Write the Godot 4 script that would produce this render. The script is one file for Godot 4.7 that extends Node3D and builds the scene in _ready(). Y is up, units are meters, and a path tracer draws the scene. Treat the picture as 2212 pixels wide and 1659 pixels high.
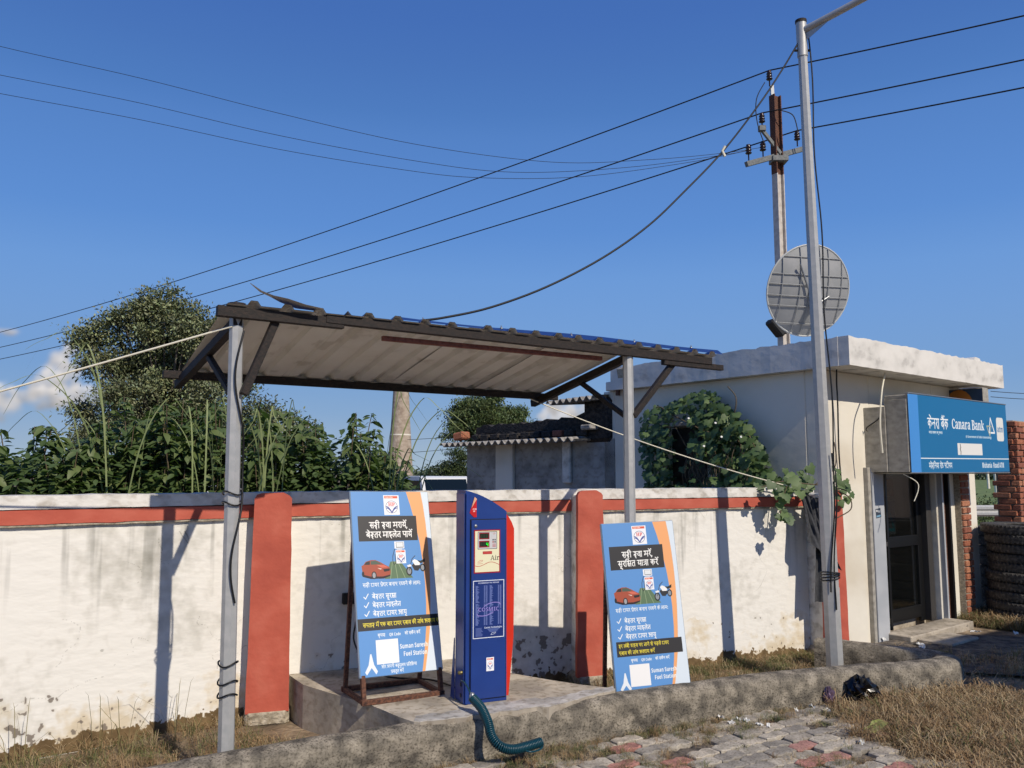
extends Node3D
# Roadside air-filling point under a tin canopy beside a bank cash-machine building.
# Metres, y up; V(x, y, depth) puts a point at "depth" metres in front of the camera (-z).

const FOCAL := 1780.0
const CENTRE := Vector2(1106.0, 829.5)
const EYE := 1.8
const PITCH := 0.10663
const KERB := 0.27

var rng := RandomNumberGenerator.new()
var M := {}
var used := {}

# ---------------------------------------------------------------- helpers
func V(x: float, y: float, d: float) -> Vector3:
	return Vector3(x, y, -d)

func ray(px: float, py: float) -> Vector3:
	var u := (px - CENTRE.x) / FOCAL
	var v := -(py - CENTRE.y) / FOCAL
	return Vector3(u, cos(PITCH) * v + sin(PITCH), -(cos(PITCH) - sin(PITCH) * v))

func at_h(px: float, py: float, h: float) -> Vector3:
	var r := ray(px, py)
	return Vector3(0, EYE, 0) + r * ((h - EYE) / r.y)

func at_d(px: float, py: float, d: float) -> Vector3:
	var r := ray(px, py)
	return Vector3(0, EYE, 0) + r * (d / -r.z)

func lin(r: float, g: float, b: float) -> Color:
	return Color(r, g, b).linear_to_srgb()

func numbered(n: String) -> String:
	var k: int = used.get(n, 0)
	used[n] = k + 1
	return n if k == 0 else "%s_%03d" % [n, k]

func tag(o: Node, label: String, category: String, group := "") -> Node:
	o.set_meta("label", label)
	o.set_meta("category", category)
	if group:
		o.set_meta("group", group)
	return o

func thing(n: String, label: String, category: String, pos := Vector3.ZERO, turn := 0.0, group := "") -> Node3D:
	var o := Node3D.new()
	o.name = numbered(n)
	add_child(o)
	o.position = pos
	o.rotation.y = turn
	tag(o, label, category, group)
	return o

func part(parent: Node, n: String, mesh: Mesh, mat: Material, xf := Transform3D()) -> MeshInstance3D:
	var o := MeshInstance3D.new()
	o.name = n
	o.mesh = mesh
	if mat:
		o.material_override = mat
	o.transform = xf
	parent.add_child(o, true)
	return o

func single(n: String, mesh: Mesh, mat: Material, label: String, category: String, group := "", xf := Transform3D()) -> MeshInstance3D:
	var o := part(self, numbered(n), mesh, mat, xf)
	tag(o, label, category, group)
	return o

func structure(n: String, mesh: Mesh, mat: Material) -> MeshInstance3D:
	var o := part(self, n, mesh, mat)
	o.set_meta("kind", "structure")
	return o

func ST() -> SurfaceTool:
	var s := SurfaceTool.new()
	s.begin(Mesh.PRIMITIVE_TRIANGLES)
	return s

func done(s: SurfaceTool) -> ArrayMesh:
	s.generate_normals()
	return s.commit()

func flat(s: SurfaceTool) -> void:
	s.set_smooth_group(-1)

func vtx(s: SurfaceTool, p: Vector3, uv := Vector2.ZERO) -> void:
	s.set_uv(uv)
	s.add_vertex(p)

func tri(s: SurfaceTool, a: Vector3, b: Vector3, c: Vector3) -> void:
	vtx(s, a); vtx(s, b); vtx(s, c)

# corners clockwise as seen from outside
func quad(s: SurfaceTool, a: Vector3, b: Vector3, c: Vector3, d: Vector3, uv := Rect2(0, 0, 1, 1)) -> void:
	var p := uv.position
	var e := uv.end
	vtx(s, a, p); vtx(s, b, Vector2(e.x, p.y)); vtx(s, c, e)
	vtx(s, a, p); vtx(s, c, e); vtx(s, d, Vector2(p.x, e.y))

func xf(pos: Vector3, turn := 0.0, tilt := 0.0, roll := 0.0) -> Transform3D:
	return Transform3D(Basis.from_euler(Vector3(tilt, turn, roll)), pos)

# box with chamfered edges, centred on the transform
func cbox(s: SurfaceTool, t: Transform3D, size: Vector3, bev := 0.004) -> void:
	flat(s)
	var h := size * 0.5
	var b := minf(bev, minf(h.x, minf(h.y, h.z)) * 0.45)
	var face := func(ax: int, sg: float) -> Array:
		var u := (ax + 1) % 3
		var w := (ax + 2) % 3
		var out := []
		for k in [[-1, -1], [1, -1], [1, 1], [-1, 1]]:
			var p := Vector3.ZERO
			p[ax] = h[ax] * sg
			p[u] = (h[u] - b) * k[0]
			p[w] = (h[w] - b) * k[1]
			out.append(t * p)
		return out
	for ax in 3:
		for sg in [-1.0, 1.0]:
			var f: Array = face.call(ax, sg)
			if sg > 0: quad(s, f[0], f[3], f[2], f[1])
			else: quad(s, f[0], f[1], f[2], f[3])
	for ax in 3:
		var u := (ax + 1) % 3
		var w := (ax + 2) % 3
		for su in [-1.0, 1.0]:
			for sw in [-1.0, 1.0]:
				var a1 := Vector3.ZERO; var a2 := Vector3.ZERO; var b1 := Vector3.ZERO; var b2 := Vector3.ZERO
				a1[ax] = -h[ax] + b; a2[ax] = h[ax] - b
				b1[ax] = a1[ax]; b2[ax] = a2[ax]
				a1[u] = h[u] * su; a1[w] = (h[w] - b) * sw
				a2[u] = a1[u]; a2[w] = a1[w]
				b1[u] = (h[u] - b) * su; b1[w] = h[w] * sw
				b2[u] = b1[u]; b2[w] = b1[w]
				if su * sw > 0: quad(s, t * a1, t * a2, t * b2, t * b1)
				else: quad(s, t * a1, t * b1, t * b2, t * a2)
	for sx in [-1.0, 1.0]:
		for sy in [-1.0, 1.0]:
			for sz in [-1.0, 1.0]:
				var p := t * Vector3(h.x * sx, (h.y - b) * sy, (h.z - b) * sz)
				var q := t * Vector3((h.x - b) * sx, h.y * sy, (h.z - b) * sz)
				var r := t * Vector3((h.x - b) * sx, (h.y - b) * sy, h.z * sz)
				if sx * sy * sz > 0: tri(s, p, r, q)
				else: tri(s, p, q, r)

func box_mesh(size: Vector3, bev := 0.004) -> ArrayMesh:
	var s := ST()
	cbox(s, Transform3D(), size, bev)
	return done(s)

# square bar between two points
func bar(s: SurfaceTool, a: Vector3, b: Vector3, w: float, h: float, bev := 0.003) -> void:
	var z := (b - a).normalized()
	var up := Vector3.UP if absf(z.y) < 0.95 else Vector3.FORWARD
	var x := up.cross(z).normalized()
	var y := z.cross(x)
	cbox(s, Transform3D(Basis(x, y, z), (a + b) * 0.5), Vector3(w, h, (b - a).length()), bev)

func bar_mesh(a: Vector3, b: Vector3, w: float, h: float) -> ArrayMesh:
	var s := ST()
	bar(s, a, b, w, h)
	return done(s)

func tube(s: SurfaceTool, pts: Array, radii: Variant, sides := 8, caps := true, smooth := true) -> void:
	s.set_smooth_group(0 if smooth else -1)
	var n := pts.size()
	var rings := []
	var up := Vector3.UP
	var t0: Vector3 = (pts[1] - pts[0]).normalized()
	if absf(t0.y) > 0.9: up = Vector3.RIGHT
	var x := up.cross(t0).normalized()
	for i in n:
		var t: Vector3 = (pts[mini(i + 1, n - 1)] - pts[maxi(i - 1, 0)]).normalized()
		x = (x - t * x.dot(t)).normalized()
		var y := t.cross(x)
		var r: float = radii[i] if radii is Array or radii is PackedFloat32Array else radii
		var ring := []
		for k in sides:
			var a := TAU * k / sides
			ring.append(pts[i] + x * cos(a) * r + y * sin(a) * r)
		rings.append(ring)
	for i in n - 1:
		for k in sides:
			var j := (k + 1) % sides
			quad(s, rings[i][k], rings[i + 1][k], rings[i + 1][j], rings[i][j], Rect2(float(k) / sides, float(i), 1.0 / sides, 1.0))
	if caps:
		s.set_smooth_group(-1)
		for k in sides:
			var j := (k + 1) % sides
			tri(s, pts[0], rings[0][k], rings[0][j])
			tri(s, pts[n - 1], rings[n - 1][j], rings[n - 1][k])

func tube_mesh(pts: Array, radii: Variant, sides := 8, smooth := true) -> ArrayMesh:
	var s := ST()
	tube(s, pts, radii, sides, true, smooth)
	return done(s)

# profile of (radius, y) turned round the y axis
func lathe(s: SurfaceTool, prof: Array, sides := 20, t := Transform3D()) -> void:
	s.set_smooth_group(0)
	for i in prof.size() - 1:
		for k in sides:
			var a := TAU * k / sides
			var b := TAU * (k + 1) / sides
			var p: Vector2 = prof[i]
			var q: Vector2 = prof[i + 1]
			quad(s, t * Vector3(p.x * cos(a), p.y, p.x * sin(a)), t * Vector3(p.x * cos(b), p.y, p.x * sin(b)), t * Vector3(q.x * cos(b), q.y, q.x * sin(b)), t * Vector3(q.x * cos(a), q.y, q.x * sin(a)))

func lathe_mesh(prof: Array, sides := 20) -> ArrayMesh:
	var s := ST()
	lathe(s, prof, sides)
	return done(s)

# polygon in the local xy plane, extruded from z0 to z1 (z1 is the front)
func prism(s: SurfaceTool, poly: PackedVector2Array, z0: float, z1: float, t := Transform3D()) -> void:
	flat(s)
	var pl := poly.duplicate()
	if Geometry2D.is_polygon_clockwise(pl):
		pl.reverse()
	var ix := Geometry2D.triangulate_polygon(pl)
	var lo := pl[0]
	var hi := pl[0]
	for p in pl:
		lo = lo.min(p); hi = hi.max(p)
	var sz := (hi - lo).max(Vector2(0.001, 0.001))
	for i in range(0, ix.size(), 3):
		var q := [pl[ix[i]], pl[ix[i + 1]], pl[ix[i + 2]]]
		if (q[1] - q[0]).cross(q[2] - q[0]) > 0:
			q = [q[0], q[2], q[1]]
		for k in 3:
			var uv: Vector2 = (q[k] - lo) / sz
			vtx(s, t * Vector3(q[k].x, q[k].y, z1), Vector2(uv.x, 1.0 - uv.y))
		for k in [0, 2, 1]:
			vtx(s, t * Vector3(q[k].x, q[k].y, z0))
	for i in pl.size():
		var a := pl[i]
		var b := pl[(i + 1) % pl.size()]
		quad(s, t * Vector3(a.x, a.y, z1), t * Vector3(b.x, b.y, z1), t * Vector3(b.x, b.y, z0), t * Vector3(a.x, a.y, z0))

func prism_mesh(poly: Array, z0: float, z1: float) -> ArrayMesh:
	var s := ST()
	prism(s, PackedVector2Array(poly), z0, z1)
	return done(s)

# a printed sheet: flat front with its picture, thin edges
func sheet_mesh(w: float, h: float) -> ArrayMesh:
	var s := ST()
	flat(s)
	quad(s, Vector3(-w / 2, h / 2, 0), Vector3(w / 2, h / 2, 0), Vector3(w / 2, -h / 2, 0), Vector3(-w / 2, -h / 2, 0))
	return done(s)

# smooth curve through points
func curve(pts: Array, per := 8) -> Array:
	var out := []
	for i in pts.size() - 1:
		var p0: Vector3 = pts[maxi(i - 1, 0)]
		var p3: Vector3 = pts[mini(i + 2, pts.size() - 1)]
		for k in per:
			out.append(pts[i].cubic_interpolate(pts[i + 1], p0, p3, float(k) / per))
	out.append(pts[-1])
	return out

func sag(a: Vector3, b: Vector3, drop: float, n := 24) -> Array:
	var out := []
	for i in n + 1:
		var t := float(i) / n
		out.append(a.lerp(b, t) - Vector3(0, drop * 4.0 * t * (1.0 - t), 0))
	return out

# ---------------------------------------------------------------- materials
func plain(c: Color, rough := 0.6, metal := 0.0) -> StandardMaterial3D:
	var m := StandardMaterial3D.new()
	m.albedo_color = c
	m.roughness = rough
	m.metallic = metal
	return m

func noise(freq: float, octaves := 4, sd := 1, kind := FastNoiseLite.TYPE_SIMPLEX_SMOOTH) -> FastNoiseLite:
	var n := FastNoiseLite.new()
	n.noise_type = kind
	n.frequency = freq
	n.fractal_octaves = octaves
	n.seed = sd
	return n

func noise_tex(stops: Array, freq: float, octaves := 5, sd := 1, size := 512) -> NoiseTexture2D:
	var t := NoiseTexture2D.new()
	t.width = size
	t.height = size
	t.seamless = true
	t.generate_mipmaps = false
	t.noise = noise(freq, octaves, sd)
	var g := Gradient.new()
	var offs := PackedFloat32Array()
	var cols := PackedColorArray()
	for i in stops.size():
		offs.append(stops[i][0])
		cols.append(stops[i][1])
	g.offsets = offs
	g.colors = cols
	t.color_ramp = g
	return t

var bumps := {}
func bump_tex(freq: float, _sd := 3) -> NoiseTexture2D:
	if not bumps.has(freq):
		bumps[freq] = noise_tex([[0.0, Color.BLACK], [1.0, Color.WHITE]], freq, 5, 77)
	return bumps[freq]

# triplanar surface whose colour wanders between the stops
func nmat(stops: Array, freq: float, scale: float, rough := 0.8, bump := 0.0, bfreq := 0.03, sd := 1, metal := 0.0) -> StandardMaterial3D:
	var m := StandardMaterial3D.new()
	m.albedo_texture = noise_tex(stops, freq, 5, sd)
	m.uv1_triplanar = true
	m.uv1_world_triplanar = true
	m.uv1_scale = Vector3.ONE * scale
	m.roughness = rough
	m.metallic = metal
	if bump > 0.0:
		m.heightmap_enabled = true
		m.heightmap_texture = bump_tex(bfreq, sd + 7)
		m.heightmap_scale = bump
	return m

# finer second pattern laid over a surface: speckle, grime, grain
func grime(m: StandardMaterial3D, low: float, freq: float, scale: float, sd := 5) -> StandardMaterial3D:
	m.detail_enabled = true
	m.detail_blend_mode = BaseMaterial3D.BLEND_MODE_MUL
	m.detail_uv_layer = BaseMaterial3D.DETAIL_UV_2
	var key := "%.2f %.3f %d" % [low, freq, sd]
	if not bumps.has(key):
		bumps[key] = noise_tex([[0.22, Color(low, low * 0.98, low * 0.95)], [0.46, Color.WHITE]], freq, 6, sd)
	m.detail_albedo = bumps[key]
	m.uv2_triplanar = true
	m.uv2_world_triplanar = true
	m.uv2_scale = Vector3.ONE * scale
	return m

func picture(img: Image, rough := 0.6) -> StandardMaterial3D:
	var m := StandardMaterial3D.new()
	m.albedo_texture = ImageTexture.create_from_image(img)
	m.roughness = rough
	m.texture_repeat = false
	return m

func leaf_mat(c: Color, back: Color, rough := 0.58) -> StandardMaterial3D:
	var m := plain(c, rough)
	m.backlight_enabled = true
	m.backlight = back
	m.cull_mode = BaseMaterial3D.CULL_DISABLED
	return m

func tinted(rough := 0.6, back := Color(0, 0, 0)) -> StandardMaterial3D:
	var m := StandardMaterial3D.new()
	m.vertex_color_use_as_albedo = true
	m.roughness = rough
	m.cull_mode = BaseMaterial3D.CULL_DISABLED
	if back != Color(0, 0, 0):
		m.backlight_enabled = true
		m.backlight = back
	return m

func scatter(parent: Node, n: String, mesh: Mesh, mat: Material, places: Array, colours := []) -> MultiMeshInstance3D:
	var mm := MultiMesh.new()
	mm.transform_format = MultiMesh.TRANSFORM_3D
	mm.use_colors = colours.size() > 0
	mm.mesh = mesh
	mm.instance_count = places.size()
	for i in places.size():
		mm.set_instance_transform(i, places[i])
		if colours.size() > 0:
			mm.set_instance_color(i, colours[i])
	var o := MultiMeshInstance3D.new()
	o.name = n
	o.multimesh = mm
	o.material_override = mat
	parent.add_child(o, true)
	return o

# ---------------------------------------------------------------- print on signs
func dab(img: Image, x: int, y: int, c: Color, a: float) -> void:
	if a <= 0.0 or x < 0 or y < 0 or x >= img.get_width() or y >= img.get_height(): return
	img.set_pixel(x, y, img.get_pixel(x, y).lerp(c, minf(a, 1.0)))

func ink(img: Image, pts: Array, w: float, c: Color) -> void:
	for i in pts.size() - 1:
		var a: Vector2 = pts[i]
		var b: Vector2 = pts[i + 1]
		var lo := a.min(b) - Vector2(w, w)
		var hi := a.max(b) + Vector2(w, w)
		for y in range(int(lo.y), int(hi.y) + 1):
			for x in range(int(lo.x), int(hi.x) + 1):
				var p := Vector2(x + 0.5, y + 0.5)
				var d := p.distance_to(Geometry2D.get_closest_point_to_segment(p, a, b))
				dab(img, x, y, c, w * 0.5 - d + 0.5)

func area(img: Image, pts: Array, c: Color) -> void:
	var poly := PackedVector2Array(pts)
	var lo := poly[0]
	var hi := poly[0]
	for p in poly:
		lo = lo.min(p); hi = hi.max(p)
	for y in range(int(lo.y), int(hi.y) + 1):
		for x in range(int(lo.x), int(hi.x) + 1):
			var n := 0
			for o in [Vector2(0.25, 0.25), Vector2(0.75, 0.25), Vector2(0.25, 0.75), Vector2(0.75, 0.75)]:
				if Geometry2D.is_point_in_polygon(Vector2(x, y) + o, poly): n += 1
			dab(img, x, y, c, n * 0.25)

func disc(img: Image, c: Vector2, rx: float, ry: float, col: Color) -> void:
	var p := []
	for k in 20:
		p.append(c + Vector2(cos(TAU * k / 20) * rx, sin(TAU * k / 20) * ry))
	area(img, p, col)

func ring(img: Image, c: Vector2, rx: float, ry: float, w: float, col: Color) -> void:
	var p := []
	for k in 25:
		p.append(c + Vector2(cos(TAU * k / 24) * rx, sin(TAU * k / 24) * ry))
	ink(img, p, w, col)

func rect(img: Image, x: float, y: float, w: float, h: float, c: Color) -> void:
	img.fill_rect(Rect2i(int(x), int(y), maxi(1, int(w)), maxi(1, int(h))), c)

# Latin letters, from the outlines of a font; x, y is the left end of the middle line
func latin(img: Image, text: String, x: float, y: float, size: float, c: Color, face := "Droid Sans", bold := true, wide := 1.0, centre := false) -> void:
	var f := SystemFont.new()
	f.font_names = PackedStringArray([face])
	f.font_weight = 700 if bold else 400
	var t := TextMesh.new()
	t.font = f
	t.text = text
	t.font_size = 48
	t.pixel_size = size / 48.0
	t.depth = 0.0
	t.curve_step = 2.0
	var arr := t.get_mesh_arrays()
	var vs: PackedVector3Array = arr[Mesh.ARRAY_VERTEX]
	var ix: PackedInt32Array = arr[Mesh.ARRAY_INDEX]
	if vs.is_empty(): return
	var left := 1e9
	var right := -1e9
	for v in vs:
		left = minf(left, v.x); right = maxf(right, v.x)
	var off := (left + right) * 0.5 if centre else left
	var lay := {}
	for i in range(0, ix.size(), 3):
		var q := []
		for k in 3:
			var v := vs[ix[i + k]]
			q.append(Vector2(x + (v.x - off) * wide, y - v.y))
		var lo: Vector2 = q[0].min(q[1]).min(q[2])
		var hi: Vector2 = q[0].max(q[1]).max(q[2])
		for py in range(int(lo.y), int(hi.y) + 1):
			for px in range(int(lo.x), int(hi.x) + 1):
				for o in 9:
					if Geometry2D.point_is_inside_triangle(Vector2(px + (o % 3 + 0.5) / 3.0, py + (o / 3 + 0.5) / 3.0), q[0], q[1], q[2]):
						var key := Vector2i(px, py)
						lay[key] = lay.get(key, 0) | (1 << o)
	for key in lay:
		var n := 0
		for o in 9:
			if lay[key] & (1 << o): n += 1
		dab(img, key.x, key.y, c, n / 9.0)

# Devanagari, drawn with a pen: [width, strokes...]; y 0 is the head line, 1 the foot of the stem
const PEN := {
	"A": [0.32, [0.16, 0, 0.16, 1]],
	"I": [0.36, [0.18, 1, 0.18, 0, 0.1, -0.28, -0.12, -0.4, -0.35, -0.28, -0.42, 0]],
	"i": [0.34, [0.16, 1, 0.16, 0, 0.22, -0.28, 0.46, -0.42, 0.74, -0.26, 0.84, 0]],
	"e": [0.0, [-0.12, 0, -0.22, -0.2, -0.5, -0.4]],
	"ai": [0.0, [-0.12, 0, -0.2, -0.2, -0.42, -0.42], [-0.14, 0, -0.3, -0.12, -0.58, -0.24]],
	"M": [0.0, [0.02, -0.36, 0.05, -0.34]],
	"u": [0.0, [-0.14, 1.0, -0.28, 1.1, -0.4, 1.24, -0.3, 1.36, -0.1, 1.36, 0.0, 1.5]],
	"U": [0.0, [-0.1, 1.35, -0.3, 1.12, -0.45, 1.2, -0.3, 1.36, -0.08, 1.3]],
	"ri": [0.0, [-0.3, 1.0, -0.5, 1.15, -0.45, 1.35, -0.2, 1.4]],
	"s": [0.9, [0.14, 0, 0.38, 0.06, 0.4, 0.34, 0.16, 0.5, 0.28, 0.62, 0.52, 1.0], [0.3, 0.52, 0.76, 0.52], [0.76, 0, 0.76, 1]],
	"h": [0.82, [0.38, 0, 0.38, 0.2, 0.6, 0.24, 0.66, 0.4, 0.46, 0.5, 0.2, 0.5, 0.18, 0.66, 0.5, 0.68, 0.56, 0.84, 0.36, 0.92, 0.56, 1.2]],
	"v": [0.8, [0.66, 0.3, 0.4, 0.24, 0.16, 0.4, 0.16, 0.62, 0.38, 0.76, 0.66, 0.6], [0.66, 0, 0.66, 1]],
	"b": [0.8, [0.66, 0.3, 0.4, 0.24, 0.16, 0.4, 0.16, 0.62, 0.38, 0.76, 0.66, 0.6], [0.26, 0.34, 0.6, 0.66], [0.66, 0, 0.66, 1]],
	"bh": [0.92, [0.08, 0.08, 0.26, 0.02, 0.32, 0.2, 0.22, 0.56, 0.1, 0.62, 0.14, 0.72, 0.26, 0.6], [0.22, 0.56, 0.78, 0.56], [0.78, 0, 0.78, 1]],
	"r": [0.6, [0.16, 0, 0.42, 0.08, 0.44, 0.34, 0.18, 0.5, 0.3, 0.62, 0.56, 1.0]],
	"y": [0.86, [0.16, 0.02, 0.36, 0.1, 0.34, 0.36, 0.18, 0.46, 0.3, 0.72, 0.72, 0.58], [0.72, 0, 0.72, 1]],
	"t": [0.8, [0.66, 0.34, 0.34, 0.34, 0.16, 0.52, 0.2, 0.82, 0.38, 1.0], [0.66, 0, 0.66, 1]],
	"m": [0.9, [0.22, 0, 0.22, 0.58, 0.1, 0.66, 0.2, 0.76, 0.28, 0.6, 0.76, 0.6], [0.76, 0, 0.76, 1]],
	"ii": [0.76, [0.46, 0, 0.46, 0.16, 0.2, 0.2, 0.2, 0.42, 0.52, 0.46, 0.62, 0.62, 0.4, 0.76, 0.24, 0.68, 0.4, 0.92, 0.58, 1.18]],
	"l": [0.92, [0.78, 0.46, 0.62, 0.34, 0.48, 0.46, 0.5, 0.72], [0.48, 0.46, 0.3, 0.32, 0.12, 0.48, 0.14, 0.76, 0.3, 0.94], [0.78, 0, 0.78, 1]],
	"j": [0.86, [0.7, 0.4, 0.34, 0.4, 0.34, 0.56, 0.16, 0.6, 0.2, 0.8, 0.42, 0.88], [0.7, 0, 0.7, 1]],
	"p": [0.8, [0.16, 0, 0.16, 0.44, 0.3, 0.6, 0.66, 0.52], [0.66, 0, 0.66, 1]],
	"T": [0.76, [0.4, 0, 0.38, 0.16, 0.16, 0.36, 0.14, 0.68, 0.36, 0.92, 0.66, 0.8]],
	"ks": [0.92, [0.14, 0.12, 0.4, 0.08, 0.36, 0.34, 0.18, 0.44, 0.44, 0.56, 0.78, 0.46], [0.44, 0.56, 0.22, 0.68, 0.26, 0.9, 0.5, 0.96, 0.56, 0.74], [0.78, 0, 0.78, 1]],
	"a": [0.98, [0.12, 0.12, 0.36, 0.06, 0.42, 0.28, 0.22, 0.42, 0.44, 0.54, 0.4, 0.84, 0.12, 0.88], [0.36, 0.44, 0.82, 0.44], [0.82, 0, 0.82, 1]],
	"n": [0.84, [0.7, 0.42, 0.26, 0.42, 0.16, 0.5, 0.26, 0.6], [0.7, 0, 0.7, 1]],
	"E": [0.8, [0.2, 0, 0.2, 0.4, 0.4, 0.54, 0.64, 0.4, 0.64, 0], [0.44, 0.52, 0.66, 1.0]],
	"kh": [1.36, [0.14, 0, 0.38, 0.06, 0.4, 0.3, 0.16, 0.46, 0.4, 0.8, 0.9, 0.7, 1.2, 0.6], [1.2, 0.3, 0.9, 0.24, 0.68, 0.42, 0.74, 0.66], [1.2, 0, 1.2, 1]],
	"k": [0.98, [0.48, 0.3, 0.26, 0.26, 0.12, 0.44, 0.24, 0.66, 0.48, 0.56], [0.48, 0.36, 0.72, 0.28, 0.86, 0.48, 0.74, 0.76], [0.48, 0, 0.48, 1]],
	"sh": [0.9, [0.12, 0.16, 0.36, 0.06, 0.38, 0.3, 0.16, 0.42, 0.3, 0.66, 0.5, 0.92], [0.76, 0, 0.76, 1]],
	"d": [0.72, [0.38, 0, 0.36, 0.16, 0.16, 0.32, 0.18, 0.56, 0.42, 0.62, 0.56, 0.48, 0.44, 0.62, 0.62, 1.1]],
	"c": [0.8, [0.1, 0.26, 0.66, 0.26], [0.22, 0.26, 0.2, 0.6, 0.42, 0.76, 0.66, 0.62], [0.66, 0, 0.66, 1]],
	"q": [0.78, [0.46, 0, 0.44, 0.16, 0.18, 0.22, 0.2, 0.44, 0.52, 0.46, 0.62, 0.66, 0.42, 0.88, 0.18, 0.78]],
	"tr": [0.8, [0.66, 0.34, 0.16, 0.4], [0.14, 0.92, 0.66, 0.58], [0.66, 0, 0.66, 1]],
	"pr": [0.8, [0.16, 0, 0.16, 0.44, 0.3, 0.6, 0.66, 0.52], [0.2, 1.0, 0.66, 0.72], [0.66, 0, 0.66, 1]],
	"kr": [0.98, [0.48, 0.3, 0.26, 0.26, 0.12, 0.44, 0.24, 0.66, 0.48, 0.56], [0.48, 0.36, 0.72, 0.28, 0.86, 0.48, 0.74, 0.76], [0.14, 1.0, 0.48, 0.76], [0.48, 0, 0.48, 1]],
	",": [0.34, [0.14, 0.9, 0.16, 1.02, 0.06, 1.2]],
	":": [0.34, [0.16, 0.3, 0.18, 0.32], [0.16, 0.86, 0.18, 0.88]],
}

# words of glyph names; returns the width; x is the left end, or the middle when centred
func deva(img: Image, text: String, x: float, y: float, size: float, c: Color, pen := 0.15, wide := 1.0, centre := false) -> float:
	var total := 0.0
	for word in text.split(" _ "):
		for g in word.split(" ", false):
			total += PEN[g][0]
		total += 0.42
	total -= 0.42
	var at := x - (total * size * wide * 0.5 if centre else 0.0)
	for word in text.split(" _ "):
		var from := at
		var no_head := 0.0
		for g in word.split(" ", false):
			var d: Array = PEN[g]
			for k in range(1, d.size()):
				var p := []
				for j in range(0, d[k].size(), 2):
					p.append(Vector2(at + d[k][j] * size * wide, y + d[k][j + 1] * size))
				ink(img, p, size * pen * (1.5 if g in ["M", ":"] else 1.0), c)
			at += d[0] * size * wide
			if g in [",", ":"]: no_head = d[0] * size * wide
		ink(img, [Vector2(from, y), Vector2(at - no_head - size * 0.02, y)], size * pen, c)
		at += 0.42 * size * wide
	return total * size * wide

func fresh(w: int, h: int, c: Color) -> Image:
	var im := Image.create(w, h, false, Image.FORMAT_RGB8)
	im.fill(c)
	return im

# oil company's card: orange strip of writing, ring with two letters and parted leaves
func oil_card(im: Image, x: float, y: float, w: float, h: float) -> void:
	rect(im, x, y, w, h, Color(0.93, 0.94, 0.95))
	rect(im, x + w * 0.07, y + h * 0.05, w * 0.86, h * 0.13, Color(0.86, 0.37, 0.25))
	deva(im, "h i n d u s t A n _ p e T r A e i l y m", x + w * 0.12, y + h * 0.085, h * 0.05, Color(0.95, 0.85, 0.8), 0.2, w / h * 0.86)
	var c := Vector2(x + w * 0.5, y + h * 0.6)
	var r := Vector2(w * 0.38, h * 0.31)
	var blue := Color(0.16, 0.24, 0.55)
	for sd in [-1.0, 1.0]:
		for k in 2:
			var p := []
			for j in 9:
				var t := j / 8.0
				p.append(c + Vector2(sd * r.x * (0.93 - 0.88 * t) * (1.0 - 0.06 * k), r.y * (-0.05 + 0.24 * k + (0.9 - 0.2 * k) * t * t)))
			ink(im, p, maxf(1.2, w * (0.055 - 0.015 * k)), blue)
	ring(im, c, r.x, r.y, maxf(1.0, w * 0.025), Color(0.35, 0.4, 0.5))
	latin(im, "HP", c.x, c.y - r.y * 0.42, w * 0.3, Color(0.83, 0.22, 0.16), "Droid Serif", true, 1.0, true)

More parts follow.
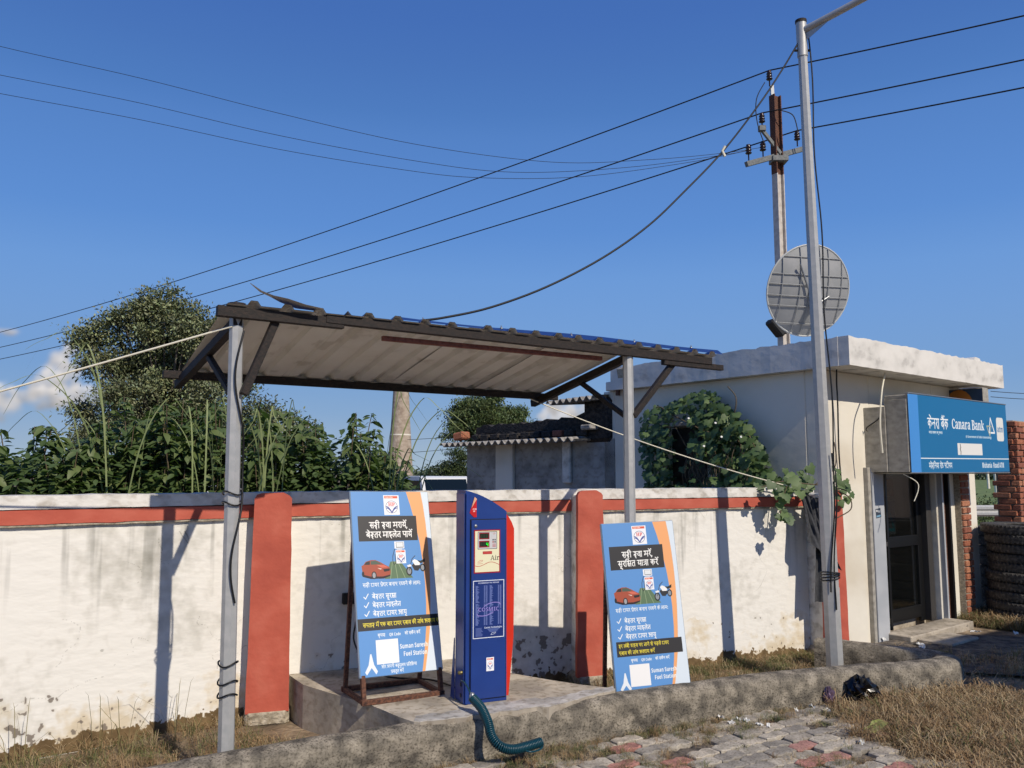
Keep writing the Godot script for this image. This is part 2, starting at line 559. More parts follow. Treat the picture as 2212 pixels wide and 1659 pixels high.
func board_picture(second: bool) -> Image:
	var W := 400.0
	var H := 800.0
	var im := fresh(400, 800, Color(0.36, 0.57, 0.80))
	var inner := [[0.71, 0.0], [0.755, 0.08], [0.80, 0.18], [0.84, 0.3], [0.862, 0.42], [0.868, 0.52], [0.86, 0.64], [0.835, 0.77], [0.79, 0.9], [0.745, 1.0]]
	var outer := [[0.905, 0.0], [0.925, 0.08], [0.94, 0.18], [0.948, 0.3], [0.945, 0.42], [0.935, 0.52], [0.915, 0.64], [0.885, 0.77], [0.83, 0.9], [0.78, 1.0]]
	var pale := [Vector2(W, 0)]
	var orange := []
	for q in outer:
		pale.append(Vector2(q[0] * W, q[1] * H))
	pale.append(Vector2(W, H))
	area(im, pale, Color(0.84, 0.89, 0.92))
	for q in inner:
		orange.append(Vector2(q[0] * W, q[1] * H))
	for k in outer.size():
		var q: Array = outer[outer.size() - 1 - k]
		orange.append(Vector2(q[0] * W, q[1] * H))
	area(im, orange, Color(0.93, 0.66, 0.43))
	oil_card(im, 0.41 * W, 0.02 * H, 0.2 * W, 0.115 * H)
	var dark := Color(0.18, 0.17, 0.165)
	var white := Color(0.96, 0.96, 0.94)
	rect(im, 0.07 * W, 0.142 * H, 0.75 * W, 0.143 * H, dark)
	if second:
		deva(im, "s h I _ h v A _ bh r e M ,", 0.455 * W, 0.178 * H, 0.032 * H, white, 0.17, 1.0, true)
		deva(im, "s u r i ks t _ y A tr A _ k r e M", 0.455 * W, 0.232 * H, 0.032 * H, white, 0.17, 1.06, true)
	else:
		deva(im, "s h I _ h v A _ bh r A y e M ,", 0.455 * W, 0.178 * H, 0.031 * H, white, 0.17, 1.0, true)
		deva(im, "b e h t r _ m A ii l e j _ p A y e M", 0.455 * W, 0.232 * H, 0.031 * H, white, 0.17, 0.98, true)
	# green lane, pump, car and motorcycle of the print
	area(im, [Vector2(0.445 * W, 0.40 * H), Vector2(0.57 * W, 0.40 * H), Vector2(0.72 * W, 0.495 * H), Vector2(0.36 * W, 0.495 * H)], Color(0.36, 0.46, 0.33))
	for k in [0.2, 0.45, 0.72]:
		ink(im, [Vector2((0.445 + 0.125 * k) * W, 0.40 * H), Vector2((0.36 + 0.36 * k) * W, 0.495 * H)], 1.5, Color(0.72, 0.78, 0.62))
	rect(im, 0.51 * W, 0.29 * H, 0.125 * W, 0.04 * H, Color(0.92, 0.93, 0.94))
	rect(im, 0.53 * W, 0.294 * H, 0.095 * W, 0.03 * H, Color(0.4, 0.42, 0.44))
	rect(im, 0.535 * W, 0.296 * H, 0.085 * W, 0.026 * H, Color(0.88, 0.9, 0.9))
	rect(im, 0.535 * W, 0.33 * H, 0.07 * W, 0.012 * H, Color(0.75, 0.78, 0.82))
	oil_card(im, 0.52 * W, 0.337 * H, 0.125 * W, 0.077 * H)
	ink(im, [Vector2(0.51 * W, 0.33 * H), Vector2(0.48 * W, 0.37 * H), Vector2(0.475 * W, 0.405 * H), Vector2(0.495 * W, 0.418 * H), Vector2(0.515 * W, 0.405 * H), Vector2(0.51 * W, 0.36 * H)], 2.5, Color(0.16, 0.16, 0.16))
	var o := Vector2(0.08 * W, 0.388 * H)
	var kx := 0.36 * W
	var ky := 0.105 * H
	var box := [o, kx, ky]
	var at := func(l: Array) -> Array:
		var r := []
		for j in range(0, l.size(), 2):
			r.append(box[0] + Vector2(l[j] * box[1], l[j + 1] * box[2]))
		return r
	area(im, at.call([0.02, 0.75, 0.05, 0.86, 0.3, 0.98, 0.75, 0.99, 0.98, 0.86, 0.98, 0.7]), Color(0.16, 0.09, 0.08))
	area(im, at.call([0.01, 0.3, 0.08, 0.24, 0.16, 0.08, 0.34, 0.0, 0.5, 0.01, 0.66, 0.13, 0.8, 0.26, 0.96, 0.4, 1.0, 0.62, 0.98, 0.8, 0.72, 0.88, 0.3, 0.86, 0.04, 0.74]), Color(0.64, 0.3, 0.2))
	area(im, at.call([0.52, 0.26, 0.78, 0.28, 0.94, 0.42, 0.7, 0.42]), Color(0.82, 0.42, 0.33))
	area(im, at.call([0.1, 0.24, 0.18, 0.1, 0.3, 0.05, 0.3, 0.24]), Color(0.16, 0.17, 0.16))
	area(im, at.call([0.33, 0.24, 0.33, 0.05, 0.5, 0.04, 0.64, 0.16, 0.7, 0.25, 0.5, 0.24]), Color(0.3, 0.36, 0.3))
	area(im, at.call([0.74, 0.5, 0.98, 0.48, 0.96, 0.6, 0.78, 0.64]), Color(0.12, 0.11, 0.11))
	area(im, at.call([0.54, 0.42, 0.7, 0.47, 0.66, 0.52]), Color(0.9, 0.84, 0.78))
	disc(im, o + Vector2(0.42 * kx, 0.8 * ky), 0.085 * kx, 0.2 * ky, Color(0.1, 0.1, 0.1))
	disc(im, o + Vector2(0.42 * kx, 0.8 * ky), 0.055 * kx, 0.15 * ky, Color(0.62, 0.63, 0.64))
	disc(im, o + Vector2(0.05 * kx, 0.72 * ky), 0.04 * kx, 0.14 * ky, Color(0.1, 0.1, 0.1))
	o = Vector2(0.635 * W, 0.365 * H)
	kx = 0.26 * W
	ky = 0.122 * H
	box[0] = o
	box[1] = kx
	box[2] = ky
	for q in [[0.16, 0.76, 0.15], [0.84, 0.62, 0.13]]:
		disc(im, o + Vector2(q[0] * kx, q[1] * ky), q[2] * kx, q[2] * kx * 1.3, Color(0.12, 0.12, 0.12))
		disc(im, o + Vector2(q[0] * kx, q[1] * ky), q[2] * kx * 0.66, q[2] * kx * 0.9, Color(0.55, 0.58, 0.6))
	area(im, at.call([0.3, 0.5, 0.4, 0.42, 0.7, 0.42, 0.74, 0.6, 0.6, 0.76, 0.42, 0.74]), Color(0.17, 0.17, 0.18))
	area(im, at.call([0.34, 0.3, 0.46, 0.22, 0.6, 0.28, 0.74, 0.36, 0.7, 0.5, 0.46, 0.5]), Color(0.93, 0.93, 0.92))
	area(im, at.call([0.6, 0.28, 0.76, 0.3, 0.98, 0.2, 0.96, 0.36, 0.74, 0.42]), Color(0.14, 0.15, 0.14))
	ink(im, [o + Vector2(0.16 * kx, 0.72 * ky), o + Vector2(0.34 * kx, 0.2 * ky), o + Vector2(0.5 * kx, 0.06 * ky)], 3.0, Color(0.2, 0.2, 0.2))
	area(im, at.call([0.06, 0.5, 0.24, 0.44, 0.3, 0.54, 0.12, 0.58]), Color(0.9, 0.9, 0.9))
	# list of benefits
	deva(im, "s h I _ T A y r _ pr e sh r _ b n A E _ r kh n e _ k e _ l A bh :", 0.085 * W, 0.515 * H, 0.0185 * H, white, 0.15, 1.06)
	var rows := ["b e h t r _ s u r ks A", "b e h t r _ m A ii l e j", "b e h t r _ T A y r _ a A y u"]
	for k in 3:
		var y := (0.575 + 0.046 * k) * H
		deva(im, rows[k], 0.19 * W, y, 0.023 * H, white, 0.16, 1.05)
		ink(im, [Vector2(0.09 * W, y + 0.012 * H), Vector2(0.11 * W, y + 0.022 * H), Vector2(0.145 * W, y - 0.004 * H)], 4.0, white)
	var yellow := Color(0.93, 0.86, 0.25)
	if second:
		rect(im, 0.05 * W, 0.705 * H, 0.9 * W, 0.088 * H, dark)
		deva(im, "h r _ l M b I _ q A ii v _ p r _ j A n e _ s e _ p h l e _ T A y r", 0.08 * W, 0.722 * H, 0.0185 * H, yellow, 0.16, 1.0)
		deva(im, "d b A v _ k I _ j A M c _ a v sh y _ k r e M", 0.08 * W, 0.762 * H, 0.0185 * H, yellow, 0.16, 1.02)
	else:
		rect(im, 0.0, 0.702 * H, W, 0.064 * H, dark)
		deva(im, "s p t A h _ m e M _ E k _ b A r _ T A y r _ d b A v _ k I _ j A M c _ a v sh y _ k r e M", 0.06 * W, 0.726 * H, 0.0195 * H, yellow, 0.16, 0.98)
	var y0 := 0.81 if second else 0.785
	deva(im, "k ri p y A", 0.23 * W, y0 * H, 0.015 * H, white, 0.16)
	latin(im, "QR Code", 0.37 * W, (y0 + 0.008) * H, 0.022 * H, white, "Droid Sans", true, 0.8)
	deva(im, "k A e _ s k ai n _ k r e M", 0.56 * W, y0 * H, 0.015 * H, white, 0.16)
	rect(im, 0.2 * W, (y0 + 0.032) * H, 0.27 * W, 0.125 * H, Color(0.93, 0.93, 0.92))
	latin(im, "Suman Suresh", 0.49 * W, (y0 + 0.075) * H, 0.033 * H, white, "Droid Sans", true, 0.78)
	latin(im, "Fuel Station", 0.53 * W, (y0 + 0.115) * H, 0.033 * H, white, "Droid Sans", true, 0.78)
	# folded hands
	var hand := Color(0.9, 0.92, 0.93)
	var hy := 0.885 * H
	area(im, [Vector2(0.125 * W, hy), Vector2(0.14 * W, hy), Vector2(0.165 * W, hy + 0.055 * H), Vector2(0.205 * W, hy + 0.09 * H), Vector2(0.185 * W, hy + 0.105 * H), Vector2(0.135 * W, hy + 0.07 * H), Vector2(0.075 * W, hy + 0.105 * H), Vector2(0.055 * W, hy + 0.09 * H), Vector2(0.1 * W, hy + 0.055 * H)], hand)
	if not second:
		deva(im, "a A e r _ a p n I _ b h u m U l y _ pr i t i kr y A", 0.25 * W, 0.948 * H, 0.0145 * H, white, 0.15, 1.0)
		deva(im, "pr s t u t _ k r e M", 0.36 * W, 0.976 * H, 0.0145 * H, white, 0.15, 1.0)
	return im

func bank_picture() -> Image:
	var im := fresh(1012, 324, Color(0.05, 0.42, 0.63))
	var w := Color(0.93, 0.95, 0.96)
	rect(im, 0, 0, 88, 324, Color(0.27, 0.56, 0.84))
	deva(im, "k e n r A _ b ai M k", 168, 96, 40, w, 0.15, 1.0)
	deva(im, "bh A r t _ s r k A r _ k A _ u p k r m", 176, 150, 9, w, 0.2, 1.2)
	latin(im, "Canara Bank", 404, 112, 62, w, "Droid Serif", true, 0.86)
	latin(im, "(A Government of India Undertaking)", 540, 165, 15, w, "Droid Sans", true, 1.05)
	ink(im, [Vector2(822, 74), Vector2(862, 142), Vector2(800, 142), Vector2(822, 74)], 8.0, w)
	ink(im, [Vector2(776, 112), Vector2(826, 112), Vector2(806, 158), Vector2(776, 112)], 7.0, Color(0.66, 0.68, 0.6))
	var bx := []
	for k in 4:
		var c: Vector2 = [Vector2(956, 82), Vector2(956, 166), Vector2(902, 166), Vector2(902, 82)][k]
		for j in 5:
			var a := -PI / 2 + k * PI / 2 + j * PI / 8
			bx.append(c + Vector2(cos(a), sin(a)) * 14.0)
	area(im, bx, Color(0.88, 0.89, 0.87))
	latin(im, "atm", 929, 124, 40, Color(0.25, 0.45, 0.62), "Droid Sans", true, 0.9, true)
	rect(im, 448, 196, 262, 52, Color(0.9, 0.9, 0.88))
	ink(im, [Vector2(476, 202), Vector2(480, 214), Vector2(474, 222), Vector2(480, 234), Vector2(478, 244)], 7.0, Color(0.42, 0.42, 0.4))
	rect(im, 88, 262, 924, 4, w)
	deva(im, "m A e h i n y A _ r A e q _ E T I E m", 160, 284, 21, w, 0.16, 1.0)
	latin(im, "Mohania  Road ATM", 700, 294, 34, w, "Droid Sans", true, 0.78)
	return im

func panel_picture() -> Image:
	var im := fresh(240, 360, Color(0.60, 0.11, 0.16))
	rect(im, 10, 10, 220, 340, Color(0.90, 0.88, 0.74))
	rect(im, 34, 16, 176, 146, Color(0.2, 0.2, 0.2))
	rect(im, 38, 20, 168, 138, Color(0.78, 0.78, 0.78))
	for y in [24, 92]:
		rect(im, 46, y, 94, 56, Color(0.55, 0.16, 0.18))
		rect(im, 54, y + 9, 78, 38, Color(0.10, 0.13, 0.09))
		for k in 3:
			rect(im, 60 + 24 * k, y + 14, 16, 28, Color(0.15, 0.21, 0.13))
	for k in 4:
		rect(im, 168 + 18 * (k % 2), 80 + 18 * (k / 2), 12, 12, [Color(0.3, 0.3, 0.3), Color(0.3, 0.3, 0.3), Color(0.6, 0.2, 0.2), Color(0.2, 0.2, 0.2)][k])
	for k in 3:
		rect(im, 168, 120 + 10 * k, 32, 5, Color(0.7, 0.35, 0.35))
	ink(im, [Vector2(172, 34), Vector2(186, 28), Vector2(194, 34), Vector2(178, 42)], 3.0, Color(0.75, 0.5, 0.48))
	rect(im, 80, 180, 84, 24, Color(0.65, 0.12, 0.14))
	rect(im, 86, 185, 72, 14, Color(0.76, 0.28, 0.26))
	latin(im, "Air", 150, 236, 54, Color(0.13, 0.12, 0.1), "Droid Serif", false, 1.0)
	var p := []
	for k in 21:
		p.append(Vector2(12 + 216 * k / 20.0, 286 - 16 * sin(k * 0.3 - 2.4)))
	ink(im, p, 4.0, Color(0.7, 0.2, 0.16))
	ink(im, [Vector2(34, 268), Vector2(56, 254), Vector2(80, 252), Vector2(76, 262), Vector2(40, 272)], 2.5, Color(0.75, 0.35, 0.3))
	ink(im, [Vector2(32, 282), Vector2(80, 280)], 3.0, Color(0.75, 0.4, 0.35))
	return im

func chart_picture() -> Image:
	var im := fresh(280, 470, Color(0.88, 0.9, 0.93))
	rect(im, 6, 6, 268, 458, Color(0.06, 0.17, 0.43))
	latin(im, "RECOMMENDED TYRE PRESSURE", 140, 22, 15, Color(0.9, 0.9, 0.94), "Droid Sans", true, 0.82, true)
	var r := RandomNumberGenerator.new()
	r.seed = 5
	for c in 2:
		var x := 20 + 126 * c
		for k in 46:
			var y := 44 + k * 7
			if k == 20 + 8 * c: continue
			rect(im, x + 4, y, r.randi_range(12, 34), 4, Color(0.46, 0.52, 0.74))
			rect(im, x + 44, y + 2, 34, 1, Color(0.12, 0.24, 0.5))
			rect(im, x + 80, y, 9, 4, Color(0.5, 0.55, 0.76))
			rect(im, x + 98, y, 9, 4, Color(0.5, 0.55, 0.76))
		for d in [0, 76, 94, 112]:
			rect(im, x + d, 36, 1, 330, Color(0.45, 0.5, 0.72))
	var sw := Color(0.55, 0.5, 0.76)
	rect(im, 48, 220, 186, 34, Color(0.07, 0.18, 0.44))
	latin(im, "COSMIC", 140, 238, 44, sw, "Droid Sans", true, 1.12, true)
	for sd in [-1.0, 1.0]:
		var q := []
		for k in 14:
			var t := k / 13.0
			q.append(Vector2(140, 237) + Vector2(-40 + 136 * t, -26 - 22 * t - 14 * sin(t * PI)) * sd)
		q.append(Vector2(140, 237) + Vector2(104, -34) * sd)
		ink(im, q, 7.0, sw)
	latin(im, "Cosmic Technologies", 182, 386, 19, Color(0.88, 0.9, 0.95), "Droid Sans", true, 0.85, true)
	for k in 4:
		rect(im, 130 + 6 * k, 398 + 7 * k, 104 - 12 * k, 3, Color(0.45, 0.52, 0.74))
	for k in 10:
		rect(im, 24, 386 + 7 * k, r.randi_range(40, 66), 3, Color(0.42, 0.48, 0.7))
	ink(im, [Vector2(160, 446), Vector2(172, 430), Vector2(204, 428), Vector2(196, 440), Vector2(164, 446)], 3.0, Color(0.85, 0.87, 0.92))
	return im

# ---------------------------------------------------------------- the scene
const TH := 0.6722          # turn of the bank building
var FR := Vector3(cos(TH), 0, -sin(TH))    # along its front, to the right
var SD := Vector3(-sin(TH), 0, -cos(TH))   # along its side, away
var NF := Vector3(sin(TH), 0, cos(TH))     # out of its front
var ROOF_O := V(3.285, 0, 8.224)           # corner of the roof slab above the ground
var C0: Vector3                            # corner of the walls
var WALL := [[-4.92, 4.13], [-1.85, 6.36], [0.62, 7.42], [3.05, 8.45]]

func _ready() -> void:
	rng.seed = 20240611
	C0 = ROOF_O - NF * 0.26 + FR * 0.12
	var cam := Camera3D.new()
	cam.name = "camera"
	cam.fov = rad_to_deg(2.0 * atan(829.5 / FOCAL))
	cam.position = Vector3(0, EYE, 0)
	cam.rotation.x = PITCH
	cam.near = 0.05
	cam.far = 3000.0
	add_child(cam)
	var env := Environment.new()
	env.tonemap_mode = Environment.TONE_MAPPER_LINEAR
	env.tonemap_exposure = 1.0
	env.background_mode = Environment.BG_SKY
	env.sdfgi_enabled = true
	env.ssao_enabled = true
	env.ssil_enabled = true
	var pm := PanoramaSkyMaterial.new()
	pm.panorama = sky_picture()
	var sky := Sky.new()
	sky.sky_material = pm
	env.sky = sky
	env.background_energy_multiplier = 1.0
	var we := WorldEnvironment.new()
	we.name = "world"
	we.environment = env
	add_child(we)
	var sun := DirectionalLight3D.new()
	sun.name = "sun"
	var el := deg_to_rad(39.5)
	var az := deg_to_rad(36.5)
	add_child(sun)
	sun.look_at_from_position(Vector3.ZERO, V(-sin(az) * cos(el), -sin(el), cos(az) * cos(el)))
	sun.light_energy = 1.3
	sun.light_color = Color(1.0, 0.955, 0.89)
	sun.light_angular_distance = 0.5
	sun.shadow_enabled = true
	materials()
	terrain()
	paving()
	kerb_and_slab()
	boundary_wall()
	canopy()
	bank_building()
	bank_sign()
	shed()
	sign_boards()
	air_pump()
	street_lamp()
	power_pole()
	dish()
	brick_ruin()
	tyres()
	background()
	shrubs()
	trees()
	vines()
	weeds()
	small_things()

# clear afternoon sky, paler towards the horizon, a few heaps of cloud low down
func sky_picture() -> ImageTexture:
	var W := 2048
	var H := 1024
	var im := Image.create(W, H, false, Image.FORMAT_RGBF)
	var air := [[-90.0, 0.42, 0.38, 0.32], [-0.2, 0.42, 0.38, 0.32], [0.0, 0.66, 0.735, 0.795], [2.0, 0.60, 0.695, 0.80], [4.0, 0.53, 0.66, 0.81], [6.6, 0.475, 0.63, 0.82], [10.1, 0.452, 0.62, 0.84], [13.2, 0.425, 0.605, 0.845], [16.5, 0.37, 0.56, 0.825], [18.3, 0.358, 0.545, 0.812], [22.7, 0.33, 0.51, 0.775], [24.2, 0.308, 0.487, 0.752], [27.1, 0.287, 0.457, 0.728], [29.8, 0.27, 0.435, 0.715], [45.0, 0.22, 0.375, 0.655], [90.0, 0.17, 0.31, 0.58]]
	for y in H:
		var e := 90.0 - (y + 0.5) / H * 180.0
		for i in air.size() - 1:
			if e >= air[i][0] and e <= air[i + 1][0]:
				var t: float = (e - air[i][0]) / (air[i + 1][0] - air[i][0])
				im.fill_rect(Rect2i(0, y, W, 1), Color(lerpf(air[i][1], air[i + 1][1], t), lerpf(air[i][2], air[i + 1][2], t), lerpf(air[i][3], air[i + 1][3], t)).srgb_to_linear())
				break
	var n := noise(0.035, 5, 11)
	var puffs := []   # direction of each heap as a picture point, its radii in pixels of the photograph
	for p in [[128, 768, 26, 20], [140, 800, 40, 34], [105, 826, 48, 28], [150, 752, 18, 15], [165, 850, 72, 22], [90, 852, 66, 18], [0, 848, 26, 22], [-40, 870, 70, 26], [8, 712, 22, 5],
			[1205, 905, 56, 36], [1165, 930, 56, 20], [1250, 886, 32, 26], [1270, 920, 44, 24], [1195, 872, 22, 18], [1235, 945, 130, 14], [2420, 900, 120, 40], [-300, 860, 120, 40], [640, 930, 60, 8], [2700, 840, 90, 36], [-600, 800, 140, 50]]:
		var r := ray(p[0], p[1]).normalized()
		puffs.append([fposmod(atan2(r.x, -r.z) / TAU, 1.0) * W, acos(r.y) / PI * H, p[2] / FOCAL / TAU * W, p[3] / FOCAL / PI * H])
	for y in range(int(H * 0.4), int(H * 0.5)):
		for q in puffs:
			var dy: float = (y - q[1]) / q[3]
			if dy > 0.0: dy *= 0.7
			if absf(dy) > 1.6: continue
			for xx in range(int(q[0] - q[2] * 1.6), int(q[0] + q[2] * 1.6) + 1):
				var x := posmod(xx, W)
				var dx: float = (xx - q[0]) / q[2]
				var d := 1.0 - 0.5 * (dx * dx + dy * dy)
				var f := n.get_noise_2d(xx * 5.0, y * 5.0)
				var a := smoothstep(0.0, 1.0, (d - 0.5 + f * 0.42) * 2.3)
				if a > 0.01:
					var g := clampf(0.80 - 0.16 * dy + 0.12 * n.get_noise_2d(xx * 4.0 + 90, y * 4.0 - 6), 0.62, 0.98)
					im.set_pixel(x, y, im.get_pixel(x, y).lerp(Color(g, g * 0.975, g * 0.96).srgb_to_linear(), a * 0.74))
	return ImageTexture.create_from_image(im)

func materials() -> void:
	var g := func(a: float, b: float, c: float) -> Color: return lin(a, b, c)
	M.soil = nmat([[0.2, g.call(0.13, 0.095, 0.06)], [0.5, g.call(0.24, 0.18, 0.115)], [0.8, g.call(0.34, 0.265, 0.18)]], 0.012, 0.35, 0.95, 2.0, 0.05, 2)
	M.shaded_soil = nmat([[0.2, g.call(0.05, 0.045, 0.04)], [0.5, g.call(0.12, 0.1, 0.08)], [0.8, g.call(0.2, 0.165, 0.12)]], 0.02, 0.5, 0.95, 2.5, 0.06, 4)
	M.field = nmat([[0.25, g.call(0.08, 0.12, 0.03)], [0.6, g.call(0.14, 0.2, 0.05)], [0.85, g.call(0.2, 0.22, 0.08)]], 0.02, 0.08, 0.95, 3.0, 0.05, 5)
	M.kerb = grime(nmat([[0.2, g.call(0.075, 0.066, 0.052)], [0.4, g.call(0.15, 0.132, 0.102)], [0.58, g.call(0.25, 0.218, 0.165)], [0.85, g.call(0.38, 0.335, 0.26)]], 0.016, 0.8, 0.95, 0.6, 0.04, 21), 0.5, 0.05, 2.1, 8)
	M.slab = nmat([[0.2, g.call(0.28, 0.245, 0.195)], [0.5, g.call(0.40, 0.35, 0.275)], [0.8, g.call(0.50, 0.44, 0.35)]], 0.008, 0.6, 0.85, 0.25, 0.05, 22)
	M.skim = nmat([[0.2, g.call(0.30, 0.285, 0.26)], [0.5, g.call(0.42, 0.40, 0.37)], [0.8, g.call(0.52, 0.50, 0.46)]], 0.012, 0.7, 0.85, 0.4, 0.05, 23)
	M.red = nmat([[0.2, g.call(0.41, 0.078, 0.046)], [0.5, g.call(0.47, 0.094, 0.055)], [0.8, g.call(0.52, 0.125, 0.078)]], 0.008, 0.7, 0.75, 0.3, 0.03, 31)
	M.white = nmat([[0.2, g.call(0.48, 0.46, 0.42)], [0.4, g.call(0.66, 0.64, 0.59)], [0.7, g.call(0.76, 0.735, 0.68)]], 0.014, 0.7, 0.85, 0.5, 0.03, 32)
	M.plaster_tan = nmat([[0.2, g.call(0.26, 0.22, 0.16)], [0.5, g.call(0.42, 0.37, 0.28)], [0.8, g.call(0.56, 0.5, 0.4)]], 0.02, 1.2, 0.92, 1.2, 0.04, 33)
	M.bank_front = nmat([[0.2, g.call(0.62, 0.56, 0.45)], [0.45, g.call(0.72, 0.675, 0.57)], [0.8, g.call(0.76, 0.72, 0.62)]], 0.004, 0.4, 0.85, 0.25, 0.03, 34)
	M.bank_side = M.bank_front
	M.parapet = nmat([[0.18, g.call(0.36, 0.345, 0.32)], [0.32, g.call(0.6, 0.585, 0.54)], [0.55, g.call(0.69, 0.67, 0.62)], [0.8, g.call(0.73, 0.71, 0.66)]], 0.014, 0.5, 0.9, 0.2, 0.04, 36)
	M.shed_wall = nmat([[0.2, g.call(0.22, 0.215, 0.2)], [0.5, g.call(0.34, 0.33, 0.31)], [0.8, g.call(0.42, 0.41, 0.385)]], 0.01, 0.5, 0.92, 0.6, 0.04, 37)
	M.galvanised = nmat([[0.2, g.call(0.41, 0.415, 0.405)], [0.5, g.call(0.445, 0.45, 0.435)], [0.8, g.call(0.49, 0.485, 0.47)]], 0.02, 1.3, 0.48, 0.0, 0.03, 41, 0.35)
	M.pole_paint = nmat([[0.2, g.call(0.42, 0.375, 0.325)], [0.5, g.call(0.52, 0.48, 0.43)], [0.8, g.call(0.6, 0.56, 0.51)]], 0.02, 0.8, 0.7, 0.0, 0.03, 40)
	M.rust = nmat([[0.25, g.call(0.045, 0.022, 0.016)], [0.5, g.call(0.11, 0.045, 0.027)], [0.8, g.call(0.2, 0.085, 0.045)]], 0.03, 2.5, 0.85, 0.4, 0.08, 42)
	M.dark_steel = nmat([[0.25, g.call(0.008, 0.006, 0.005)], [0.5, g.call(0.014, 0.01, 0.008)], [0.8, g.call(0.035, 0.02, 0.014)]], 0.03, 2.5, 0.75, 0.2, 0.08, 43)
	M.red_oxide = nmat([[0.25, g.call(0.15, 0.045, 0.03)], [0.6, g.call(0.26, 0.085, 0.055)]], 0.03, 2.0, 0.75, 0.2, 0.08, 44)
	M.roof_under = nmat([[0.2, g.call(0.52, 0.49, 0.42)], [0.34, g.call(0.68, 0.655, 0.59)], [0.75, g.call(0.73, 0.71, 0.645)]], 0.008, 0.6, 0.7, 0.0, 0.04, 45)
	M.roof_blue = plain(Color(0.12, 0.22, 0.44), 0.35)
	M.asbestos = nmat([[0.25, g.call(0.16, 0.15, 0.135)], [0.5, g.call(0.3, 0.285, 0.26)], [0.8, g.call(0.42, 0.4, 0.37)]], 0.03, 0.8, 0.92, 0.4, 0.05, 46)
	M.black_brick = nmat([[0.25, g.call(0.012, 0.011, 0.01)], [0.55, g.call(0.035, 0.03, 0.027)], [0.85, g.call(0.09, 0.07, 0.055)]], 0.03, 1.0, 0.95, 1.5, 0.06, 47)
	M.black = plain(Color(0.035, 0.035, 0.037), 0.5)
	M.rubber_black = plain(Color(0.07, 0.07, 0.07), 0.6)
	M.wire = plain(Color(0.06, 0.06, 0.065), 0.6)
	M.rope = plain(Color(0.86, 0.84, 0.76), 0.6)
	M.steel = plain(Color(0.62, 0.63, 0.63), 0.35, 0.7)
	M.pump_blue = nmat([[0.2, Color(0.105, 0.215, 0.475)], [0.8, Color(0.12, 0.24, 0.51)]], 0.006, 1.0, 0.33, 0.0, 0.03, 51)
	M.pump_dark = M.pump_blue
	M.pump_red = nmat([[0.2, Color(0.78, 0.17, 0.09)], [0.8, Color(0.84, 0.21, 0.11)]], 0.006, 1.0, 0.35, 0.0, 0.03, 52)
	M.hose = plain(Color(0.03, 0.23, 0.28), 0.35)
	M.glass = plain(Color(0.05, 0.06, 0.06, 0.5), 0.05)
	M.glass.transparency = BaseMaterial3D.TRANSPARENCY_ALPHA
	M.aluminium = plain(Color(0.28, 0.27, 0.26), 0.5, 0.4)
	M.door_black = plain(Color(0.05, 0.05, 0.05), 0.45)
	M.acp = nmat([[0.2, g.call(0.38, 0.40, 0.42)], [0.8, g.call(0.46, 0.475, 0.49)]], 0.006, 0.8, 0.5, 0.0, 0.03, 53)
	M.box_metal = nmat([[0.2, g.call(0.24, 0.225, 0.19)], [0.5, g.call(0.33, 0.31, 0.265)], [0.8, g.call(0.4, 0.375, 0.32)]], 0.02, 1.2, 0.6, 0.0, 0.03, 54)
	M.tyre = nmat([[0.25, g.call(0.022, 0.021, 0.02)], [0.55, g.call(0.05, 0.047, 0.043)], [0.85, g.call(0.13, 0.12, 0.1)]], 0.02, 2.0, 0.85, 0.3, 0.08, 61)
	M.mortar = nmat([[0.2, g.call(0.2, 0.17, 0.13)], [0.8, g.call(0.42, 0.36, 0.28)]], 0.03, 2.0, 0.95, 1.5, 0.06, 62)
	M.brick = []
	for k in 4:
		var c: Array = [[0.36, 0.12, 0.065], [0.44, 0.155, 0.08], [0.30, 0.10, 0.06], [0.48, 0.2, 0.11]][k]
		M.brick.append(nmat([[0.2, lin(c[0] * 0.65, c[1] * 0.65, c[2] * 0.65)], [0.5, lin(c[0], c[1], c[2])], [0.85, lin(c[0] * 1.15, c[1] * 1.3, c[2] * 1.4)]], 0.02, 3.0, 0.92, 0.8, 0.06, 63 + k))
	M.paver = []
	for k in 6:
		var c: Array = [[0.33, 0.295, 0.24], [0.40, 0.36, 0.29], [0.28, 0.255, 0.215], [0.44, 0.39, 0.31], [0.42, 0.2, 0.16], [0.38, 0.2, 0.165]][k]
		M.paver.append(nmat([[0.2, lin(c[0] * 0.72, c[1] * 0.72, c[2] * 0.72)], [0.5, lin(c[0], c[1], c[2])], [0.85, lin(minf(c[0] * 1.3, 0.6), c[1] * 1.3, c[2] * 1.3)]], 0.008, 1.6, 0.93, 0.15, 0.06, 70 + k))
	for n in ["soil", "shaded_soil", "slab", "skim", "plaster_tan"]:
		grime(M[n], 0.85, 0.02, 1.4, 9)
	for n in ["white", "shed_wall", "asbestos"]:
		grime(M[n], 0.84, 0.014, 1.1, 10)
	for p in M.paver + M.brick:
		grime(p, 0.8, 0.03, 3.0, 9)
	M.zinc = nmat([[0.2, g.call(0.1, 0.11, 0.108)], [0.8, g.call(0.19, 0.2, 0.195)]], 0.02, 1.5, 0.6, 0.0, 0.03, 49)
	M.leaf = []
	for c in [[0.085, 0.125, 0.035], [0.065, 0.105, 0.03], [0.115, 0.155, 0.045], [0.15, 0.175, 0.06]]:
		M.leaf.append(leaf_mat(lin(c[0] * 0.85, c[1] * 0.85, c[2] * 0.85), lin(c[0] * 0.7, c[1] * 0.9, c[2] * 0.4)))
	M.leaf_red = leaf_mat(lin(0.2, 0.05, 0.03), lin(0.12, 0.02, 0.01))
	M.vine = []
